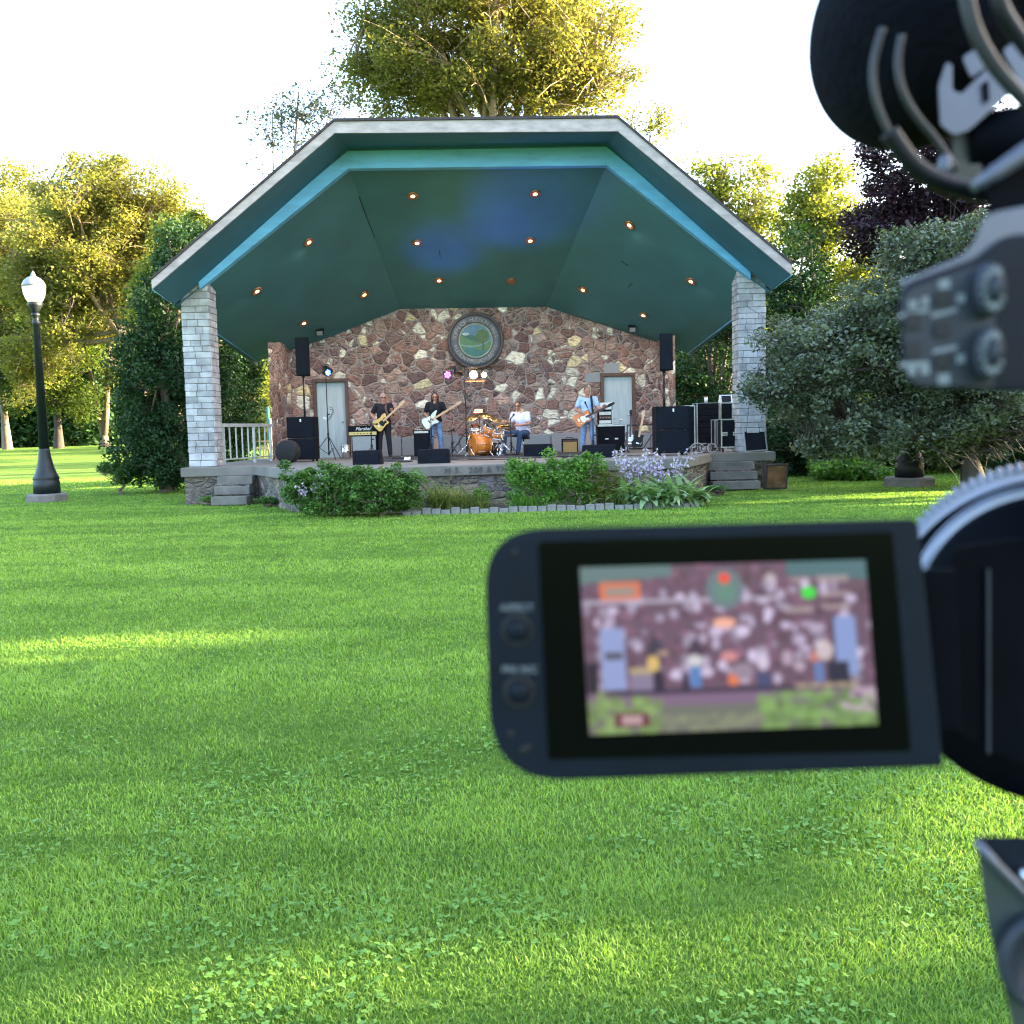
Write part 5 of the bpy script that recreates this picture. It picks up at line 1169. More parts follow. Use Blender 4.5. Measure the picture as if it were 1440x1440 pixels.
def combo(px0, px1, pt_, Y, d, label, cl, topstrip, cat='amplifier', shell='tolex'):
    x0, x1 = fx(px0, Y), fx(px1, Y); z1 = fz((px0 + px1) / 2, pt_, Y); c = Vector(((x0 + x1) / 2, Y + d / 2, ZD)); t = thing('combo_amplifier', c, label, cat)
    part('cabinet', MB().box(c + Vector((0, 0, (z1 - ZD) / 2 + .01)), (x1 - x0, d, z1 - ZD - .02)), M_[shell], t, bevel=.012)
    part('grille_cloth', MB().box((c.x, Y - .004, ZD + (z1 - ZD) * .42), (x1 - x0 - .06, .02, (z1 - ZD) * .72)), M_[cl], t)
    part('control_panel', MB().box((c.x, Y - .006, z1 - .05), (x1 - x0 - .05, .02, .05)), M_[topstrip], t)
    for i in range(5): part('knob', MB().lathe([(.011, 0), (.011, .014), (0, .014)], (c.x - .14 + .07 * i, Y - .016, z1 - .05), 8, axis=(0, -1, 0)), M_['rubber'], t)
    part('handle', MB().tube([(c.x - .1, c.y, z1), (c.x - .08, c.y, z1 + .035), (c.x + .08, c.y, z1 + .035), (c.x + .1, c.y, z1)], .01, 6), M_['rubber'], t); return t
combo(581.5, 603.5, 605, 26.2, .4, 'black bass amplifier beside the long haired player', 'grille', 'alu')
combo(790, 812.5, 617, 26.6, .28, 'tan fronted amplifier on the floor between drummer and right guitarist', 'tancloth', 'brownwood')
# right: rack and gear table behind the man in light blue
Y = 25.6; x0, x1 = fx(841, Y), fx(879, Y); z1 = fz(860, 597.5, Y); c = Vector(((x0 + x1) / 2, Y + .28, ZD))
t = thing('equipment_case', c, 'black case serving as a table behind the right guitarist', 'case')
part('box', MB().box(c + Vector((0, 0, (z1 - ZD) / 2)), (x1 - x0, .55, z1 - ZD)), M_['tolex'], t, bevel=.01)
for fx_ in (.32, .68): part('latch', MB().box((x0 + (x1 - x0) * fx_, Y - .006, ZD + (z1 - ZD) * .5), (.09, .02, .035)), M_['alu'], t, bevel=.004)
part('trim', MB().box((c.x, Y - .004, z1 - .02), (x1 - x0 + .01, .02, .03)), M_['alu'], t)
xr0, xr1 = fx(842, Y), fx(862, Y); zr0, zr1 = z1 + .0, fz(850, 576, Y)
t = thing('effects_rack', ((xr0 + xr1) / 2, Y + .2, zr0), 'open rack of effects units with bright trim on the black case', 'rack')
part('case', MB().box(((xr0 + xr1) / 2, Y + .2, (zr0 + zr1) / 2), (xr1 - xr0, .34, zr1 - zr0 - .004)), M_['tolex'], t, bevel=.006)
part('front_trim', MB().box(((xr0 + xr1) / 2, Y + .022, zr0 + .012), (xr1 - xr0, .02, .024)).box((xr1 - .012, Y + .022, (zr0 + zr1) / 2), (.022, .018, zr1 - zr0 - .03)), M_['alu'], t)
for i in range(3):
    z = zr0 + .06 + i * .11; part('rack_unit', MB().box(((xr0 + xr1) / 2 - .01, Y + .026, z + .02), (xr1 - xr0 - .06, .02, .085)), M_['grille' if i % 2 else 'alu'] if i != 1 else M_['brownwood'], t, bevel=.003)
    for k in range(4): part('knob', MB().lathe([(.01, 0), (.01, .012), (0, .012)], (xr0 + .06 + .07 * k, Y + .014, z + .02), 8, axis=(0, -1, 0)), M_['white'], t)
xh0, xh1 = fx(845, Y), fx(861, Y); zh1 = fz(850, 566, Y)
t = thing('amplifier_head', ((xh0 + xh1) / 2, Y + .18, zr1), 'small white amplifier head on top of the effects rack', 'amplifier')
part('shell', MB().box(((xh0 + xh1) / 2, Y + .18, (zr1 + zh1) / 2), (xh1 - xh0, .24, zh1 - zr1 - .004)), M_['white'], t, bevel=.01)
part('side_panel', MB().box((xh1 + .012, Y + .18, (zr1 + zh1) / 2), (.02, .22, zh1 - zr1 - .02)), M_['tolex'], t)
for i in range(3): part('knob', MB().lathe([(.014, 0), (.014, .015), (0, .015)], (xh0 + .07 + i * .08, Y + .052, (zr1 + zh1) / 2), 8, axis=(0, -1, 0)), M_['rubber'], t)
t = thing('cable_coil', (fx(868, Y), Y + .2, z1), 'loose coiled cables on top of the black case', 'cable')
mb = MB(); rnd = random.Random(3)
for k in range(4): mb.tube([Vector((fx(868 + rnd.uniform(-2, 2), Y), Y + .2, z1 + .09)) + Vector((.1 * math.cos(a * .524) * (1 + .15 * k), .05 * k - .1, .08 * math.sin(a * .524))) for a in range(13)], .006, 5)
part('loops', mb, M_['alu'], t)
# guitar stand with guitars
Y = 25.2; c = Vector((fx(898, Y), Y, ZD)); xl, xr = fx(884, Y), fx(921, Y); zt = fz(900, 597.5, Y)
t = thing('guitar_rack', c, 'black tubular guitar rack right of the right door', 'guitar stand')
part('top_bar', MB().tube([(xl, Y + .25, zt), (xr, Y + .25, zt)], .018, 8), M_['black'], t)
for x in (xl, xr): part('upright', MB().tube([(x, Y + .25, zt), (x, Y + .25, ZD + .02)], .016, 8), M_['black'], t); part('foot_bar', MB().tube([(x, Y + .35, ZD + .02), (x, Y - .1, ZD + .02)], .016, 8), M_['black'], t)
part('lower_rail', MB().tube([(xl, Y, ZD + .10), (xr, Y, ZD + .10)], .02, 8), M_['black'], t)
part('cross_brace', MB().tube([(xl + .4, Y + .2, ZD + .1), (xr, Y + .24, ZD + .5)], .012, 6), M_['black'], t)
guitar(c, 'dark guitar with pale pickguard leaning in the guitar rack', Vector((fx(886, Y), Y + .02, ZD + .34)), (.08, .18, 1), (-.1, -1, .2), 'lp', 'rosewood', .95)
guitar(c, 'black guitar with a brown neck leaning at a slant in the guitar rack', Vector((fx(897, Y), Y - .06, ZD + .34)), (.25, .18, 1), (.1, -1, .2), 'tele', 'rubber', .95)
# road cases on the right
def roadcase(px0, px1, pt_, Y, d, label, z0=None, edge=.028, casters=True, handles=0, slats=0, tilt=0):
    x0, x1 = fx(px0, Y), fx(px1, Y); zb = ZD + (.10 if casters else .0) if z0 is None else z0; z1 = fz((px0 + px1) / 2, pt_, Y)
    c = Vector(((x0 + x1) / 2, Y + d / 2, zb)); t = thing('road_case', (c.x, c.y, ZD if z0 is None else z0), label, 'road case')
    W_, H = x1 - x0, z1 - zb; e = edge
    part('box', MB().box(c + Vector((0, 0, H / 2)), (W_ - e, d - e, H - e)), M_['tolex'], t)
    for sx in (-1, 1):
        for sy in (-1, 1): part('corner_edge', MB().box(c + Vector((sx * (W_ / 2 - e / 2), sy * (d / 2 - e / 2), H / 2)), (e, e, H - 2 * e)), M_['alu'], t, bevel=.003)
    for sz in (0, 1):
        part('rim_edge', MB().box(c + Vector((0, -d / 2 + e / 2, e / 2 + sz * (H - e))), (W_, e, e)).box(c + Vector((0, d / 2 - e / 2, e / 2 + sz * (H - e))), (W_, e, e)), M_['alu'], t, bevel=.003)
    if casters and z0 is None:
        for sx in (-1, 1):
            for sy in (-1, 1): part('caster', MB().lathe([(.0, -.018), (.045, -.018), (.045, .018), (0, .018)], c + Vector((sx * W_ * .38, sy * d * .36, -.053)), 14, axis=(1, 0, 0)), M_['rubber'], t)
    for i in range(handles):
        hx = (i + .5) / handles if handles > 1 else .5; hx = (.2, .8)[i] if handles == 2 else hx
        part('handle', MB().box((x0 + W_ * hx, Y + .008, zb + H * .48), (.13, .03, .09)), M_['alu'], t, bevel=.006)
        part('handle_grip', MB().tube([(x0 + W_ * hx - .045, Y - .012, zb + H * .48), (x0 + W_ * hx + .045, Y - .012, zb + H * .48)], .01, 6), M_['rubber'], t)
    for i in range(slats): part('drawer', MB().box((c.x, Y + .01, zb + H * (i + .5) / slats), (W_ - 2.2 * e, .03, H / slats - .018)), M_['tolex'], t, bevel=.004)
    return t, (x0, x1, zb, z1)
roadcase(980, 1012.5, 566.5, 25.6, .6, 'tall black road case full of shallow drawers behind the cable heap', slats=7)
roadcase(963, 978, 570, 24.6, .5, 'narrow road case with silver edges close behind the right subwoofers')
_, q = roadcase(1013.5, 1031, 566, 26.4, .5, 'black road case standing behind, against the right pillar')
roadcase(1005, 1013.5, 590, 24.3, .45, 'narrow open framed case left of the case with two handles')
roadcase(1014, 1040, 589, 23.6, .5, 'black road case with two silver handles on its front', handles=2)
# case lid leaning on the pillar
Y = 23.1; x0, x1 = fx(1047, Y), fx(1079, Y); H = fz(1060, 598, Y) - ZD
t = thing('case_lid', ((x0 + x1) / 2, Y, ZD), 'silver rimmed black case lid leaning against the right pillar', 'case lid')
rot = Matrix.Rotation(R(-12), 3, 'X') @ Matrix.Rotation(R(-3), 3, 'Y'); cc = Vector(((x0 + x1) / 2, Y + .10, ZD + H / 2)); W_ = x1 - x0
part('panel', MB().box(cc, (W_ - .04, .03, H - .04), rot), M_['grille'], t)
for s_ in (-1, 1):
    part('rim', MB().box(cc + rot @ Vector((s_ * (W_ / 2 - .015), 0, 0)), (.03, .07, H - .004), rot), M_['alu'], t, bevel=.004); part('rim', MB().box(cc + rot @ Vector((0, 0, s_ * (H / 2 - .015))), (W_ - .062, .068, .03), rot), M_['alu'], t, bevel=.004)
# tilted mixer with silver rim on top of the rear case
Y = 26.4; x0, x1 = fx(1014, Y), fx(1030.5, Y); z0 = q[3]; z1 = fz(1020, 555, Y)
t = thing('mixer', ((x0 + x1) / 2, Y + .2, z0), 'tilted rack mixer with silver rim on top of the rear road case', 'mixer')
part('body', MB().prism([Vector((x0, Y + .02, z0)), Vector((x0 + .02, Y + .18, z1)), Vector((x0 + .02, Y + .3, z1)), Vector((x0, Y + .35, z0))], (x1 - x0, 0, 0)), M_['alu'], t, bevel=.006)
a_ = Vector((x0 + .04, Y + .03, z0 + .03)); b_2 = Vector((x0 + .05, Y + .155, z1 - .03))
part('panel', MB().prism([a_, a_ + Vector((x1 - x0 - .07, 0, 0)), b_2 + Vector((x1 - x0 - .07, 0, 0)), b_2], (0, -.02, .008)), M_['grille'], t)
# cup on the tall case
Y = 25.8; z0 = fz(996, 566.5, 25.6); c = Vector((fx(993, Y), Y, z0)); t = thing('paper_cup', c, 'white paper cup standing on the tall road case', 'cup')
part('cup', MB().lathe([(.0, 0), (.035, 0), (.05, .15), (.046, .15), (.032, .01), (0, .01)], c, 18), M_['white'], t); part('lid', MB().lathe([(.052, .145), (.053, .16), (.045, .17), (0, .17)], c, 18), M_['tancloth'], t)
# tangle of cables beside the case with handles
Y = 23.0; c = Vector((fx(992, Y), Y, ZD)); t = thing('cable_heap', c, 'heap of pale and dark red cables on the deck beside the road cases', 'cable')
for nm, m_, sd_ in (('pale_cable', 'alu', 1), ('red_cable', 'brownwood', 2)):
    rnd = random.Random(sd_); mb = MB()
    for k in range(4 if sd_ == 1 else 7):
        o_ = Vector((rnd.uniform(-.25, .25), rnd.uniform(-.1, .15), .12)); rr_ = rnd.uniform(.08, .17); tl_ = rnd.uniform(-.8, .8)
        mb.tube([c + o_ + Vector((rr_ * math.cos(a * .45), rr_ * .5 * math.sin(a * .45) * tl_, max(-.1, rr_ * .8 * math.sin(a * .45)))) for a in range(15)], .009, 5)
    part(nm, mb, M_[m_], t)
# steel drum / tin by the left door and folded chair
Y = 25.8; c = Vector((fx(485, Y), Y, ZD)); t = thing('metal_bin', c, 'small shiny metal bin at the foot of the left door', 'bin')
part('bin_body', MB().lathe([(0, 0), (.10, 0), (.115, .36), (.11, .36), (.095, .01), (0, .01)], c, 20), M_['chrome'], t); part('rim', MB().lathe([(.112, .355), (.12, .36), (.12, .375), (.11, .375)], c, 20), M_['chrome'], t)
# dark rug under the band and effects pedals
mb = MB().box((fx(690, 25.0), 24.9, ZD + .006), (5.6, 3.4, .012)); single('stage_rug', mb, mat('dark_rug', (.022, .024, .035), .95, var=.4, scale=20), (fx(690, 25), 24.9, ZD), 'dark rug spread under the band and the drum kit', 'rug')
for (px, Y, lab, m_) in ((571, 23.2, 'white effects pedal on the deck right of the man in black', 'white'), (564, 24.2, 'black effects pedalboard at the feet of the man in black', 'rubber')):
    c = Vector((fx(px, Y), Y, ZD)); t = thing('effects_pedal', c, lab, 'effects pedal'); w_ = .14 if m_ == 'white' else .5
    part('case', MB().prism([c + Vector((-w_ / 2, 0, 0)), c + Vector((-w_ / 2, .16, 0)), c + Vector((-w_ / 2, .16, .08)), c + Vector((-w_ / 2, 0, .04))], (w_, 0, 0)), M_[m_], t, bevel=.006); part('footswitch', MB().lathe([(.014, 0), (.014, .03), (0, .03)], c + Vector((0, .05, .05)), 10), M_['chrome'], t)
mb = MB(); rnd = random.Random(8)
for k in range(9):
    x = fx(530 + 38 * k, 23.5); mb.tube([(x + .5 * math.sin(i * .6 + k) + .16 * i, 22.0 + .25 * k * .3 + .35 * math.sin(i * .9 + 2 * k), ZD + .012) for i in range(9)], .009, 5)
single('stage_cables', mb, M_['rubber'], (fx(690, 23), 23, ZD), 'black cables snaking across the deck in front of the band', 'cables')
# ------------------------------------------------------------ drum kit
def drumkit():
    Y = 25.2; dc = Vector((fx(676, Y), Y, ZD))
    t = thing('drum_kit', dc, 'orange drum kit with chrome stands in the middle of the stage', 'drum kit')
    def cyl(nm, c, r_, L, ax, m_, heads=True, parent=t):
        ax = Vector(ax).normalized(); c = Vector(c); o = part(nm, MB().lathe([(r_, -L / 2), (r_, L / 2)], c, 28, axis=ax), M_[m_], parent)
        if heads:
            for s_ in (-1, 1):
                part('drum_head', MB().lathe([(0, .002), (r_ * .97, .0)] if s_ > 0 else [(r_ * .97, 0), (0, -.002)], c + ax * (L / 2 * s_), 28, axis=ax), M_['drumhead'], o)
                part('hoop', MB().lathe([(r_ * .97, -.012), (r_ * 1.05, -.012), (r_ * 1.05, .012), (r_ * .97, .012)], c + ax * (L / 2 * s_), 28, axis=ax), M_['chrome'] if nm != 'bass_drum' else M_['orangedrum'], o)
        x = ax.orthogonal().normalized(); y = ax.cross(x); lg = MB()
        for k in range(8):
            a = k * .785; d_ = x * math.cos(a) + y * math.sin(a); lg.tube([c + d_ * (r_ + .012) - ax * L * .4, c + d_ * (r_ + .012) + ax * L * .4], .006, 5); lg.ell(c + d_ * (r_ + .012), (.016, .016, .016), nu=6, nv=4)
        part('lugs', lg, M_['chrome'], o); return o
    bd = w2(674, 627, Y); bd.z = ZD + .30
    cyl('bass_drum', bd, .27, .42, (-.86, -.5, 0), 'orangedrum')
    for s_ in (-1, 1): part('spur', MB().tube([bd + Vector((.2 * s_, -.1, -.1)), bd + Vector((.36 * s_, -.28, -.29))], .011, 6), M_['chrome'], t)
    cyl('rack_tom', w2(688, 605, Y), .15, .22, (.35, -.35, .8), 'orangedrum'); cyl('rack_tom', w2(669.5, 605, Y + .3), .14, .2, (-.1, -.4, .8), 'chrome')
    cyl('floor_tom', w2(694, 632, Y + .55), .2, .36, (0, 0, 1), 'rosewood')
    sn = w2(699.5, 612, Y); cyl('snare_drum', sn, .17, .15, (.12, -.2, 1), 'orangedrum')
    def stand(c, top, m_='chrome', r_=.24, sp=0, brace=True):
        c = Vector(c); top = Vector(top); o = part('stand', MB().tube([c + Vector((0, 0, .1)), Vector((c.x, c.y, ZD + (top.z - ZD) * .7)), top], [.013, .011, .008], 7), M_[m_], t)
        for k in range(3):
            a = k * 2.094 + sp; part('stand_leg', MB().tube([c + Vector((0, 0, .32)), c + Vector((r_ * math.cos(a), r_ * math.sin(a), .015))], .011, 6), M_[m_], o)
    def cymbal(p, r_, ax=(0, -.25, 1), m_='brass'):
        part('cymbal', MB().lathe([(0, .02), (.03, .018), (.05, .004), (r_, -.012), (r_, -.016), (.05, 0), (0, .014)], p, 28, axis=ax), M_[m_], t)
    g = lambda px, Y_: Vector((fx(px, Y_), Y_, ZD))
    for px, Y_, tp, r_, ax in ((664, Y + .5, (663, 587), .22, (-.3, -.4, 1)), (687, Y + .7, (684, 584), .2, (.2, -.5, 1)), (708, Y - .1, (709, 597), .19, (.05, -.1, 1)), (700, Y + .6, (697, 590), .21, (.4, -.3, 1))):
        p = w2(tp[0], tp[1], Y_); stand(g(px, Y_), p, sp=px); cymbal(p, r_, ax)
    p = w2(709, 598.6, Y - .1); cymbal(p, .19)
    stand(g(700, Y), sn - Vector((0, 0, .08)), sp=.4); stand(g(657, Y - .25), w2(661, 612, Y - .25), sp=1.2, r_=.3); stand(g(706, Y - .35), w2(704, 606, Y - .35), sp=.2, r_=.3)
    part('tom_arm', MB().tube([bd + Vector((0, 0, .27)), w2(678, 606, Y), w2(688, 607, Y)], .012, 6), M_['chrome'], t); part('tom_arm', MB().tube([bd + Vector((-.03, 0, .27)), w2(671, 608, Y + .2)], .012, 6), M_['chrome'], t)
    part('pedal', MB().box(g(706, Y - .5) + Vector((0, 0, .03)), (.1, .26, .03), Matrix.Rotation(R(10), 3, 'X')), M_['chrome'], t)
    for (a, b) in (((704, 606), (716, 608)), ((712, 600), (723, 606))):
        pass
    for px in (663, 672, 685, 693):
        part('drum_microphone', MB().tube([w2(px, 597, Y - .25), w2(px + 2.5, 601, Y - .1)], [.022, .014], 8), M_['rubber'], t)
drumkit()
for nm, a, b in (('upper', (703, 603), (717, 607)), ('lower', (710, 612), (724, 611))):
    p, q_ = w2(a[0], a[1], 25.35), w2(b[0], b[1], 25.5)
    single('drumstick', MB().tube([p, q_], [.006, .009], 6), M_['maple'], q_, 'wooden drumstick in the drummer\'s %s hand' % ('farther' if nm == 'upper' else 'nearer'), 'drumstick', 'drumsticks')
# small red stage lamp behind the drums
c = w2(673.5, 578.5, 26.6); t = thing('red_lamp', Vector((c.x, c.y, ZD)), 'red glowing lamp bar on a stand behind the drums', 'stage lamp')
part('housing', MB().box(c + Vector((0, .06, 0)), (.30, .1, .12)), M_['black'], t, bevel=.01); part('red_lens', MB().box(c + Vector((-.01, 0, .035)), (.22, .02, .035)).box(c + Vector((-.02, 0, -.02)), (.24, .02, .035)), M_['led_red'], t)
part('pole', MB().tube([Vector((c.x, c.y + .06, ZD + .05)), c + Vector((0, .06, -.05))], .014, 6), M_['black'], t)
for k in range(3): part('leg', MB().tube([Vector((c.x, c.y + .06, ZD + .3)), Vector((c.x + .25 * math.cos(k * 2.09), c.y + .06 + .25 * math.sin(k * 2.09), ZD + .012))], .01, 5), M_['black'], t)

# ------------------------------------------------------------ lamp posts
M_['globe'] = emit('lamp_globe_glass', (1.0, .84, .62), .07, (.5, .48, .45)); M_['globe_cap'] = mat('frosted_cap', (.26, .27, .30), .35, var=.05)
def lamppost(px, Y, label, sc=1.0, htop=None):
    x, y, z = gb(px, Y); c = Vector((x, y, z)); t = thing('lamp_post', c, label, 'lamp post', 'lamp posts in the park')
    part('concrete_footing', MB().lathe([(.50 * sc, -.2), (.50 * sc, .16), (.46 * sc, .2), (0, .2)], c, 8), M_['concrete'], t, bevel=.01)
    part('base', MB().lathe([(.31, .2), (.31, .50), (.29, .52), (.31, .56), (.29, .62), (.25, .70), (.20, .85), (.155, 1.05), (.13, 1.25), (.125, 1.30)], c, 16), M_['castiron'], t)
    part('shaft', MB().lathe([(.12, 1.28), (.078, 4.30), (.095, 4.32), (.095, 4.37), (.07, 4.40), (.07, 4.50), (.10, 4.53), (.10, 4.56), (.08, 4.59)], c, 12), M_['castiron'], t)
    part('fitter', MB().lathe([(.07, 4.58), (.10, 4.66), (.165, 4.76), (.17, 4.82), (.15, 4.84)], c, 20), M_['castiron'], t)
    part('globe', MB().lathe([(.145, 4.83), (.20, 4.92), (.245, 5.05), (.262, 5.17), (.262, 5.22)], c, 28), M_['globe'], t)
    part('globe_cap', MB().lathe([(.270, 5.21), (.265, 5.27), (.22, 5.36), (.14, 5.43), (.06, 5.47), (.05, 5.52), (.025, 5.57), (0, 5.60)], c, 28), M_['globe_cap'], t)
lamppost(61.5, 24.3, 'black cast iron lamp post with glowing globe standing alone on the left lawn')
lamppost(1279, 22.1, 'black lamp post whose wide base shows under the right hand tree', 1.15)
# ------------------------------------------------------------ wood framed board by the right steps
c = gz(1090, 688, 0); t = thing('sandwich_board', c, 'worn wooden sign board leaning by the right stage block', 'sign board')
for s_, nm in ((-1, 'front_frame'), (1, 'rear_frame')):
    rot = Matrix.Rotation(R(13 * s_ * -1), 3, 'X'); cc = c + Vector((0, .12 * s_, .29)); fr = MB()
    W_, H = .46, .58
    for sx in (-1, 1): fr.box(cc + rot @ Vector((sx * W_ / 2, 0, 0)), (.04, .03, H), rot)
    for sz in (-1, 1): fr.box(cc + rot @ Vector((0, -.002, sz * (H / 2 - .02))), (W_ - .042, .03, .04), rot)
    part(nm, fr, M_['barkdark'], t); part('board', MB().box(cc, (W_ - .04, .012, H - .08), rot), M_['rust'] if s_ < 0 else M_['brownwood'], t)
# ------------------------------------------------------------ things seen beyond the railing
x, y, z = gb(372, 62)
t = thing('brick_house', (x, y, z), 'small red brick house glimpsed through the left railing', 'house')
zz = .4
part('wall', MB().box((x + 1.2, y, zz + 1.2), (4.4, 3, 2.4)), M_['brick'], t)
part('roof', MB().prism([Vector((x - 1.3, y - 1.8, zz + 2.4)), Vector((x - 1.3, y, zz + 3.5)), Vector((x - 1.3, y + 1.8, zz + 2.4))], (5, 0, 0)), M_['shingle'], t)
for dx in (-.1, .9): part('window', MB().box((x + dx, y - 1.52, zz + 1.3), (.5, .06, .9)), M_['white'], t)
p = at(378, 610, 45); single('green_pole', MB().tube([(p.x, 45, gh(p.x, 45) - .1), (p.x, 45, at(378, 572, 45).z)], .07, 8), mat('green_pole_paint', (.02, .16, .10), .5), (p.x, 45, gh(p.x, 45)), 'thin green pole beyond the left railing', 'pole')
p = at(381.5, 610, 45); single('white_pole', MB().tube([(p.x, 45, gh(p.x, 45) - .1), (p.x, 45, at(381, 588, 45).z)], .06, 8), M_['white'], (p.x, 45, gh(p.x, 45)), 'short white pole close beside the green pole', 'pole')
x, y, z = gb(352, 44); t = thing('picnic_table', (x, y, z), 'pale wooden picnic table outside the left railing', 'table')
part('top', MB().box((x, y, z + .75), (1.9, .75, .05)), M_['tancloth'], t, bevel=.01)
for s_ in (-1, 1): part('bench', MB().box((x, y + s_ * .65, z + .45), (1.9, .28, .05)), M_['tancloth'], t, bevel=.01)
for s_ in (-1, 1):
    for q2 in (-1, 1): part('leg', MB().tube([(x + s_ * .7, y + q2 * .6, z), (x + s_ * .7, y + q2 * .15, z + .73)], .04, 5), M_['tancloth'], t)
# ------------------------------------------------------------ the flower bed
bedA, bedB = gz(566, 725, 0), gz(984, 713.5, 0)
n = 31; rnd = random.Random(4); soil = MB()
P0, P1_ = bedA + Vector((-.9, .35, 0)), bedB + Vector((0, .15, 0))
soil.add([P0 + Vector((0, 0, .012)), P1_ + Vector((0, 0, .012)), Vector((pts[4].x + .2, pts[4].y + .1, .012)), Vector((pts[3].x - .3, pts[3].y + .3, .012))], [(0, 1, 2, 3)])
struct('bed_soil', soil, mat('dark_bed_soil', (.05, .035, .025), .95, var=.4, scale=10, bump=.6, bscale=30), fixn=False)
M_['cobble'] = mat('grey_granite_block', (.21, .21, .20), .85, var=.3, scale=7, bump=.6, bscale=30)
for i in range(n):
    a = bedA.lerp(bedB, (i + .5) / n); L = (bedB - bedA).length / n; c = a + Vector((0, .03 * math.sin(i * .5) + rnd.uniform(-.025, .025), 0))
    h = .12 + rnd.uniform(-.03, .025)
    mb = MB().box(c + Vector((0, 0, h / 2 - .03)), (L - .016, .13, h + .03), Matrix.Rotation(rnd.uniform(-.07, .07), 3, 'Z'))
    single('border_stone', mb, M_['cobble'], c, 'grey granite block in the low border in front of the flower bed', 'border stone', 'border stones of the flower bed', bevel=.014)
def bush(name, label, px, Y, w_, h, lm, seed, n=120, clr=.16, per=90, size=.055, cat='bush', depth=None, group=None, stems=True, zt=None):
    x, y, z = gb(px, Y); d_ = depth or w_ * .5; rs = random.Random(seed)
    return tree(name, label, (x, y, z), [(x, y, z + h * .45, w_, d_, h * .5), (x - w_ * .25, y, z + h * .62, w_ * .55, d_ * .8, h * .34), (x + w_ * .3, y, z + h * .52, w_ * .6, d_ * .8, h * .38)] + [(x + w_ * rs.uniform(-.9, .9), y + d_ * rs.uniform(-.3, .3), z + h * rs.uniform(.62, .95), w_ * .12, w_ * .12, h * rs.uniform(.16, .32)) for _ in range(14 if h > .6 else 0)],
         n, clr, per, size, lm, 'bark', .025, seed, cat=cat, nlimb=10, fork=.05, twig=.006, shell=.4, squash=.8, group=group)
bush('leafy_shrub', 'large rounded leafy shrub covering the left front corner of the stage', 460, 17.7, .85, .95, 'leaf_bush', 201, 230, .13, 90, .06, depth=.6)
bush('leafy_shrub', 'leafy shrub joined to the right side of the big left shrub', 535, 17.5, .78, .88, 'leaf_bush', 202, 190, .13, 90, .058, depth=.5)
for px, h, sd_ in ((425, 1.04, 1), (452, .98, 2), (500, 1.0, 3), (528, 1.02, 4), (582, .86, 5), (410, .92, 6)):
    pass
bush('leafy_perennial', 'tall bright green perennial in the middle right of the bed', 752, 18.25, .52, .92, 'leaf_bright', 203, 110, .14, 100, .055, depth=.22, cat='plant')
bush('leafy_perennial', 'tall green perennial below the man in light blue', 812, 18.3, .50, .95, 'leaf_bright', 204, 110, .14, 100, .055, depth=.22, cat='plant')
bush('leafy_perennial', 'small pale weed against the stage stone in mid bed', 672, 18.4, .18, .5, 'leaf_bright', 205, 26, .09, 60, .04, depth=.15, cat='plant')
bush('ferny_plant', 'feathery yellow green plant right of the tall perennials', 848, 18.2, .30, .70, 'leaf_yellow', 206, 70, .10, 110, .03, depth=.18, cat='plant')
bush('leafy_perennial', 'low leafy weed right at the foot of the left stage block', 292, 21.3, .30, .18, 'leaf_bush', 207, 26, .08, 60, .04, depth=.2, cat='plant')
bush('leafy_perennial', 'low weed at the foot of the left steps', 372, 20.3, .35, .22, 'leaf_bush', 208, 30, .08, 60, .04, depth=.2, cat='plant')
bush('leafy_perennial', 'small weed before the right steps', 1008, 20.6, .22, .16, 'leaf_bush', 209, 16, .07, 50, .04, depth=.15, cat='plant')
def blades(name, label, px, Y, n, L, wd, lm, seed, spread=.12, arch=.9, cat='plant', seg=6, lift=1.0):
    rg = random.Random(seed); x, y, z = gb(px, Y); mb = MB(); T = []
    for i in range(n):
        a = rg.uniform(0, 6.283); l_ = L * rg.uniform(.55, 1.1); w_ = wd * rg.uniform(.7, 1.2); ar = arch * rg.uniform(.5, 1.25)
        p = Vector((x + rg.gauss(0, spread), y + rg.gauss(0, spread * .6), z)); el = R(90 - rg.uniform(5, 38) / lift); side = Vector((-math.sin(a), math.cos(a), 0)); row = []
        for k in range(seg + 1):
            f_ = k / seg; ww = w_ * (math.sin(math.pi * min(1, f_ * .86 + .10)) ** .7 if wd > .03 else (1 - f_) ** .5 + .05)
            row.append((p - side * ww, p + Vector((0, 0, -.25 * ww if wd > .03 else 0)), p + side * ww)); p = p + (Vector((math.cos(a), math.sin(a), 0)) * math.cos(el) + Vector((0, 0, 1)) * math.sin(el)) * l_ / seg
            if p.z < z + .02: p.z = z + .02
            el -= ar * 2.0 / seg
        vs = [v for r_ in row for v in r_]; fs = []
        for k in range(seg): fs += [(3 * k, 3 * k + 1, 3 * k + 4, 3 * k + 3), (3 * k + 1, 3 * k + 2, 3 * k + 5, 3 * k + 4)]
        mb.add(vs, fs, 0, True); T += [min(1, max(0, rg.gauss(.5, .25)))] * len(vs)
    root = thing(name, (x, y, z), label, cat); me = mb.mesh('leaves', M_[lm], fixn=False); me.attributes.new('tint', 'FLOAT', 'POINT').data.foreach_set('value', np.array(T, np.float32)); link('leaves', me, root); return root
M_['leaf_straw'] = leafmat('daylily_blades', (.07, .12, .02), (.26, .30, .09), .35, (1.2, 1.2, .5))
M_['leaf_hosta'] = leafmat('hosta_leaves', (.09, .19, .05), (.40, .52, .28), .3, (1.1, 1.2, .6))
blades('daylily', 'arching strap leaved daylily clump with yellowish blades in mid bed', 622, 18.15, 340, .85, .010, 'leaf_straw', 1, .20, .85)
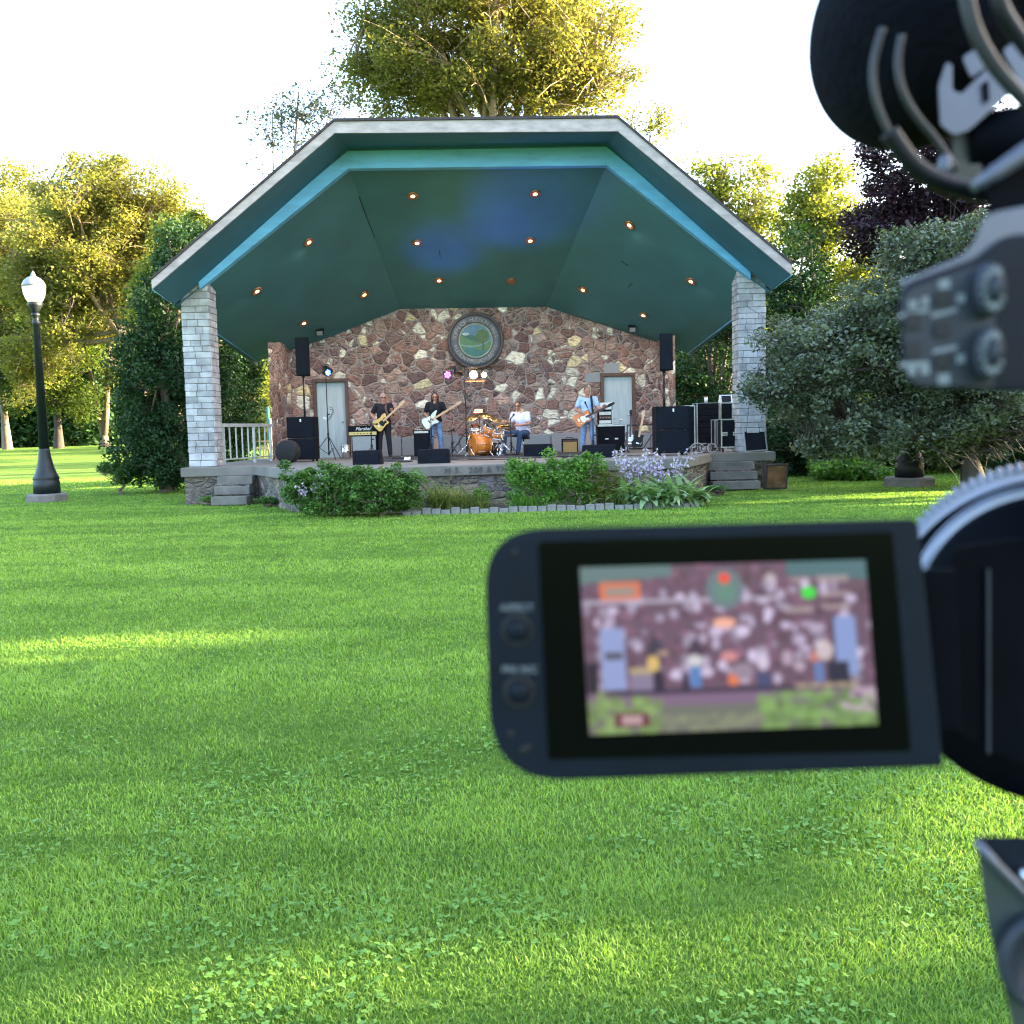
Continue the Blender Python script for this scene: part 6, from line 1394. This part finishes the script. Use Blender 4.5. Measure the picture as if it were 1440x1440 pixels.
blades('daylily', 'smaller strap leaved clump just right of the big daylily', 666, 18.15, 200, .55, .009, 'leaf_straw', 2, .14, .9)
blades('daylily', 'strap leaved clump at the foot of the tall perennials', 738, 18.0, 180, .5, .010, 'leaf_bright', 3, .16, .8)
blades('daylily', 'strap leaved clump between the perennials and the hosta', 862, 18.1, 200, .55, .010, 'leaf_straw', 4, .18, .8)
blades('hosta', 'wide hosta with pale variegated leaves at the right end of the bed', 920, 18.15, 300, .82, .062, 'leaf_hosta', 5, .28, .95, seg=7)
blades('hosta', 'lower hosta spilling over the right border stones', 952, 18.0, 170, .60, .055, 'leaf_hosta', 6, .22, 1.0, seg=7)
# hosta flowers: leaning stalks hung with lilac bells
M_['lilac'] = leafmat('lilac_petals', (.50, .40, .56), (.78, .68, .80), .3, (1, 1, 1.1)); M_['stalk'] = mat('green_stalk', (.14, .20, .07), .6)
def flowers(px0, px1, Y, n, ztop, seed, label):
    rg = random.Random(seed); st = MB(); pt = MB(); T = []; x0, x1 = fx(px0, Y), fx(px1, Y); c = Vector(((x0 + x1) / 2, Y, 0)); root = thing('flower_stalks', c, label, 'flowers')
    for i in range(n):
        bx_ = rg.uniform(x0, x1); h = ztop * rg.uniform(.72, 1.05); a = Vector((bx_ * .6 + c.x * .4, Y + rg.uniform(-.15, .15), .15)); lx, ly = rg.uniform(-.25, .25), rg.uniform(-.2, .1)
        P = [a + Vector((lx * f_ * f_ + (bx_ - a.x) * f_, ly * f_ * f_, (h - .15) * f_)) for f_ in (0, .25, .5, .75, 1)]; st.tube(P, [.006, .005, .005, .004, .003], 4)
        for k in range(rg.randint(8, 15)):
            f_ = rg.uniform(.52, 1); j = min(3, int(f_ * 4)); p = P[j].lerp(P[j + 1], f_ * 4 - j); q_ = rg.uniform(0, 6.283); d_ = Vector((math.cos(q_), math.sin(q_), -.7)).normalized(); L = rg.uniform(.045, .07); s_ = d_.orthogonal().normalized() * .020; s2 = d_.cross(s_).normalized() * .020
            pt.add([p, p + d_ * L + s_, p + d_ * L * 1.1, p + d_ * L - s_, p + d_ * L + s2, p + d_ * L - s2], [(0, 1, 2, 3), (0, 4, 2, 5)]); T += [rg.random()] * 6
    part('stalks', st, M_['stalk'], root); me = pt.mesh('petals', M_['lilac'], fixn=False); me.attributes.new('tint', 'FLOAT', 'POINT').data.foreach_set('value', np.array(T, np.float32)); link('petals', me, root)
flowers(858, 968, 18.4, 42, 1.08, 1, 'leaning stalks of pale lilac hosta flowers above the right end of the bed')
flowers(408, 470, 17.45, 7, .78, 2, 'few white drooping flower stalks over the left shrub')
# ------------------------------------------------------------ the video camera right in front of the photographer
M_['plastic'] = mat('dark_blue_black_plastic', (.004, .007, .014), .5, var=.2, scale=60, bump=.1, bscale=900, spec=.14)
M_['plastic2'] = mat('matte_black_plastic', (.0015, .0025, .0045), .6, var=.2, scale=60, spec=.04)
M_['greyplastic'] = mat('grey_control_plate', (.022, .027, .038), .5, var=.15, scale=60, spec=.25)
M_['greymetal'] = mat('satin_grey_metal', (.085, .092, .120), .38, metal=.4, var=.1, scale=60)
M_['silver'] = mat('silver_ring', (.20, .205, .24), .35, metal=.7, var=.1, scale=60)
M_['label'] = mat('printed_label', (.14, .165, .185), .6, var=.05); M_['foam'] = mat('black_foam', (.0035, .0045, .008), .95, var=.5, scale=40, bump=.8, bscale=350, spec=.08)
M_['glassblack'] = mat('black_screen_glass', (.001, .001, .002), .15, var=.1, spec=.15)
M_['greenplate'] = mat('grey_green_cast_metal', (.032, .045, .047), .45, metal=.2, var=.15, scale=40)
N_ = lambda px, py, Y: at(px, py, Y)
def roundpoly(c, r, seg=6):
    """c: corner pixels, r: radius in pixels per corner -> rounded outline."""
    out = []; n = len(c)
    for i in range(n):
        a, b, d = Vector((*c[i - 1], 0)), Vector((*c[i], 0)), Vector((*c[(i + 1) % n], 0)); ri = r[i] if hasattr(r, '__len__') else r
        if ri <= 0: out.append((b.x, b.y)); continue
        u = (a - b).normalized(); v = (d - b).normalized(); k = min(ri, (a - b).length * .49, (d - b).length * .49)
        p, q = b + u * k, b + v * k
        for j in range(seg + 1):
            t = j / seg; w_ = p * (1 - t) ** 2 + b * 2 * t * (1 - t) + q * t * t; out.append((w_.x, w_.y))
    return out
def slab(px, Y, d, mb=None):
    mb = mb or MB(); cx = sum(q[0] for q in px) / len(px); cy = sum(q[1] for q in px) / len(px)
    mb.prism([N_(x, y, Y) for x, y in px], ray(min(cx, 1440), cy).normalized() * d); return mb
vc = thing('video_camera', Vector((.24, .34, 1.35)), 'dark video camera close at the right with its small screen folded out', 'video camera')
YP = .255
panel_out = roundpoly([(680, 745), (1291, 729), (1327, 1078), (690, 1101)], [85, 14, 6, 110], 9)
dp = part('display_panel', slab(panel_out, YP, .011), M_['plastic'], vc, bevel=.0012)
part('screen_glass', slab(roundpoly([(757, 762), (1255, 748), (1281, 1056), (772, 1068)], 6, 3), YP - .0006, .001), M_['glassblack'], dp)
# the live picture on the screen, a small out-of-focus view of the stage
def screen_picture():
    W_, H_ = 240, 134; A = np.zeros((H_, W_, 3)); rg = np.random.default_rng(9)
    yy, xx = np.mgrid[0:H_, 0:W_]; u = xx / W_; v = yy / H_
    A[:] = (.22, .14, .21)
    def ellp(cx, cy, rx_, ry_, c, k=1.0):
        m = ((u - cx) / rx_) ** 2 + ((v - cy) / ry_) ** 2 < 1; A[m] = A[m] * (1 - k) + np.array(c) * k
    def rect(x0, y0, x1, y1, c, k=1.0):
        m = (u > x0) & (u < x1) & (v > y0) & (v < y1); A[m] = A[m] * (1 - k) + np.array(c) * k
    for _ in range(420): ellp(rg.random(), rg.uniform(.0, .74), rg.uniform(.008, .022), rg.uniform(.012, .03), np.array((.26, .14, .22)) * rg.uniform(.45, 1.6), .7)
    for _ in range(120): ellp(rg.random(), rg.uniform(.12, .72), rg.uniform(.008, .026), rg.uniform(.014, .038), np.array((.78, .68, .92)) * rg.uniform(.5, 1.15), .8)
    A[(v < .10 - .10 * np.clip(u, 0, .5)) & (u < .32)] = (.20, .28, .30); A[(v < .08 + .12 * (u - .7)) & (u > .72)] = (.14, .24, .28)
    rect(0, .2, .68, .222, (.62, .58, .72), .8)  # pale screen glare painted into the picture
    ellp(.50, .15, .065, .12, (.22, .28, .32)); ellp(.5, .16, .035, .07, (.20, .34, .30))
    rect(.055, .36, .14, .73, (.38, .44, .74)); rect(.07, .50, .13, .55, (.12, .10, .14), .9)
    rect(.865, .33, .945, .68, (.34, .42, .74)); rect(.855, .32, .868, .68, (.12, .08, .12)); rect(0, .56, .045, .76, (.06, .04, .08))
    rect(.15, .60, .23, .64, (.55, .45, .28)); rect(.15, .64, .23, .74, (.34, .28, .42))
    ellp(.245, .53, .03, .10, (.10, .08, .14)); ellp(.235, .58, .022, .05, (.80, .58, .25)); rect(.23, .62, .27, .78, (.07, .05, .10)); rect(.25, .50, .29, .53, (.7, .5, .4), .7)
    ellp(.385, .52, .024, .08, (.12, .08, .14)); ellp(.38, .57, .026, .035, (.75, .72, .75)); rect(.362, .60, .398, .73, (.16, .30, .62)); rect(.33, .64, .355, .76, (.08, .05, .12))
    ellp(.51, .69, .022, .035, (.85, .28, .16)); ellp(.50, .55, .03, .03, (.75, .35, .38)); ellp(.49, .35, .04, .03, (1.0, .55, .42)); ellp(.545, .64, .035, .05, (.40, .32, .42))
    ellp(.615, .59, .02, .05, (.74, .66, .84)); rect(.59, .65, .64, .74, (.12, .12, .26)); ellp(.70, .57, .02, .045, (.70, .56, .70), .7); ellp(.74, .62, .02, .03, (.74, .60, .74), .7)
    ellp(.795, .57, .018, .035, (.80, .30, .24), .7); rect(.79, .60, .825, .72, (.20, .28, .56)); rect(.835, .60, .91, .73, (.06, .05, .10)); ellp(.83, .53, .03, .06, (.82, .70, .75), .8)
    rect(0, .75, 1, .83, (.30, .20, .32)); rect(0, .83, 1, 1, (.24, .24, .22)); rect(.05, .735, .95, .765, (.06, .04, .10), .8)
    for _ in range(60): ellp(rg.uniform(0, .25), rg.uniform(.76, 1), .02, .03, np.array((.30, .42, .18)) * rg.uniform(.7, 1.3), .7)
    for _ in range(90): ellp(rg.uniform(.6, 1), rg.uniform(.78, 1), .022, .03, np.array((.26, .40, .16)) * rg.uniform(.6, 1.4), .7)
    for _ in range(24): ellp(rg.uniform(.86, 1), rg.uniform(.76, .9), .012, .015, (.62, .48, .60), .8)
    for _ in range(30): ellp(rg.uniform(.25, .6), rg.uniform(.9, 1), .02, .02, (.34, .36, .26), .6)
    # marks of the camera's own display
    rect(.065, .09, .205, .20, (.80, .26, .16)); rect(.085, .12, .185, .175, (.42, .36, .34)); ellp(.50, .085, .020, .030, (1, .12, .10)); ellp(.79, .185, .026, .036, (.10, .85, .12))
    for (x0, x1, y_) in ((.73, .80, .09), (.82, .93, .085), (.83, .93, .18), (.70, .80, .265), (.83, .93, .255)): rect(x0, y_, x1, y_ + .035, (.62, .52, .54), .55)
    ellp(.66, .095, .02, .03, (.68, .6, .64), .8); rect(.72, .725, .94, .755, (.30, .22, .20)); rect(.09, .87, .21, .955, (.20, .06, .10)); rect(.115, .885, .185, .94, (.62, .42, .46))
    for k in range(14): rect(.725 + k * .0153, .728, .731 + k * .0153, .75, (.75, .65, .5))
    A = A ** 1.15
    for _ in range(2):
        B = np.pad(A, ((1, 1), (1, 1), (0, 0)), 'edge'); A = (B[:-2, 1:-1] + B[2:, 1:-1] + B[1:-1, :-2] + B[1:-1, 2:] + B[1:-1, 1:-1] * 2) / 6
    c00, c10, c11, c01 = [np.array(N_(x, y, YP - .0010)) for x, y in ((815, 798), (1217, 787), (1235, 1019), (829, 1034))]
    U = (np.arange(W_) / (W_ - 1))[None, :, None]; Vv = (np.arange(H_) / (H_ - 1))[:, None, None]
    P = ((c00 * (1 - U) + c10 * U) * (1 - Vv) + (c01 * (1 - U) + c11 * U) * Vv).reshape(-1, 3)
    idx = np.arange(W_ * H_).reshape(H_, W_); Fc = np.stack([idx[1:, :-1], idx[1:, 1:], idx[:-1, 1:], idx[:-1, :-1]], -1).reshape(-1, 4)
    m, n, l, b = newmat('screen_picture'); a = n.new('ShaderNodeAttribute'); a.attribute_name = 'pic'
    b.inputs['Base Color'].default_value = (0, 0, 0, 1); b.inputs['Roughness'].default_value = .2
    l.new(a.outputs['Color'], b.inputs['Emission Color']); b.inputs['Emission Strength'].default_value = SCREEN_E
    me = fast_mesh('screen', P, Fc, m); at_ = me.attributes.new('pic', 'FLOAT_COLOR', 'POINT')
    at_.data.foreach_set('color', np.concatenate([A.reshape(-1, 3), np.ones((W_ * H_, 1))], 1).astype(np.float32).ravel()); link('screen', me, dp)
SCREEN_E = .078
screen_picture()
pxm = YP / F
for (cx, cy_) in ((727, 886), (730, 973)):
    c = N_(cx, cy_, YP); b_o = part('button_ring', MB().lathe([(23 * pxm, -.0004), (23 * pxm, .0006), (18 * pxm, .0010), (18 * pxm, -.0004)], c, 28, axis=(0, -1, 0)), M_['rubber'], dp)
    part('button', MB().lathe([(16 * pxm, -.0002), (16 * pxm, .0012), (13 * pxm, .0018), (0, .0018)], c, 28, axis=(0, -1, 0)), M_['plastic'], dp)
for (cx, cy_, s_) in ((727, 855, "ASPECT"), (731, 942, "PRE REC")):
    text_part('button_lettering', s_, 14 * pxm, .0001, face_m(N_(cx, cy_, YP - .0003), rt, up), M_['label'], dp)
for (cx, cy_) in ((724, 776), (718, 1032), (735, 1055), (742, 1052)):
    part('screw', MB().lathe([(5 * pxm, 0), (5 * pxm, .0005), (0, .0003)], N_(cx, cy_, YP), 12, axis=(0, -1, 0)), M_['rubber'], dp)
# lens barrel with the ribbed ring
def axis_at(px, py, Y): return N_(px, py, Y)
bc = axis_at(1484, 876, .30); k3 = .30 / F; BAX = ray(1484, 884).normalized()
part('lens_barrel', MB().lathe([(0, 0), (196 * k3, 0), (205 * k3, .004), (212 * k3, .02), (212 * k3, .13), (200 * k3, .135), (150 * k3, .14), (0, .14)], bc - BAX * .005, 96, axis=BAX), M_['plastic2'], vc)
GX = BAX.cross(Vector((0, 0, 1))).normalized(); GY = GX.cross(BAX).normalized()
def gear(r0_, r1_, y0, y1, n, c):
    mb = MB(); vs = []; 
    for (y, rs) in ((y0, .94), (y0 + .002, 1), (y1 - .002, 1), (y1, .94)):
        for k in range(2 * n):
            a0_ = math.pi * (k // 2 * 2 + (k % 2) * .9) / n
        for k in range(n * 4):
            a0_ = 2 * math.pi * k / (n * 4); r_ = (r1_ if k % 4 in (1, 2) else r0_) * rs; vs.append(c + BAX * y + GX * (r_ * math.cos(a0_)) + GY * (r_ * math.sin(a0_)))
    m = n * 4; fs = []
    for j in range(3):
        for k in range(m): fs.append((j * m + k, j * m + (k + 1) % m, (j + 1) * m + (k + 1) % m, (j + 1) * m + k))
    mb.add(vs, fs); mb.f.append(tuple(range(m))); mb.m.append(0); mb.sm.append(False); mb.f.append(tuple(reversed(range(3 * m, 4 * m)))); mb.m.append(0); mb.sm.append(False); return mb
part('ribbed_ring', gear(233 * k3 * 1.06, 239 * k3 * 1.06, .020, .045, 110, bc), M_['silver'], vc)
part('inner_ring', MB().lathe([(190 * k3, -.006), (218 * k3, .0), (222 * k3, .006), (222 * k3, .014), (200 * k3, .016)], bc, 96, axis=BAX), M_['silver'], vc)
part('rear_hood', MB().lathe([(0, -.010), (172 * k3, -.010), (186 * k3, -.004), (190 * k3, .002)], bc, 96, axis=BAX), M_['plastic2'], vc)
part('unlit_ring_cover', MB().lathe([(0, 0), (232 * k3, 0), (238 * k3, .004), (238 * k3, .012), (0, .014)], axis_at(1494, 898, .30) - BAX * .0, 96, axis=BAX) if False else MB().lathe([(190 * k3, -.001), (228 * k3, .0), (228 * k3, .008), (190 * k3, .010)], axis_at(1484, 900, .296), 96, axis=BAX), M_['plastic2'], vc)  # dark cover added so the ring's lower side looks unlit by the sky
part('body', slab(roundpoly([(1335, 770), (1560, 740), (1900, 740), (1900, 1090), (1460, 1090), (1340, 1030)], [20, 20, 5, 5, 60, 20]), .275, .07), M_['plastic2'], vc, bevel=.003)
part('hinge', slab(roundpoly([(1296, 800), (1345, 800), (1352, 1030), (1318, 1030)], 8), .262, .02), M_['plastic2'], vc, bevel=.001)
part('body_seam', slab([(1388, 800), (1393, 800), (1393, 1060), (1388, 1060)], .2735, .001), M_['greyplastic'], vc)
# control box on the carrying handle
YC = .235; kc = YC / F
co = roundpoly([(1262, 402), (1372, 362), (1412, 330), (1900, 300), (1900, 545), (1415, 551), (1270, 545)], [28, 10, 20, 0, 0, 6, 32], 8)
ctl = part('control_box', slab(co, YC, .03), M_['plastic'], vc, bevel=.0012)
part('face_plate', slab(roundpoly([(1266, 412), (1375, 372), (1400, 378), (1398, 545), (1274, 541)], [24, 8, 8, 6, 28], 6), YC - .0008, .002), M_['greyplastic'], ctl, bevel=.0003)
part('top_cover', slab(roundpoly([(1262, 398), (1362, 356), (1388, 300), (1440, 290), (1900, 280), (1900, 350), (1412, 362), (1372, 374), (1275, 410)], [10, 20, 16, 0, 0, 0, 6, 6, 6], 6), YC + .0015, .026), M_['greymetal'], ctl, bevel=.001)
for (x, y) in ((1285, 451), (1327, 419), (1326, 463), (1285, 492), (1327, 507)):
    part('switch', slab(roundpoly([(x - 11, y - 11), (x + 11, y - 12), (x + 11, y + 11), (x - 11, y + 12)], 5, 4), YC - .0016, .002), M_['rubber'], ctl, bevel=.0003)
lb = [[(1263, 442), (1306, 432), (1306, 438), (1263, 448)], [(1278, 424), (1290, 421), (1290, 432), (1278, 435)], [(1296, 419), (1306, 416), (1306, 428), (1296, 430)], [(1310, 441), (1346, 432), (1346, 438), (1310, 447)], [(1312, 492), (1346, 485), (1346, 491), (1312, 498)],
      [(1265, 510), (1306, 508), (1306, 515), (1265, 517)], [(1277, 517), (1288, 516), (1288, 527), (1277, 528)], [(1295, 516), (1307, 515), (1307, 526), (1295, 527)], [(1320, 394), (1336, 392), (1336, 405), (1320, 407)], [(1319, 526), (1336, 525), (1336, 540), (1319, 541)], [(1345, 414), (1357, 413), (1357, 425), (1345, 426)], [(1345, 499), (1357, 498), (1357, 510), (1345, 511)]]
for q_ in lb: part('label', slab(q_, YC - .0011, .0004), M_['label'], ctl)
for (cx, cy_) in ((1380, 411), (1378, 499)):
    c = N_(cx, cy_, YC); part('dial', MB().lathe([(0, .006), (34 * kc, .006), (37 * kc, .003), (37 * kc, 0)], c, 40, axis=(0, -1, 0), sxy=(.50, 1)), M_['greyplastic'], ctl)
    for j in range(11):
        a = R(60 + j * 27); p = c + Vector((math.cos(a) * 25 * kc * .5, -.0062, math.sin(a) * 25 * kc)); part('dial_mark', MB().box(p, (4.2 * kc, .0006, 9 * kc), Matrix.Rotation(-(a - math.pi / 2), 3, 'Y')), M_['label'], ctl)
    part('dial_hub', MB().lathe([(0, .0085), (13 * kc, .0085), (16 * kc, .006)], c, 20, axis=(0, -1, 0), sxy=(.5, 1)), M_['tancloth'] if False else M_['greyplastic'], ctl)
# handle pieces above
part('handle_post', slab(roundpoly([(1384, 232), (1900, 170), (1900, 310), (1392, 306)], [10, 0, 0, 8]), .25, .03), M_['plastic2'], vc, bevel=.002)
part('clamp_rod', MB().tube([N_(1368, 264, .245), N_(1400, 243, .245), N_(1440, 216, .245), N_(1520, 165, .245)], [.0012, .0020, .0024, .0026], 10), M_['greymetal'], vc)
# body link between box and camera outside the frame
part('handle_arm', slab([(1520, 300), (1700, 300), (1700, 760), (1520, 760)], .262, .04), M_['plastic2'], vc, bevel=.003)
# microphone with its fluffy cover and cables
mc = thing('microphone', N_(1420, 120, .36), 'microphone in a fat black foam cover clamped above the video camera', 'microphone')
ym = .36; km = ym / F
mb = MB(); 
mb.ell(N_(1287, 42, ym), (134 * km, .05, 153 * km), nu=40, nv=28).ell(N_(1335, -40, ym), (152 * km, .055, 190 * km), nu=40, nv=28).ell(N_(1400, -60, ym), (150 * km, .05, 180 * km), nu=32, nv=20)
cover = remesh('foam_cover', mb, .0016, M_['foam'], mc, smooth=6)
part('microphone_tube', MB().tube([N_(1352, 205, .31), N_(1440, 195, .31), N_(1560, 180, .31)], [.0085, .0098, .010], 24), M_['plastic2'], mc)
part('shock_mount', slab(roundpoly([(1319, 122), (1330, 88), (1339, 90), (1339, 127), (1352, 132), (1392, 92), (1418, 134), (1362, 184), (1342, 191), (1322, 176)], 5, 4), .30, .006), M_['greymetal'], mc, bevel=.0008)
part('mount_slot', slab([(1381, 118), (1390, 112), (1392, 140), (1384, 146)], .2992, .002), M_['plastic2'], mc)
part('mount_arm', slab(roundpoly([(1352, 80), (1378, 66), (1396, 86), (1366, 112)], 8, 4), .303, .006), M_['greymetal'], mc, bevel=.0008)
part('mount_plate', slab(roundpoly([(1408, 70), (1440, 50), (1560, 40), (1560, 130), (1440, 132)], 10, 4), .303, .006), M_['greymetal'], mc, bevel=.0008)
part('mount_screw', MB().lathe([(0, .003), (10 * .28 / F, .003), (12 * .28 / F, 0)], N_(1326, 236, .285), 20, axis=(0, -1, 0), sxy=(.7, 1.5)), M_['greymetal'], mc)
part('mount_base', slab(roundpoly([(1340, 185), (1372, 178), (1385, 262), (1440, 240), (1440, 275), (1340, 255)], 8, 4), .305, .008), mat('olive_plastic', (.008, .011, .007), .45), mc, bevel=.001)
def cable(name, P, Y, rpx, m_):
    k = Y / F; W3 = [N_(x, y, Y) for x, y in P]; out = []
    for i in range(len(W3) - 1):
        p0, p1, p2, p3 = W3[max(i - 1, 0)], W3[i], W3[i + 1], W3[min(i + 2, len(W3) - 1)]
        for j in range(6):
            t_ = j / 6; out.append(.5 * ((2 * p1) + (p2 - p0) * t_ + (2 * p0 - 5 * p1 + 4 * p2 - p3) * t_ * t_ + (3 * p1 - p0 - 3 * p2 + p3) * t_ ** 3))
    out.append(W3[-1]); part(name, MB().tube(out, rpx * k, 14), M_[m_], mc)
M_['cablegrey'] = mat('grey_rubber_cable', (.020, .022, .024), .45, spec=.3, var=.1, scale=80); M_['cableblack'] = mat('black_rubber_cable', (.005, .006, .008), .4, var=.1, scale=80, spec=.2)
cable('cable', [(1241, 40), (1229, 85), (1229, 125), (1240, 165), (1262, 205), (1300, 245), (1350, 266), (1405, 272)], .285, 5, 'cablegrey')
cable('cable', [(1268, 50), (1263, 90), (1270, 130), (1290, 165), (1315, 195), (1345, 240)], .292, 5, 'cablegrey')
cable('cable', [(1250, 185), (1285, 232), (1330, 258), (1400, 274), (1470, 270)], .28, 13, 'cableblack')
cable('cable', [(1356, -20), (1370, 40), (1400, 95), (1450, 150)], .27, 10, 'cablegrey'); cable('cable', [(1402, -20), (1412, 20), (1450, 75)], .265, 11, 'cableblack')
# tripod head low at the right edge
th_ = thing('tripod_head', Vector((.25, .33, 0)), 'grey metal tripod head at the lower right edge of the picture', 'tripod')
YT = .25
part('top_plate', slab(roundpoly([(1370, 1177), (1800, 1172), (1800, 1330), (1452, 1272), (1379, 1192)], [5, 0, 0, 4, 4], 4), YT, .07), M_['plastic'], th_, bevel=.001)
part('side_casting', slab(roundpoly([(1373, 1184), (1384, 1186), (1460, 1268), (1800, 1330), (1800, 1700), (1440, 1700), (1424, 1440), (1389, 1300)], 4, 3), YT - .004, .06), M_['greenplate'], th_, bevel=.0008)
part('edge_strip', MB().tube([N_(1374, 1184, YT - .004), N_(1400, 1215, YT - .005), N_(1455, 1270, YT - .005), N_(1600, 1300, YT - .005)], .0012, 8), M_['greymetal'], th_)
kt = YT / F
part('lock_knob', MB().lathe([(58 * kt, 0), (58 * kt, .004), (46 * kt, .0045), (44 * kt, .001), (0, .001)], N_(1447, 1345, YT - .005), 40, axis=(0, -1, 0), sxy=(.82, 1.15)), M_['greyplastic'], th_)
part('screw', MB().lathe([(0, .004), (10 * kt, .003), (12 * kt, 0)], N_(1436, 1226, YT), 16, axis=(0, -1, 0)), M_['chrome'], th_)
cx_, cy2 = .25, .34
part('column', MB().tube([(cx_, cy2, .45), (cx_, cy2, 1.22)], .016, 12), M_['black'], th_)
for a in (20, 140, 260): part('leg', MB().tube([(cx_, cy2, 1.05), (cx_ + .42 * math.cos(R(a)), cy2 + .42 * math.sin(R(a)), .01)], [.016, .012], 10), M_['black'], th_)
